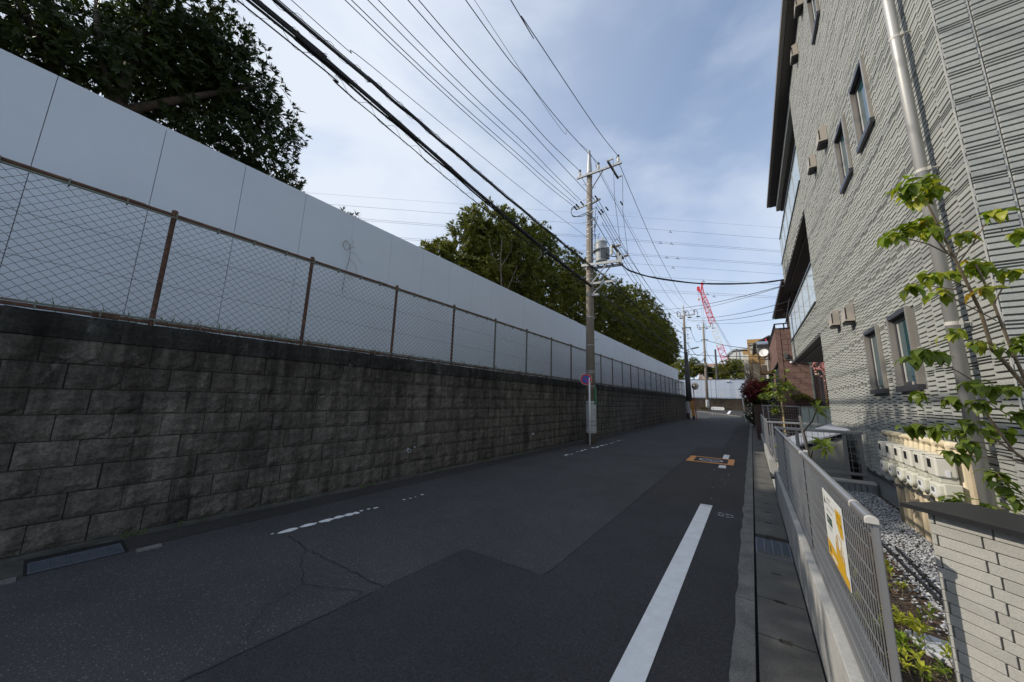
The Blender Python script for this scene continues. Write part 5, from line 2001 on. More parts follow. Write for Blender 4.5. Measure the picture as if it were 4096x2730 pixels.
for i, (pts, a, b) in enumerate([([(-7.9, 10.4, 2.17), (-7.95, 10.25, 6.0), (-8, 10.2, 7.2), (-8, 10.25, 8.2)], .03, .01), ([(-7.95, 10.22, 6.9), (-8, 10.9, 7.8), (-8, 10.95, 8.4)], .014, .006), ([(-7.95, 10.22, 6.6), (-8, 9.7, 7.1), (-8, 9.4, 7.7)], .014, .006),
                                 ([(-7.9, 10.4, 5.6), (-8, 11.2, 6.9), (-8, 11.6, 7.6), (-8, 11.75, 8.4)], .018, .006), ([(-8, 11.2, 6.7), (-8, 11.9, 7.1), (-8, 12.3, 7.4)], .010, .005), ([(-8, 11.0, 6.5), (-8, 11.7, 6.6), (-8, 12.2, 6.9)], .009, .004), ([(-8, 10.6, 6.0), (-8, 10.3, 6.5)], .008, .004), ([(-8, 11.3, 7.0), (-8, 11.3, 7.9)], .008, .004)]):
    build('trunk' if i == 0 else 'branch', MB().tube(pts, [a + (b - a) * k / (len(pts) - 1) for k in range(len(pts))], 6), M_BARKL, sap)

# ------------------------------------------------------------------ utility poles
def curve(P, n=8):
    return curve_pts(P, n)


def insulator(parent, p, axis, s=1.0, cap=True, m=None, name='insulator'):
    mb = MB()
    pr = [(.018, 0), (.05, .02), (.052, .05), (.03, .06), (.055, .09), (.056, .13), (.03, .14), (.05, .17), (.045, .21), (.03, .22)]
    mb.lathe(p, [(a * s, b * s) for a, b in pr], 14, axis)
    o_ = build(name, mb, m or M_PORC, parent, smooth=False)
    if cap:
        c = Vector(p)
        d = {'x': Vector((1, 0, 0)), 'y': Vector((0, 1, 0)), 'z': Vector((0, 0, 1))}[axis] * (.22 * s)
        mc = MB()
        mc.lathe(c + d, [(.045 * s, 0), (.05 * s, .06 * s), (.04 * s, .10 * s)], 12, axis)
        build('insulator_cover', mc, M_BLACK, o_)
    return o_


PX, PYY = -4.83, 11.86
p1 = thing('utility_pole', 'tall concrete utility pole with a grey transformer on the left edge of the road', 'utility pole', (PX, PYY, 0))
build('pole', MB().tube([(PX, PYY, -.1), (PX - .0, PYY, 5.0), (PX + .05, PYY, 10.72)], [.18, .150, .108], 24), M_CPOLE, p1, smooth=True)
build('pole_cap', MB().lathe((PX + .055, PYY, 10.66), [(.116, 0), (.112, .25), (.07, .9), (.052, 1.18), (.058, 1.19), (.05, 1.23)], 16), M_GALV, p1, smooth=True)
build('sleeve', MB().lathe((PX, PYY, .38), [(.184, 0), (.186, .02), (.182, 1.12), (.175, 1.14)], 28), M_SLEEVE, p1, smooth=True)
for z in (1.43, .80, .66):
    build('band', MB().lathe((PX, PYY, z), [(.188, -.008), (.188, .008)], 24), M_GALVD, p1)
build('notice_plate', MB().box(PX + .12, PX + .19, PYY - .115, PYY - .095, 1.0, 1.25), M_SLEEVE, p1)
gs = build('green_plate', MB().box(PX + .175, PX + .187, PYY - .09, PYY + .09, 1.40, 2.02), M_GREENS, p1)
text('lettering', list('スクールゾーン'), .085, M_WHITE, (PX + .1885, PYY, 1.71), (0, 1, 0), (0, 0, 1), gs, vertical=True)
build('plate_bracket', MB().box(PX - .14, PX + .17, PYY - .175, PYY - .165, 1.975, 1.99), M_GALV, p1)
for z in (2.06, 2.56, 2.62, 3.6, 4.7, 5.55, 5.62, 6.2, 6.42, 7.0, 7.15, 7.35, 7.9, 8.1, 8.3, 8.55, 8.65, 9.0, 9.1, 9.35, 9.6, 10.3):
    r_ = .150 + (.18 - .150) * (1 - z / 5) if z < 5 else .150 - (z - 5) / 5.72 * .042
    dx = 0 if z < 5 else .05 * (z - 5) / 5.72
    build('band', MB().lathe((PX + dx, PYY, z), [(r_ + .006, -.014), (r_ + .006, .014)], 20), M_GALV, p1)
for i, z in enumerate([2.9, 3.35, 3.8, 4.3, 4.8, 5.3, 5.8, 6.7, 7.2, 7.7, 8.2, 8.7, 9.2, 9.7, 10.1, 10.4]):
    sd = -1 if i % 2 else 1
    m = MB()
    m.tube([(PX + .03 + sd * .1, PYY, z), (PX + .03 + sd * .28, PYY - .02, z), (PX + .03 + sd * .285, PYY - .02, z + .03)], .009, 6)
    build('step_bolt', m, M_GALV, p1)
build('conduit', MB().tube([(PX + .12, PYY - .09, 6.9), (PX + .125, PYY - .10, 8.2), (PX + .10, PYY - .12, 8.9)], .03, 10), M_GALVD, p1)
# top crossarm with three insulators and a short dark arm across it
build('crossarm', MB().beam((-5.27, PYY - .15, 10.70), (-3.40, PYY - .15, 10.66), .075, .075), M_GALV, p1)
build('arm_brace', MB().beam((-4.68, PYY - .13, 9.95), (-4.15, PYY - .14, 10.64), .04, .025), M_GALVD, p1)
for x in (-5.13, -4.33, -3.53):
    insulator(p1, (x, PYY - .15, 10.735), 'z', .95)
build('transfer_arm', MB().beam((-3.8, 11.25, 10.60), (-3.8, 12.5, 10.62), .07, .06), M_GALVD, p1)
for y in (11.30, 12.45):
    insulator(p1, (-3.76, y, 10.64), 'x', .7, False)
# arms for the low-voltage wires
build('side_arm', MB().beam((-4.70, PYY - .05, 9.40), (-4.30, PYY - .10, 9.46), .06, .06), M_GALVD, p1)
build('side_arm', MB().beam((-5.35, PYY - .1, 9.35), (-4.70, PYY - .1, 9.42), .06, .06), M_GALV, p1)
for z in (8.35, 8.65, 9.0):
    insulator(p1, (-4.70, PYY - .1, z), 'x', .6, False)
for x, z in ((-5.25, 9.28), (-5.15, 9.34), (-4.95, 9.38), (-4.35, 9.42)):
    m = MB()
    m.lathe((x, PYY - .55, z - .05), [(.012, 0), (.034, .06), (.02, .16), (.036, .24), (.012, .34)], 10, 'y')
    build('dead_end_clamp', m, M_BLACK, p1)
    m = MB()
    m.lathe((x + .7, PYY + .35, z - .05), [(.012, 0), (.034, .06), (.02, .16), (.036, .24), (.012, .34)], 10, 'y')
    build('dead_end_clamp', m, M_BLACK, p1)
m = MB()
for k in range(7):
    a = random.uniform(-.25, .35)
    z0 = random.uniform(8.0, 9.3)
    m.tube([(PX + .1, PYY - .1, z0), (PX + .25 + a * .4, PYY - .2, z0 - .25), (PX + .35 + a * .5, PYY - .1, z0 - .15), (PX + .2, PYY + .1, z0 - .6)], .010, 6)
for k in range(2):
    z0 = 9.25 + .06 * k
    m.tube(curve([(PX - .3, PYY - .4, z0), (PX - .55, PYY - .45, z0 - .10), (PX - .5, PYY - .42, z0 - .35 - .1 * k), (PX - .2, PYY - .3, z0 - .42), (PX - .02, PYY - .16, z0 - .3)]), .012, 6)
build('jumper_wires', m, M_CABLE, p1)
# transformer
tr = build('transformer', MB().lathe((-4.33, PYY - .02, 6.82), [(.20, 0), (.225, .02), (.225, .74), (.235, .75), (.235, .80), (.21, .83), (.08, .86)], 28), M_TRAFO, p1, smooth=False)
for z in (7.0, 7.3):
    build('tank_band', MB().lathe((-4.33, PYY - .02, z), [(.229, -.012), (.229, .012)], 28), M_TRAFO, tr)
for k in range(9):
    a = rad(-75 + k * 12.5)
    c = Vector((-4.33 + .22 * math.cos(a), PYY - .02 + .22 * math.sin(a), 0))
    d = Vector((math.cos(a), math.sin(a), 0))
    m = MB()
    m.beam(c + Vector((0, 0, 7.15)), c + d * .09 + Vector((0, 0, 7.15)), .012, .46)
    build('cooling_fin', m, M_TRAFO, tr)
build('fin_strap', MB().lathe((-4.33, PYY - .02, 7.28), [(.318, -.01), (.318, .01)], 20), M_TRAFO, tr).scale = (1, 1, 1)
for dx, dy in ((-.1, -.12), (.1, -.12), (.0, .12)):
    build('bushing', MB().lathe((-4.33 + dx, PYY + dy, 7.66), [(.03, 0), (.04, .03), (.025, .05), (.036, .08), (.02, .12)], 12), M_PORC, tr)
for z in (6.95, 7.4, 7.55):
    build('tank_lug', MB().box(-4.33 - .25, -4.33 - .2, PYY - .16, PYY - .10, z, z + .05), M_TRAFO, tr)
for z in (7.02, 7.28):
    build('hanger', MB().box(-4.72, -4.53, PYY - .07, PYY + .03, z, z + .04), M_GALV, p1)
for dy in (-.22, .18):
    build('platform_beam', MB().beam((-5.06, PYY + dy, 6.77), (-3.56, PYY + dy, 6.64), .05, .10), M_GALV, p1)
for k in range(4):
    x = -4.5 + .28 * k
    build('platform_tie', MB().box(x - .03, x + .03, PYY - .19, PYY + .16, 6.74 - .024 * k, 6.77 - .024 * k), M_GALVD, p1)
for dy in (-.2, .16):
    build('platform_brace', MB().beam((-4.70, PYY + dy, 5.95), (-4.05, PYY + dy, 6.64), .045, .03), M_GALV, p1)
m = MB()
m.beam((-3.70, PYY, 6.62), (-3.70, PYY, 7.18), .06, .10)
m.beam((-3.58, PYY, 6.60), (-3.58, PYY, 6.95), .04, .06)
build('cutout_post', m, M_GALV, p1)
build('cutout_arm', MB().beam((-3.70, 11.30, 7.16), (-3.70, 12.55, 7.10), .07, .07), M_GALVD, p1)
for y, z in ((11.55, 7.2), (12.5, 7.16)):
    insulator(p1, (-3.66, y, z), 'x', .8, False, M_PORCB)
m = MB()
m.lathe((-3.78, 11.42, 6.86), [(.05, 0), (.055, .10), (.04, .12), (.055, .16), (.04, .2), (.055, .26), (.03, .34)], 12)
build('fuse_cutout', m, M_PORC, p1)
m = MB()
m.tube([(-3.6, 12.45, 10.62), (-3.63, 12.45, 9.0), (-3.5, 12.5, 7.18)], .008, 5)
m.tube([(-3.6, 11.3, 10.64), (-3.6, 11.35, 9.0), (-3.48, 11.5, 7.24)], .008, 5)
m.tube([(-3.48, 11.5, 7.26), (-3.6, 11.45, 7.42), (-3.78, 11.42, 7.3)], .008, 5)
m.tube([(-3.5, 12.5, 7.2), (-3.6, 12.1, 7.36), (-3.78, 11.8, 7.3)], .008, 5)
m.tube([(-4.2, PYY - .1, 7.2), (-4.0, PYY - .2, 6.95), (-3.7, PYY, 6.9)], .022, 6)
build('drop_wires', m, M_CABLE, p1)
# lower arm that carries the communication bundles
build('lower_arm', MB().beam((-4.72, PYY - .05, 6.02), (-3.78, PYY - .05, 5.97), .05, .08), M_GALV, p1)
build('lower_arm_brace', MB().beam((-4.66, PYY - .05, 5.62), (-4.22, PYY - .05, 5.98), .04, .04), M_GALV, p1)
build('lower_bracket', MB().box(-4.70, -4.45, PYY - .12, PYY + .02, 5.50, 5.58), M_GALV, p1)

# no-parking sign
sn = thing('no_parking_sign', 'round red and blue no parking sign on a white post before the near pole', 'road sign', (-4.72, 11.46, 0))
build('post', MB().tube([(-4.72, 11.46, 0), (-4.715, 11.46, 2.36)], .030, 14), M_WHITE, sn, smooth=True)
sc_ = Vector((-4.82, 11.41, 2.29))
sn_n = Vector((.30, -1, -.02)).normalized()
m = MB()
m.disc(sc_, .205, sn_n, 40)
m.disc(sc_ - sn_n * .012, .205, -sn_n, 40)
m.disc(sc_, .205, sn_n, 40, 0, .2049)
build('plate', m, M_WHITE, sn)
build('red_ring', MB().disc(sc_ + sn_n * .002, .196, sn_n, 40, 0, .138), M_RED, sn)
build('blue_field', MB().disc(sc_ + sn_n * .0025, .138, sn_n, 40), M_BLUE, sn)
ax = sn_n.cross(Vector((0, 0, 1))).normalized()
d1 = (-ax + Vector((0, 0, -1))).normalized()
if d1.x < 0:
    pass
dd_ = Vector((ax.x, ax.y, 0)).normalized()
if dd_.x < 0:
    dd_ = -dd_
sl_d = (dd_ - Vector((0, 0, 1))).normalized()
sl_n = sl_d.cross(sn_n).normalized()
c0 = sc_ + sn_n * .0034
build('red_slash', MB().add([c0 + sl_d * .15 + sl_n * .018, c0 + sl_d * .15 - sl_n * .018, c0 - sl_d * .15 - sl_n * .018, c0 - sl_d * .15 + sl_n * .018], [(0, 1, 2, 3)]), M_RED, sn)
build('clip', MB().box(-4.76, -4.70, 11.425, 11.46, 2.2, 2.23), M_GALV, sn)
build('sticker', MB().lathe((-4.7175, 11.46, 1.70), [(.0306, 0), (.0306, .055)], 14), M_LABEL, sn)
build('sticker_band', MB().lathe((-4.7175, 11.46, 1.765), [(.0308, 0), (.0308, .012)], 14), M_GALVD, sn)


def pole_far(name, label, x, y, z0, top, r0, r1, arm1, arm2, dark=None):
    t = thing(name, label, 'utility pole', (x, y, z0))
    lean = .012
    build('pole', MB().tube([(x, y, z0 - .1), (x + lean * (top - z0), y, top - 1.1)], [r0, r1], 16), M_CPOLE, t, smooth=True)
    xt = x + lean * (top - z0)
    build('pole_cap', MB().lathe((xt, y, top - 1.15), [(r1 + .01, 0), (r1 * .8, .6), (.05, 1.1), (.05, 1.15)], 12), M_GALV, t)
    if arm1:
        a, b, z = arm1
        build('crossarm', MB().beam((a, y, z), (b, y, z + .05), .09, .12), M_GALV, t)
        for k in range(3):
            xx = a + (b - a) * (k + .04) / 2.1
            insulator(t, (xx, y, z + .06), 'z', 1.1)
            m = MB()
            m.tube([(xx, y - .3, z + .05), (xx - .03, y - .25, z + .45), (xx + .1, y, z + .55), (xx + .25, y + .2, z + .35), (xx + .22, y + .3, z)], .022, 6)
            build('jumper', m, M_CABLE, t)
            m = MB()
            m.lathe((xx + .1, y + .25, z - .15), [(.02, 0), (.075, .1), (.05, .3), (.02, .4)], 8, 'x')
            build('dead_end_clamp', m, M_BLACK, t)
    if arm2:
        a, b, z = arm2
        build('low_arm', MB().beam((a, y, z), (b, y, z), .08, .08), M_GALVD, t)
        for xx in (a + .05, b - .05):
            build('arm_hook', MB().tube([(xx, y, z), (xx, y, z - .22), (xx + .08, y, z - .28)], .03, 6), M_GALVD, t)
    return t


p2 = pole_far('utility_pole', 'concrete utility pole with a dark lower half at the end of the block wall', -5.10, 36.87, 0, 11.4, .165, .105, (-5.56, -3.95, 10.28), (-5.2, -4.37, 9.03))
build('dark_lower_cone', MB().tube([(-4.93, 36.87, 1.745), (-4.95, 36.87, 3.6), (-4.98, 36.87, 6.6)], [.262, .215, .158], 18), M_DPOLE, p2, smooth=True)  # dark cone round the pole's lower part, wider towards the bottom
build('sleeve', MB().lathe((-5.08, 36.87, .58), [(.176, 0), (.174, 1.15)], 18), M_SLEEVE, p2)
for z in (8.3, 7.9, 7.45):
    insulator(p2, (-4.75, 36.8, z), 'x', .8, False)
build('lamp_arm', MB().beam((-4.85, 36.7, 6.75), (-4.45, 36.6, 6.83), .05, .05), M_GALV, p2)
build('street_lamp', MB().hexa([(-4.40, 36.5, 6.76), (-3.78, 36.5, 6.88), (-3.78, 36.7, 6.88), (-4.40, 36.7, 6.76), (-4.40, 36.5, 6.90), (-3.78, 36.5, 7.00), (-3.78, 36.7, 7.00), (-4.40, 36.7, 6.90)]), M_GALV, p2, bevel=.02)
gw = thing('guy_wire', 'guy wire in a tapered orange cover beside the pole at the wall end', 'guy wire', (-4.62, 36.6, 0))
m = MB()
m.hexa([(-4.72, 36.55, .32), (-4.48, 36.55, .32), (-4.48, 36.67, .32), (-4.72, 36.67, .32), (-4.76, 36.55, 1.78), (-4.60, 36.55, 1.78), (-4.60, 36.67, 1.78), (-4.76, 36.67, 1.78)])
build('cover', m, M_YGUARD, gw)
build('cover_band', MB().box(-4.735, -4.465, 36.54, 36.68, .42, .50), M_ORANGE, gw)
build('stub', MB().box(-4.70, -4.50, 36.56, 36.66, 0, .32), M_BLACK, gw)
build('wire', MB().tube([(-4.67, 36.6, 1.75), (-4.72, 36.7, 9.7)], .008, 5), M_THIN, gw)
tag(build('marker_post', MB().tube([(-4.36, 36.5, 0), (-4.47, 36.5, 1.7)], .022, 8), M_WHITE), 'thin white marker post between the orange cover and the mirror', 'post')
mi = thing('convex_mirror', 'round convex traffic mirror on an orange post at the corner', 'traffic mirror', (-4.30, 36.0, 0))
build('post', MB().tube([(-4.30, 36, 0), (-4.33, 36, 1.0), (-4.38, 36, 2.0), (-4.42, 36, 3.3)], .038, 10), M_MPOLE, mi)
mc, mn = Vector((-4.22, 35.85, 3.13)), Vector((.75, -.95, -.12)).normalized()
m = MB()
a_ = mn.cross(Vector((0, 0, 1))).normalized()
b_ = mn.cross(a_)
vs, fs = [], []
for i in range(7):
    t = i / 6
    for k in range(24):
        q = 2 * math.pi * k / 24
        vs.append(mc + (a_ * math.cos(q) + b_ * math.sin(q)) * .31 * max(t, .01) + mn * (.06 * (1 - t * t)))
for i in range(6):
    for k in range(24):
        fs.append((i * 24 + k, i * 24 + (k + 1) % 24, (i + 1) * 24 + (k + 1) % 24, (i + 1) * 24 + k))
build('face', MB().add(vs, fs), M_MIRROR, mi, smooth=True)
m = MB()
m.disc(mc, .335, mn, 24, 0, .305)
m.disc(mc - mn * .05, .335, -mn, 24)
ring = [mc + (a_ * math.cos(2 * math.pi * k / 24) + b_ * math.sin(2 * math.pi * k / 24)) * .335 for k in range(24)]
m.add(ring + [p - mn * .05 for p in ring], [(k, (k + 1) % 24, 24 + (k + 1) % 24, 24 + k) for k in range(24)])
build('rim', m, M_MPOLE, mi)
p3 = pole_far('utility_pole', 'grey concrete utility pole standing behind the planter on the island', -5.0, 54, .5, 13.55, .20, .12, (-5.60, -3.88, 12.32), (-5.22, -4.35, 10.55))
build('sleeve', MB().lathe((-4.98, 54, .7), [(.212, 0), (.21, 1.35)], 16), M_SLEEVE, p3)
m = MB()
for i, (a, b) in enumerate([(2.0, -.1), (1.82, .06), (1.64, -.08)]):
    m.tube([(-4.98 - .1, 53.78, a), (-4.98 + .08, 53.77, a - .14), (-4.98 - .06, 53.77, a - .24), (-4.98 + .1, 53.78, a - .3)], .018, 5)
m.disc((-4.95, 53.77, 1.3), .11, (0, -1, 0), 16, 0, .07)
m.disc((-4.98, 53.765, 1.15), .09, (0, -1, 0), 16, 0, .055)
build('graffiti', m, M_INK, p3)
build('lamp_arm', MB().beam((-4.9, 53.9, 7.14), (-5.9, 53.7, 7.16), .05, .05), M_GALV, p3)
build('street_lamp', MB().box(-6.25, -5.2, 53.6, 53.8, 6.86, 7.04), M_GALVD, p3, bevel=.03)
build('sign_arm', MB().beam((-5.3, 53.8, 7.3), (-4.9, 53.8, 7.9), .12, .06), M_GALVD, p3)
st4 = thing('stub_pole', 'short dark stub pole without arms behind the far hoarding', 'utility pole', (-4.18, 62.5, .5))
build('pole', MB().tube([(-4.22, 62.5, .5), (-4.15, 62.5, 10.1)], [.17, .13], 12), M_DPOLE, st4)
build('pole_cap', MB().lathe((-4.15, 62.5, 10.1), [(.14, 0), (.14, .12), (.08, .16)], 12), M_GALVD, st4)
for z in (9.2, 7.6):
    build('band', MB().lathe((-4.16, 62.5, z), [(.16, -.04), (.16, .04)], 12), M_GALVD, st4)

# ------------------------------------------------------------------ overhead cables, each a thing
def cable(label, P, r, m=M_CABLE, group=None, n=8, name='overhead_wire', cat='cable', sag=0.0):
    pts = curve_pts(P, n)
    if sag:
        N_ = len(pts) - 1
        pts = [p - Vector((0, 0, sag * 4 * (i / N_) * (1 - i / N_))) for i, p in enumerate(pts)]
    o_ = build(name, MB().tube(pts, r, 6), m)
    tag(o_, label, cat, group)
    return o_


def bundle(label, P, offs, hanger, group=None, n=20):
    t = thing('cable_bundle', label, 'cable', P[-1], group)
    pts = curve_pts(P, n)
    for k, (dx, dz, r, wob) in enumerate(offs):
        q = [p + Vector((dx + wob * math.sin(i * .55 + k), 0, dz + wob * math.cos(i * .43 + 2 * k))) for i, p in enumerate(pts)]
        build('cable', MB().tube(q, r, 6), M_CABLE, t)
    # the spiral hanger wound round the bundle
    h, rx, cz, pitch = hanger
    sp = []
    L_ = 0
    for a, b in zip(pts[:-1], pts[1:]):
        d = (b - a).length
        m_ = max(2, int(d / .05))
        for i in range(m_):
            q = a.lerp(b, i / m_)
            th = 2 * math.pi * (L_ + d * i / m_) / pitch
            sp.append(q + Vector((rx * math.cos(th), 0, cz + h * math.sin(th))))
        L_ += d
    build('spiral_hanger', MB().tube(sp, .0028, 4), M_CABLE, t)
    return t


def yz(x, pts):
    return [(x, y, z) for y, z in pts]


bundle('lower thick black bundle of communication cables reaching the lowest arm of the nearer pole', yz(-4.7, [(-24, 6.5), (-10, 6.45), (.79, 6.36), (1.34, 6.34), (3.19, 6.23), (5.33, 6.08), (8.5, 5.94), (11.7, 5.88)]),
       [(0, 0, .022, .004), (.03, -.02, .022, .004), (-.02, -.035, .018, .006), (.02, .03, .013, .002), (.0, .045, .008, 0)], (.075, .055, .0, .42))
bundle('loosely hung pair of thin cables beside the lower thick bundle', yz(-4.78, [(-24, 6.42), (-10, 6.36), (.71, 6.27), (1.94, 6.18), (3.10, 6.08), (5.00, 5.93), (8.5, 5.84), (11.7, 5.80)]),
       [(0, 0, .009, .003), (.02, -.025, .007, .004)], (.07, .04, .05, .5))
bundle('upper thick black cable bundle passing the nearer pole below the transformer', yz(-4.6, [(-24, 6.75), (-10, 6.55), (.99, 6.49), (2.41, 6.50), (3.95, 6.49), (6.14, 6.49), (9, 6.53), (11.6, 6.58)]),
       [(0, 0, .026, .006), (.025, -.028, .022, .008), (-.02, .025, .014, .004), (.0, .05, .007, 0)], (.06, .05, .015, .42))
bundle('black cable bundle running on from the nearer pole to the pole at the wall end', yz(-4.65, [(11.6, 6.60), (12.2, 6.70), (15.83, 6.66), (21.17, 6.48), (26.14, 6.34), (31, 6.36), (36.9, 6.55)]),
       [(0, 0, .026, .006), (.025, -.028, .02, .008), (-.02, .025, .012, .004)], (.055, .045, .01, .5), None, 10)
bundle('lower cable bundle running on along the hoarding to the pole at the wall end', yz(-4.75, [(11.7, 5.90), (15.12, 5.88), (18, 5.86), (23.4, 5.83), (30, 5.95), (36.9, 6.22)]),
       [(0, 0, .02, .004), (.02, -.02, .014, .006)], (.05, .04, .0, .5), None, 10)
cable('lowest thin cable running along the hoarding between the two poles', yz(-4.9, [(11.7, 5.55), (16, 5.35), (24, 5.3), (36.9, 5.9)]), .016)
cable('thin single wire sloping to the nearer pole between thick bundles and service wires', yz(-4.9, [(-24, 8.2), (-8, 7.3), (1.22, 7.03), (2.46, 7.11), (7.28, 7.48), (11.8, 8.01)]), .006, M_THIN)
GL = 'low voltage wires ending at the nearer pole'
for x, pts, lab in ((-5.28, [(-24, 9.4), (-8, 8.4), (2.05, 8.34), (7.84, 8.81), (9.47, 8.97), (11.3, 9.26)], 'lowest of the four low voltage wires at the nearer pole'),
                    (-5.18, [(-24, 9.5), (-8, 8.45), (2.06, 8.33), (7.68, 8.84), (9.28, 9.02), (11.3, 9.30)], 'second lowest low voltage wire, close above the lowest one'),
                    (-5.05, [(-24, 9.6), (-8, 8.55), (2.29, 8.48), (7.52, 8.98), (9.10, 9.12), (11.3, 9.36)], 'third low voltage wire up, left of the nearer pole'),
                    (-4.95, [(-24, 9.7), (-8, 8.6), (2.44, 8.56), (7.37, 9.05), (8.92, 9.17), (11.3, 9.39)], 'topmost of the four low voltage wires at the nearer pole')):
    cable(lab, yz(x, pts), .0085, M_CABLEB, GL)
cable('wire passing above the low voltage group to the side arm of the nearer pole', yz(-4.62, [(-24, 9.8), (-8, 8.8), (2.79, 8.74), (6.90, 9.14), (8.37, 9.27), (11.9, 9.62)]), .010, M_CABLEB)
GH = 'high voltage wires on the top crossarm'
cable('high voltage wire on the left insulator of the top crossarm', yz(-5.13, [(-24, 11), (-8, 9.9), (3.39, 9.83), (7.52, 10.32), (9.13, 10.50), (11.7, 10.99)]), .011, M_CABLEB, GH)
cable('high voltage wire on the middle insulator of the top crossarm', yz(-4.33, [(-24, 11), (-8, 9.95), (3.97, 9.89), (6.28, 10.07), (8.52, 10.34), (11.7, 10.99)]), .011, M_CABLEB, GH)
cable('high voltage wire on the right insulator of the top crossarm', yz(-3.53, [(-24, 11), (-8, 9.95), (4.53, 9.88), (5.08, 9.95), (9.21, 10.46), (11.7, 10.99)]), .011, M_CABLEB, GH)
cable('thin grounding wire at the very top of the nearer pole', [(-4.3, -24, 12), (-4.3, 5, 10.1), (-4.6, 9.6, 11.0), (-4.77, 11.86, 11.85)], .006, M_THIN)
cable('thin grounding wire from the top of the nearer pole towards the far pole', [(-4.77, 11.86, 11.85), (-4.75, 24, 10.6), (-4.72, 36.87, 11.35)], .006, M_THIN)
GF = 'high voltage wires between the two poles'
cable('high voltage wire leaving the right insulator towards the far pole', yz(-3.6, [(11.7, 10.98), (16.4, 10.0), (19.5, 9.6), (27, 9.2), (33, 9.8), (36.8, 10.4)]), .011, M_CABLEB, GF)
cable('high voltage wire leaving the middle insulator towards the far pole', yz(-4.45, [(11.7, 10.98), (16.2, 10.3), (21.8, 9.55), (29, 9.3), (36.8, 10.4)]), .010, M_CABLEB, GF)
cable('high voltage wire leaving the left insulator towards the far pole', yz(-5.2, [(11.7, 10.98), (14.4, 10.5), (19.4, 9.75), (28, 9.3), (36.8, 10.35)]), .010, M_CABLEB, GF)
for x, z, lab in ((-4.4, 9.45, 'upper of the slack wires between the two poles'), (-4.55, 9.3, 'middle slack wire between the two poles'), (-4.7, 8.9, 'lower slack wire between the two poles'), (-4.3, 8.5, 'lowest slack wire between the two poles')):
    cable(lab, yz(x, [(11.9, z), (17, z - .95), (24, z - 1.45), (31, z - 1.2), (36.8, z - .65)]), .011 if z != 8.9 else .014)
for k, (dx, dz) in enumerate(((0, 0), (.02, .03))):
    pass
bundle('thick black service cable drooping from the transformer platform to the apartment balcony', [(-3.57, 11.9, 6.58), (-3.3, 12.1, 6.33), (-2.6, 12.7, 6.13), (-1.5, 13.65, 6.02), (-.3, 14.7, 6.08), (.8, 15.65, 6.24), (1.42, 16.2, 6.40)],
       [(0, 0, .022, .003), (.0, .026, .012, .006)], (.028, .02, .01, 1.1), None, 10)
# wires from the far poles to the houses on the right
for a, b, r, lab in (((-8.0, 36.9, 11.4), (1.45, 16.6, 6.30), .014, 'wire crossing the sky behind the far pole top to the apartment'),
                     ((-7.8, 36.9, 10.85), (1.5, 17.4, 6.5), .010, 'fainter wire crossing just under the one behind the pole top'),
                     ((-4.7, 36.9, 10.1), (1.9, 19.2, 6.3), .014, 'wire from the far pole crossarm to the dark eave'),
                     ((-4.7, 36.9, 9.9), (1.7, 21.6, 6.45), .014, 'wire from the far pole to the far end of the dark eave'),
                     ((-4.7, 36.9, 9.8), (2.0, 22.5, 6.2), .010, 'thin wire just under the two from the far pole to the dark eave')):
    cable(lab, [a, b], r, M_CABLE, None, 16, sag=.35)
cable('drooping wires from the island pole to the ochre building', [(-5.0, 54, 10.6), (-2.0, 44, 8.1), (.5, 33, 6.0)], .03, M_CABLE, None, 10)
cable('drooping cable from the far pole arm to the island pole', [(-4.5, 36.9, 9.0), (-4.9, 45, 8.9), (-5.1, 54, 10.5)], .02, M_CABLE, None, 10)
cable('looping cable between the far pole and the island pole, lower', [(-4.9, 36.9, 7.6), (-4.9, 45, 7.2), (-5.0, 54, 8.8)], .025, M_CABLE, None, 10)
cable('looping cable between the far pole and the island pole, lowest', [(-4.9, 36.9, 6.6), (-4.7, 45, 6.5), (-5.0, 54, 7.9)], .025, M_CABLE, None, 10)
cable('cable from the far pole to the left at lamp height', [(-5.0, 36.9, 6.4), (.6, 30, 5.05)], .025, M_CABLE, None, 12, sag=.1)
cable('cable from the island pole to the stub pole', [(-5.0, 54, 9.6), (-4.2, 62.4, 7.6)], .025, M_CABLE, None, 10, sag=.3)
cable('cable from the island pole towards the ochre building, low', [(-4.9, 54, 5.9), (0.4, 34, 4.6)], .025, M_CABLE, None, 12, sag=.2)
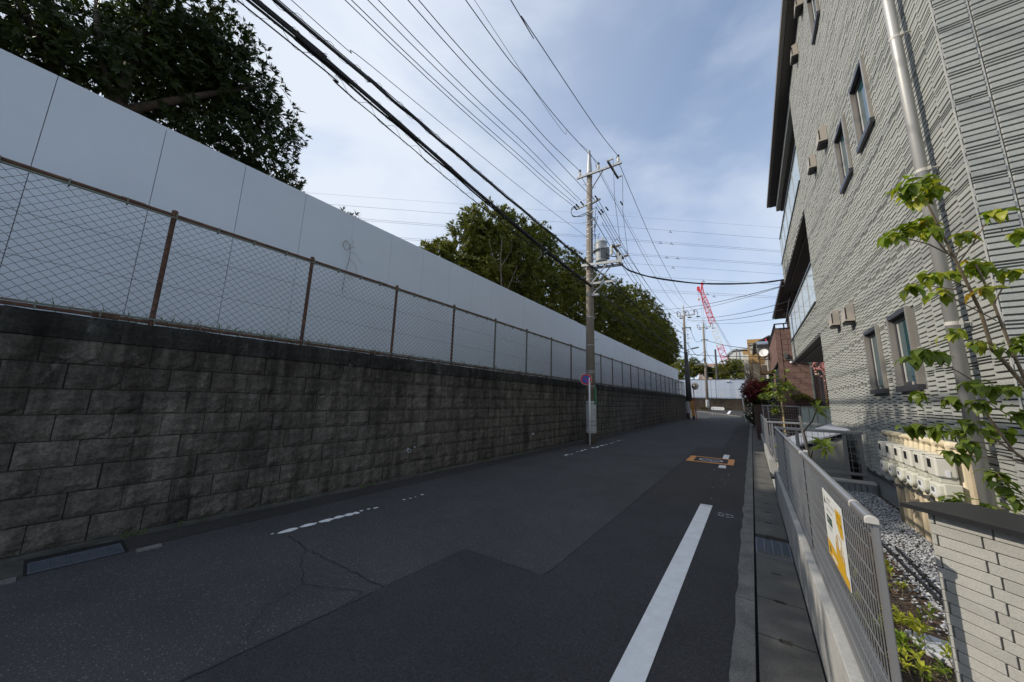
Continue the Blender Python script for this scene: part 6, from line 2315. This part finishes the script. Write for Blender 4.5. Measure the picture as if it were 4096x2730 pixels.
# high-tension lines far across the sky
HV = [((-67.07, 84.58), 53.92), ((-67.02, 79.43), 50.27), ((-64.19, 72.77), 46.52), ((-58.83, 64.17), 42.33), ((-66.85, 62.28), 39.24), ((-43.10, 50.23), 36.02), ((-32.35, 42.14), 32.38), ((-30.80, 41.03), 31.88)]
LABH = ['topmost high tension line, faintest of all', 'second high tension line from the top', 'third high tension line, a close pair', 'fourth high tension line, a close pair', 'fifth high tension line', 'sixth high tension line', 'seventh high tension line', 'lowest high tension line']
for i, ((xl, zl), zr) in enumerate(HV):
    s_ = (zr - 1.55) / (zl - 1.55)
    A = Vector((xl * s_, 120 * s_, zr))
    B = Vector((10.2, 120, zr))
    d = (A - B)
    t = thing('high_tension_line', LABH[i] + ' across the distant sky', 'power line', B)
    for dz in ((0, -.45) if i in (2, 3) else (0,)):
        build('line', MB().tube([B - d * 2.2 + Vector((0, 0, dz)), A + d * 2.2 + Vector((0, 0, dz))], .022 if i == 0 else .034, 4), M_HVWIRE, t)
    if i:
        for f_ in ((.50, .55) if i in (2, 3) else (.52 - .03 * (i % 3),)):
            p = B.lerp(A, f_)
            u = d.normalized()
            m = MB()
            m.beam(p, p + Vector((0, 0, -.4)), .12, .12)
            m.beam(p + u * .5 + Vector((0, 0, -.65)), p + Vector((0, 0, -.38)), .12, .12)
            m.beam(p - u * .5 + Vector((0, 0, -.65)), p + Vector((0, 0, -.38)), .12, .12)
            build('spacer', m, M_GALVD, t)

# ------------------------------------------------------------------ brown house beyond the apartment
bh = thing('brown_house', 'two storey house clad in brown stone panels with a dark overhanging eave', 'house', (2, 20, .24))
m = MB()
m.box(1.30, 7, 20.02, 27.3, .24, 3.62)
m.box(1.20, 7, 20.02, 27.3, 3.62, 5.15)
m.box(2.15, 7, 20.4, 26.2, 5.15, 6.98)
build('wall', m, M_BROWNJ, bh)


def panels(P, u0, u1, z0, z1, H, L_, seed, skip=None):
    r = random.Random(seed)
    nr = int(round((z1 - z0) / H))
    H = (z1 - z0) / nr
    for row in range(nr):
        u = u0 - r.uniform(0, L_ * .9)
        while u < u1:
            ln = L_ * r.uniform(.6, 1.3)
            a, b = max(u, u0), min(u + ln, u1)
            u += ln
            if b - a < .08:
                continue
            z = z0 + row * H
            g = .006
            t = r.uniform(.012, .02)
            if skip and skip((a + b) / 2, z + H / 2):
                continue
            pts = [P(a + g, z + g, 0), P(b - g, z + g, 0), P(b - g, z + H - g, 0), P(a + g, z + H - g, 0), P(a + g, z + g, t), P(b - g, z + g, t), P(b - g, z + H - g, t), P(a + g, z + H - g, t)]
            build('panel', MB().add(pts, FQ if seed in (1, 2, 5) else [f[::-1] for f in FQ]), M_BROWNW, bh)


Pn = lambda u, z, t: (u, 20.018 - t, z)
Pw = lambda u, z, t: (1.198 - t, u, z)
panels(Pn, 1.36, 4.6, 1.50, 3.60, .255, .62, 1)
panels(Pn, 1.36, 4.6, 3.63, 5.14, .262, .62, 2)
panels(Pw, 20.05, 27.28, 3.63, 5.14, .30, 1.6, 3)
panels(lambda u, z, t: (1.298 - t, u, z), 25.4, 27.28, .5, 3.55, .30, 1.2, 4)
panels(lambda u, z, t: (u, 20.398 - t, z), 2.16, 4.6, 5.2, 6.9, .28, .6, 5)
m = MB()
m.box(1.17, 1.355, 19.985, 20.017, 1.5, 5.15)
build('corner_trim', m, M_BROWNW, bh)
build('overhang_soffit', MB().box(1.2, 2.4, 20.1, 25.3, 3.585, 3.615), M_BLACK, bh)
build('porch_shade_sheet', MB().box(1.292, 1.299, 20.5, 25.3, .3, 3.58), M_BLACK, bh)  # flat black sheet on the wall, painting in the shade of the porch
m = MB()
m.box(1.15, 3.2, 19.98, 20.10, 5.152, 5.20)
m.box(1.15, 1.25, 20.10, 27.3, 5.152, 5.20)
m.box(1.15, 3.2, 19.99, 20.05, 5.38, 5.43)
m.box(1.16, 1.21, 20.05, 27.3, 5.38, 5.43)
for x in (1.16, 1.5, 1.9, 2.3):
    m.box(x, x + .05, 20.0, 20.05, 5.2, 5.38)
for y in (21.5, 23, 24.5, 26, 27.2):
    m.box(1.165, 1.205, y, y + .05, 5.2, 5.38)
build('roof_railing', m, M_BLACK, bh)
m = MB()
m.box(1.62, 7, 18.65, 26.6, 6.99, 7.08)
build('eave', m, M_SOFFIT, bh)
build('eave_gutter', MB().box(1.50, 1.62, 18.6, 26.65, 7.03, 7.17), M_ALUD, bh)
build('eave_gutter', MB().box(1.62, 7, 18.55, 18.65, 7.09, 7.19), M_GUTTER, bh)
for y in (20.6, 24.8):
    build('soffit_vent', MB().box(1.95, 2.15, y, y + .9, 6.975, 6.988), M_GUTTER, bh)
m = MB()
m.hexa([(1.55, 18.6, 7.09), (7, 18.6, 7.09), (7, 26.6, 7.09), (1.55, 26.6, 7.09), (3, 20, 8.0), (7, 20, 8.0), (7, 25.2, 8.0), (3, 25.2, 8.0)])
build('roof', m, M_ROOF, bh)
m = MB()
m.tube([(1.62, 20.2, 5.45), (1.95, 20.5, 6.95)], .02, 6)
m.tube([(1.8, 20.2, 5.45), (2.1, 20.5, 6.6)], .02, 6)
build('stay_rod', m, M_ALUD, bh)
m = MB()
m.box(1.42, 1.54, 19.84, 19.985, 3.74, 3.96)
m.tube([(1.47, 19.92, 3.74), (1.48, 19.92, 3.68), (1.55, 19.92, 3.66), (2.24, 19.92, 3.50), (2.30, 19.92, 3.46)], .035, 8)
m.tube([(2.31, 19.92, 3.52), (2.31, 19.92, 1.3)], .045, 8)
m.box(2.25, 2.38, 19.86, 19.985, 3.42, 3.56)
build('rain_pipe', m, mat('pipe_green_grey', (0.10, 0.115, 0.11), 0.5), bh)
m = MB()
m.lathe((1.645, 19.94, 3.56), [(.02, -.06), (.05, -.05), (.06, 0), (.05, .03)], 12)
build('wall_lamp', m, M_WHITE, bh)
m = MB()
m.box(2.30, 3.1, 19.0, 19.06, 2.88, 2.96)
cpn = thing('carport_frame', 'carport posts with a pale perforated beam beside the pink blossoms', 'carport', (2.4, 19, .24))
build('beam', m, M_CREAMW, cpn)
for k in range(5):
    build('beam_hole', MB().disc((2.38 + .13 * k, 18.9985, 2.92), .025, (0, -1, 0), 12), M_BLACK, cpn)
for x in (2.42, 2.62):
    build('post', MB().box(x, x + .10, 18.96 if x < 2.5 else 19.1, 19.18, .24, 3.6), M_ALUD if x < 2.5 else M_TIMBER, cpn)

# brown tiled boundary wall with planting
bw = thing('tiled_boundary_wall', 'dark brown tiled boundary wall in front of the brown house', 'wall', (.25, 23, 0))
m = MB()
m.box(.13, .40, 19.32, 28.2, -.1, 1.50)
m.box(.40, 2.9, 19.32, 19.55, .2, 1.46)
build('core', m, M_BROWNJ, bw)
build('coping', MB().box(.115, .415, 19.30, 28.25, 1.501, 1.56), M_BROWNT, bw)
build('coping', MB().box(.416, 2.95, 19.30, 19.57, 1.461, 1.53), M_BROWNT, bw)
for row in range(7):
    z = .02 + row * .21
    for k in range(2):
        build('tile', MB().box(.135 + k * .133, .262 + k * .133, 19.305, 19.319, z, z + .202), M_BROWNT, bw)
    for k in range(13):
        build('tile', MB().box(.116, .129, 19.33 + k * .68, 20.0 + k * .68, z, z + .202), M_BROWNT, bw)
    if row > 2:
        for k in range(10):
            build('tile', MB().box(.42 + k * .135, .548 + k * .135, 19.306, 19.319, z - .04, z + .16), M_BROWNT, bw)
rosette_bush = [('low trimmed azalea bush with bare stems in front of the brown wall', (1.82, 19.8, 1.3), [(1.65, 19.8, 1.92, .22, .6), (1.9, 19.8, 2.0, .22, .55), (2.1, 19.8, 1.9, .16, .6)], 120, M_LEAFM),
                ('small azalea bush beside the dark carport post', (2.45, 19.8, 1.3), [(2.40, 19.75, 1.80, .14, .7), (2.62, 19.75, 1.80, .14, .7)], 70, M_LEAFM)]
for lab, b, bl, n_t, lm in rosette_bush:
    tree('azalea_bush', lab, b, [([b, (b[0] + random.uniform(-.2, .2), b[1], 1.65), (b[0] + random.uniform(-.3, .3), b[1], 1.9)], .015, .006) for _ in range(6)], bl, n_t, 8, .07, .028, lm, M_BARK, None, .2, cat='bush')
tree('red_shrub', 'dark red leaved shrub rising over the brown tiled wall', (.62, 26.6, .24), stems_for((.62, 26.6, .24), (.25, 26.8, 2.6), 3, .05, .6),
     [(-.02, 26.8, 2.6, .55), (.30, 26.8, 2.8, .52), (.0, 26.8, 2.2, .5), (.60, 26.8, 2.5, .55), (.25, 26.7, 2.4, .65)], 800, 8, .13, .045, M_LEAFR, M_BARK, cat='shrub')
tree('evergreen_shrub', 'dark green shrub under the red leaved one', (.5, 27.5, .24), stems_for((.5, 27.5, .24), (.4, 27.5, 1.6), 2, .04, .4),
     [(.05, 27.6, 1.75, .45), (.5, 27, 1.75, .5), (.75, 26.2, 1.85, .5)], 380, 8, .11, .04, M_LEAFD, M_BARK, cat='shrub')
tree('evergreen_shrub', 'rounded dark hedge bush at the road edge past the brown wall', (.0, 29.2, 0), stems_for((.0, 29.2, 0), (.0, 29.2, 1), 2, .04, .3),
     [(-.02, 29.2, .95, .48), (.15, 29.0, .55, .5), (-.0, 29.6, 1.2, .4), (.1, 30.5, .8, .6)], 420, 8, .09, .035, M_LEAFD, M_BARK, cat='shrub')
tree('yellow_shrub', 'shrub with yellowing leaves between the red shrub and the balcony', (.75, 29, .24), stems_for((.75, 29, .24), (.75, 29, 3), 2, .04, .4),
     [(.62, 29, 3.0, .38), (.85, 29, 2.7, .4), (.7, 29, 2.3, .5), (1.0, 28.6, 2.9, .3)], 300, 7, .13, .045, M_LEAFB, M_BARK, cat='shrub')
bt = thing('pollarded_tree', 'leafless pollarded tree with brown upright twigs before the ochre building', 'tree', (.1, 33, .3))
for k in range(26):
    a, b = random.uniform(-.35, .25), random.uniform(-.6, .55)
    m = MB()
    zt = random.uniform(4.2, 5.4)
    m.tube([(.10, 33, .3), (.10, 33, 2.6), (.10 + a * .4, 33, 3.6), (.12 + a * .9 + random.gauss(0, .05), 33 + b, zt * .85), (.12 + a * 1.1 + random.gauss(0, .07), 33 + b, zt)] if k else [(.1, 33, .3), (.1, 33, 3), (.13, 33, 4.3)], [.012, .014, .022, .014, .006] if k else [.08, .06, .03], 5)
    build('trunk' if k == 0 else 'branch', m, M_BARKL if k % 3 else M_TIMBER, bt)
for k in range(5):
    m = MB()
    m.tube([(.1, 33, 3.2), (-.35, 33, 4.2 + .1 * k), (-.6 - .05 * k, 33, 4.5 + .15 * k)], .012, 5)
    build('branch', m, M_BARKL, bt)
tp_ = thing('blossom_tree', 'small tree with pink blossoms showing under the grey balcony', 'tree', (2.9, 18.2, .24))
for k, q in enumerate([(2.3, 18.1, 3.3), (2.2, 18.0, 3.05), (2.45, 18, 2.7), (2.6, 18.1, 3.4), (2.4, 18, 3.1)]):
    build('trunk' if k == 0 else 'branch', MB().tube([(2.9, 18.2, .24), (2.85, 18.2, 1.6), (2.7, 18.1, 2.5), q], [.05, .04, .02, .006], 6), M_BARK, tp_)
P, A = blob_tips([(2.22, 18, 3.28, .16), (2.45, 18.05, 3.28, .2), (2.32, 18, 3.02, .18), (2.48, 18, 2.68, .15), (2.6, 18.1, 3.0, .25)], 110, .2)
V, F = rosettes(P, A, 6, .05, .04, .9, .05, .05)
build('blossoms', (V, F), M_PINK, tp_)

# ------------------------------------------------------------------ houses farther along
wh = thing('white_house', 'white house with brown timber balcony and dark tiled roof past the brown house', 'house', (2, 27, .3))
m = MB()
m.box(1.10, 5, 28.0, 33, .3, 5.3)
build('wall', m, M_WHITEW, wh)
m = MB()
m.prism([(.35, 27.6, 5.62), (1.25, 27.6, 6.15), (5.2, 27.6, 6.15), (5.2, 27.6, 6.05), (1.28, 27.6, 6.04), (.38, 27.6, 5.52)], (0, 5.8, 0))
build('roof', m, M_ROOF, wh)
build('gable', MB().prism([(.62, 27.72, 5.5), (1.2, 27.72, 5.98), (4, 27.72, 5.98), (4, 27.72, 5.3), (.62, 27.72, 5.3)], (0, .1, 0)), M_TIMBER, wh)
build('gable_post', MB().box(1.05, 1.15, 27.60, 27.70, 5.5, 5.95), M_CRED, wh)
bal = build('balcony', MB().box(.66, 1.5, 27.0, 27.95, 3.55, 3.72), M_TIMBER, wh)
m = MB()
for k in range(11):
    x = .68 + k * .062
    m.box(x, x + .02, 27.0, 27.03, 3.725, 4.62)
stuffed(build('balusters', m, M_TIMBER, bal))
build('handrail', MB().box(.62, 1.5, 26.98, 27.06, 4.63, 4.72), M_TIMBER, bal)
for x in (.60, 1.36):
    build('balcony_post', MB().box(x, x + .075, 27.0, 27.08, .3, 4.75), M_TIMBER, bal)
build('window', MB().box(.78, 1.05, 27.94, 27.99, 3.75, 4.2), M_GALVD, wh)
build('sliding_door', MB().box(1.12, 1.3, 27.95, 27.99, 3.75, 5.0), M_ALU, wh)
m = MB()
m.box(.70, 1.12, 27.96, 28.0, 2.2, 3.3)
build('window', m, M_BLACK, wh)
sw = thing('solar_water_heater', 'silver cylindrical solar water heater under the dark roof', 'water heater', (.85, 26.5, 5.2))
build('tank', MB().lathe((.52, 26.4, 5.38), [(.12, 0), (.21, .03), (.21, .62), (.12, .65)], 20, 'x'), M_TANK, sw, smooth=False)
build('collector', MB().hexa([(.52, 26.2, 4.72), (1.17, 26.2, 4.72), (1.17, 26.5, 5.10), (.52, 26.5, 5.10), (.52, 26.15, 4.76), (1.17, 26.15, 4.76), (1.17, 26.45, 5.14), (.52, 26.45, 5.14)]), M_GALVD, sw)
build('support', MB().box(.50, 1.2, 26.38, 26.44, 5.08, 5.15), M_GALV, sw)
for x in (.55, 1.12):
    build('leg', MB().box(x, x + .04, 26.5, 26.54, 4.4, 5.1), M_GALVD, sw)
sd = thing('satellite_dish', 'round white satellite dish on the balcony of the white house', 'satellite dish', (.86, 25.2, 4.3))
dn = Vector((-.45, -1, .35)).normalized()
da = dn.cross(Vector((0, 0, 1))).normalized()
db = dn.cross(da)
dc = Vector((.83, 25.1, 4.69))
vs, fs = [], []
for i in range(6):
    t = i / 5
    for k in range(24):
        q = 2 * math.pi * k / 24
        vs.append(dc + (da * math.cos(q) + db * math.sin(q)) * .245 * max(t, .01) + dn * (.05 * t * t - .05))
for i in range(5):
    for k in range(24):
        fs.append((i * 24 + k, i * 24 + (k + 1) % 24, (i + 1) * 24 + (k + 1) % 24, (i + 1) * 24 + k))
build('dish', MB().add(vs, fs), M_WHITE, sd, smooth=True)
build('feed_arm', MB().tube([dc - db * -.2 + dn * .0, dc + dn * .25 + db * .12], .012, 5), M_GALVD, sd)
build('mount', MB().tube([dc - dn * .06, (.86, 25.3, 4.55), (.86, 25.3, 4.3)], .025, 6), M_GALVD, sd)
build('bracket', MB().box(.55, 1.15, 25.28, 25.34, 4.28, 4.33), M_TIMBER, sd)
oc = thing('ochre_building', 'ochre and cream apartment block behind the bare pollarded tree', 'building', (1, 34, .3))
m = MB()
m.box(.12, 6, 34, 44, .3, 6.66)
build('wall', m, M_CREAMW, oc)
build('parapet_band', MB().box(.08, 6.05, 33.96, 44, 6.661, 6.97), M_ORANGEW, oc)
build('side_band', MB().box(.085, .16, 33.97, 33.999, 2.0, 6.66), M_ORANGEW, oc)
build('floor_band', MB().box(.161, 6, 33.95, 33.999, 4.97, 5.75), M_ORANGEW, oc)
build('floor_band', MB().box(.161, 6, 33.95, 33.999, 1.8, 3.0), M_ORANGEW, oc)
build('drain_pipe', MB().tube([(.42, 33.90, 6.5), (.42, 33.90, 5.78)], .04, 8), M_WHITE, oc)
build('eave_trim', MB().box(.18, .60, 33.86, 33.999, 6.44, 6.52), M_GALVD, oc)
wg = MB().box(-.28, .118, 35.5, 44, .3, 6.1)
build('wing', wg, M_WHITEW, oc)
build('wing_band', MB().box(-.30, .12, 35.46, 35.499, 5.95, 6.2), M_ORANGEW, oc)
for z in (4.6, 3.4):
    w_ = build('window', MB().box(-.20, .02, 35.45, 35.49, z, z + .85), M_ALU, oc)
    build('pane', MB().box(-.175, -.005, 35.44, 35.449, z + .04, z + .81), M_BLIND, w_)
wb = thing('white_building', 'distant white factory building with a sloping roof right of the crane', 'building', (-1, 90, .5))
build('wall', MB().box(-3.3, 6, 90, 110, .5, 13.3), M_WHITEW, wb)
m = MB()
m.prism([(-3.9, 89.8, 12.4), (-2.5, 89.8, 13.55), (6, 89.8, 13.8), (6, 89.8, 14.1), (-2.5, 89.8, 13.9), (-4.0, 89.8, 12.7)], (0, 20, 0))
build('roof', m, M_GALV, wb)
build('downpipe', MB().box(-2.0, -1.85, 89.6, 89.7, 8, 14), M_GALVD, wb)
fa = thing('distant_apartment', 'distant reddish apartment block glimpsed between the trees', 'building', (-9, 112, .5))
build('wall', MB().box(-12, -6.5, 112, 120, .5, 13.0), M_FARAPT, fa)
for k in range(4):
    z = 4.0 + 2.1 * k
    b_ = build('balcony_band', MB().box(-12.1, -6.4, 111.4, 111.99, z, z + .8), mat('far_band', (0.42, 0.31, 0.26), 0.8), fa)
    for q in range(4):
        w_ = build('window', MB().box(-11.5 + q * 1.3, -10.6 + q * 1.3, 111.9, 111.995, z + .85, z + 1.9), M_GALVD, fa)
        build('pane', MB().box(-11.4 + q * 1.3, -10.7 + q * 1.3, 111.88, 111.899, z + .92, z + 1.85), M_BLIND, w_)

# ------------------------------------------------------------------ far side of the junction
fw = thing('far_block_wall', 'dark brown block wall across the junction at the end of the road', 'wall', (-6, 60, .5))
build('core', MB().box(-30, 3.0, 60.03, 60.4, 0, 2.30), M_MORTAR, fw)
rest = MB()
n_b = 0
for row in range(7):
    z = .42 + .262 * row
    x = -12 + (.2 if row % 2 else 0)
    while x < 2.9:
        t = random.uniform(.0, .03)
        pts = [(x + .01, 60.03, z + .008), (x + .41, 60.03, z + .008), (x + .41, 60.03, z + .252), (x + .01, 60.03, z + .252), (x + .03, 60.0 - t, z + .02), (x + .39, 60.0 - t, z + .02), (x + .39, 60.0 - t, z + .24), (x + .03, 60.0 - t, z + .24)]
        rest.add(pts, [f[::-1] for f in FQ])
        x += .42
stuffed(build('bricks', rest, M_FARBLOCK, fw))
build('coping', MB().box(-30, 3.05, 59.97, 60.42, 2.301, 2.38), M_COPING, fw)
fh = thing('far_hoarding', 'pale bluish panel hoarding above the far block wall', 'hoarding', (-6, 61, 2.3))
x = -30
k = 0
while x < 3.2:
    a, b = random.uniform(-.03, .03), random.uniform(-.03, .03)
    m = MB()
    m.hexa([(x + .005, 61.2 + a, 2.2), (x + .635, 61.2 + b, 2.2), (x + .635, 61.26, 2.2), (x + .005, 61.26, 2.2), (x + .005, 61.2 + a, 5.28), (x + .635, 61.2 + b, 5.28), (x + .635, 61.26, 5.28), (x + .005, 61.26, 5.28)])
    build('panel', m, M_CORR, fh)
    x += .64
    k += 1
build('top_trim', MB().box(-30, 3.2, 61.15, 61.3, 5.285, 5.36), M_GALVD, fh)
build('light_box', MB().box(-3.1, -2.5, 61.0, 61.15, 4.98, 5.08), M_WHITE, fh)
ff = thing('far_fence', 'thin pipe fence with pale posts on the far block wall', 'fence', (-6, 60.3, 2.38))
build('rail', MB().tube([(-30, 60.3, 3.75), (3, 60.3, 3.75)], .03, 6), M_GALV, ff)
for k in range(17):
    x = -28.6 + 1.93 * k
    build('post', MB().tube([(x, 60.3, 2.3), (x, 60.3, 3.76)], .032, 6), M_FENCEL, ff)
sp = [(-10 + .1 * k, 60.6 + random.uniform(-.2, .2), 2.3, random.randint(0, 9), .2) for k in range(130)]
tag(grass('grass', sp, .42), 'strip of green grass along the top of the far block wall', 'grass', kind='stuff')
isl = [(-5.9, 51.6), (-1.38, 45.5), (2.6, 40.2), (3.2, 60), (-6.4, 60), (-6.6, 54)]
m = MB()
m.prism([(x, y, gz(y) - .2) for x, y in isl], (0, 0, .30))
ist = struct('traffic_island', m, M_MID)
m = MB()
for a, b in zip(isl[:2], isl[1:3]):
    m.beam((a[0], a[1], gz(a[1]) + .045), (b[0], b[1], gz(b[1]) + .045), .16, .13)
struct('island_kerb', m, M_KERB, ist)
mb = MB()
mb.add([(-2.50, 47.5, gz(47.5) + .108), (-2.22, 47.3, gz(47.3) + .108), (-2.35, 56, gz(56) + .108), (-2.62, 56, gz(56) + .108)], [(0, 1, 2, 3)])
struct('parking_line', mb, M_WHITELINE, ist)
mb = MB()
mb.add([(-2.35, 55.9, gz(56) + .112), (2, 55.9, gz(56) + .112), (2, 56.1, gz(56) + .112), (-2.35, 56.1, gz(56) + .112)], [(0, 1, 2, 3)])
struct('parking_line', mb, M_WHITELINE, ist)
pl_ = thing('planter', 'low stone planter with a brownish bush beside the island pole', 'planter', (-5.35, 53, .5))
build('box', MB().box(-5.98, -4.72, 52.5, 53.5, .35, .72), M_FOOT, pl_)
P, A = blob_tips([(-5.6, 53, .85, .38, .7), (-5.2, 53, .9, .4, .6), (-4.95, 53, .85, .28, .7)], 330, .3)
tag(build('bush', rosettes(P, A, 7, .09, .035, .8, .1), mat('rusty_leaf', (0.10, 0.055, 0.02), 0.6, 0, 5, col2=(0.05, 0.05, 0.018), trans=.15)), 'low rusty brown bush growing in the stone planter', 'bush')
gb = thing('barrier_sign', 'white no crossing barrier sign with black lettering on the island', 'barrier sign', (-4.1, 57, .6))
bx0, bx1, bz0 = -4.80, -3.26, .68
m = MB()
out = [(bx0, 57, bz0)]
for k in range(9):
    a = math.pi - math.pi / 2 * k / 8
    out.append((bx0 + .2 + .2 * math.cos(a), 57, bz0 + .22 + .16 * math.sin(a)))
for k in range(9):
    a = math.pi / 2 - math.pi / 2 * k / 8
    out.append((bx1 - .2 + .2 * math.cos(a), 57, bz0 + .22 + .16 * math.sin(a)))
out.append((bx1, 57, bz0))
m.prism(out, (0, .03, 0))
build('board', m, M_WHITE, gb)
build('frame', MB().tube([(bx0 - .03, 57, .5), (bx0 - .03, 57, bz0 + .2)] + [(p[0] + (-.03 if p[0] < -4 else .03), 57, p[2] + .03) for p in out[1:-1]] + [(bx1 + .03, 57, bz0 + .2), (bx1 + .03, 57, .5)], .022, 8), M_WHITE, gb)
for x in (bx0 - .03, bx1 + .03):
    build('leg', MB().tube([(x, 57, .48), (x, 57, bz0 + .1)], .03, 8), M_ALUD, gb)
build('foot_rail', MB().box(bx0, bx1, 56.99, 57.02, bz0 - .06, bz0 - .01), M_ALUD, gb)
build('symbol_ring', MB().disc((bx0 + .22, 56.995, bz0 + .165), .125, (0, -1, 0), 24, 0, .095), M_INK, gb)
m = MB()
m.disc((bx0 + .225, 56.995, bz0 + .235), .022, (0, -1, 0), 10)
m.beam((bx0 + .225, 56.995, bz0 + .21), (bx0 + .222, 56.995, bz0 + .14), .004, .05, up=(1, 0, 0))
m.beam((bx0 + .22, 56.995, bz0 + .15), (bx0 + .255, 56.995, bz0 + .085), .004, .022, up=(1, 0, 0))
m.beam((bx0 + .22, 56.995, bz0 + .15), (bx0 + .19, 56.995, bz0 + .09), .004, .022, up=(1, 0, 0))
m.beam((bx0 + .145, 56.993, bz0 + .24), (bx0 + .295, 56.993, bz0 + .09), .004, .018, up=(1, 0, 0))
build('symbol', m, M_INK, gb)
for k, ch in enumerate('横断禁止'):
    text('lettering', ch, .16, M_INK, (bx0 + .53 + .27 * k, 56.994, bz0 + .15), (1, 0, 0), (0, 0, 1), gb)
text('lettering', '止まってよく見ようあぶないよ', .055, M_INK, (bx0 + .95, 56.994, bz0 + .285), (1, 0, 0), (0, 0, 1), gb)
tag(build('roadside_post', MB().tube([(-.51, 36.5, -.02), (-.58, 36.5, 1.3), (-.66, 36.5, 2.7)], .045, 10), M_WHITE), 'slim white post at the right road edge near the red shrub', 'post')
GT = 'trees behind the far hoarding'
for lab, b, bl, nt_, lm in [('yellow green tree left of the dark far pole above the hoarding end', (-10.2, 66, 2), [(-10.0, 66, 8.5, 1.4), (-10.4, 66, 7.0, 1.9), (-11.6, 66, 8.2, 1.2), (-9.6, 66, 6.4, 1.2), (-12.8, 66, 8.4, 1.4)], 850, M_LEAFY),
                            ('dark green tree behind the dark far pole', (-7.8, 66, 2), [(-7.9, 66, 8.6, 1.0), (-7.4, 66, 7.6, 1.2), (-8.2, 66, 7.2, 1.3), (-6.6, 66, 7.8, .8)], 700, M_LEAFM),
                            ('dark tree with thin branches right of the island pole', (-5.6, 67, 2), [(-5.9, 67, 7.2, .9), (-5.2, 67, 6.9, .9), (-4.6, 67, 6.4, .8)], 420, M_LEAFD),
                            ('dense dark green tree left of the pollarded tree above the far hoarding', (-2.6, 66, 2), [(-2.6, 66, 7.8, 1.4), (-3.6, 66, 7.2, 1.3), (-1.6, 66, 7.8, 1.4), (-2.6, 66, 6.4, 1.5), (-3.9, 66, 6.2, 1.1)], 1000, M_LEAFM),
                            ('bright green tree partly behind the pollarded tree', (-.4, 66, 2), [(-.5, 66, 7.7, 1.4), (.4, 66, 6.6, 1.4), (-.9, 66, 6.3, 1.2), (1.4, 66, 7.5, 1.2)], 750, M_LEAFY)]:
    top = max(bl, key=lambda q: q[2])
    tree('far_tree', lab, b, stems_for(b, (top[0], b[1], top[2] - .3), 5, .16, 1.5), bl, nt_, 7, .36, .12, lm, M_BARK, GT, .3)

# ------------------------------------------------------------------ crane
cr = thing('crane', 'red and white lattice crane boom far behind the trees', 'crane', (-5, 150, .5))
T0, B0 = Vector((-13.0, 150, 46.2)), Vector((-5.2, 150, 9.0))
ax = (T0 - B0).normalized()
sx = ax.cross(Vector((0, 1, 0))).normalized()
sy = Vector((0, 1, 0))


def bp(s_, a, b, hw):
    return B0 + ax * s_ + sx * a * hw + sy * b * hw


LT = (T0 - B0).length
zf = lambda z: (z - B0.z) / ax.z


def lattice(name, s0, s1, hw0, hw1, m_, nseg, r):
    m = MB()
    W = lambda t: hw0 + (hw1 - hw0) * t
    for a in (-1, 1):
        for b in (-1, 1):
            m.beam(bp(s0, a, b, hw0), bp(s1, a, b, hw1), r * 2, r * 2)
    for k in range(nseg):
        t0, t1 = k / nseg, (k + 1) / nseg
        sa, sb = s0 + (s1 - s0) * t0, s0 + (s1 - s0) * t1
        sgn = 1 if k % 2 else -1
        for b in (-1, 1):
            m.beam(bp(sa, -sgn, b, W(t0)), bp(sb, sgn, b, W(t1)), r, r)
            m.beam(bp(sa, b, -sgn, W(t0)), bp(sb, b, sgn, W(t1)), r, r)
        for p, q in (((-1, -1), (1, -1)), ((1, -1), (1, 1)), ((-1, 1), (1, 1)), ((-1, -1), (-1, 1))):
            if k % 3 == 0:
                m.beam(bp(sa, *p, W(t0)), bp(sa, *q, W(t0)), r * 1.3, r * 1.3)
    build(name, m, m_, cr)


lattice('boom_section', 0, zf(23.8), 1.0, 1.0, M_CRED, 13, .10)
lattice('boom_section', zf(24.0), zf(32.9), .98, .98, M_CWHITE, 9, .09)
lattice('boom_section', zf(33.1), zf(41.9), .98, .95, M_CRED, 12, .10)
lattice('boom_section', zf(41.9), LT, .95, .45, M_CRED, 7, .10)
m = MB()
for a in (-1, 1):
    m.beam(bp(LT, a, -1, .45), bp(LT + 3.4, -.9, 0, .9), .28, .28)
    m.beam(bp(LT, a, 1, .45), bp(LT + 3.4, -.9, 0, .9), .28, .28)
m.beam(bp(LT + .2, 1, 0, .5), bp(LT + 2.2, 1, 0, 1.0), .5, .9)
build('boom_head', m, M_CRED, cr)
for s_, a in ((3.3, -1.2), (2.2, 1.0), (1.4, 1.2)):
    build('sheave', MB().lathe(bp(LT + s_, a, 0, .8) - Vector((0, .25, 0)), [(.2, 0), (.62, .05), (.62, .45), (.2, .5)], 16, 'y'), M_CRED, cr)
build('hoist_rope', MB().tube([(-14.35, 150, 48.5), (-14.35, 150, 43.8)], .045, 5), M_GALVD, cr)
build('hook_block', MB().lathe((-14.35, 150, 42.7), [(.05, 0), (.28, .3), (.32, .8), (.08, 1.2)], 10), M_ORANGE, cr)
build('pendant_rope', MB().tube([bp(LT + 2, 1.2, 0, 1), (-3.6, 150, 20), (-2.4, 150, 16)], .05, 4), M_THIN, cr)
build('pendant_rope', MB().tube([bp(LT + 2, 1.2, 1, 1), (-4.2, 150, 20), (-3.2, 150, 16)], .05, 4), M_THIN, cr)
build('hoist_rope', MB().tube([(-13.7, 150, 47), (-13.4, 150, 10)], .03, 4), M_THIN, cr)
build('hoist_rope', MB().tube([(-13.1, 150, 46), (-12.6, 150, 10)], .03, 4), M_THIN, cr)
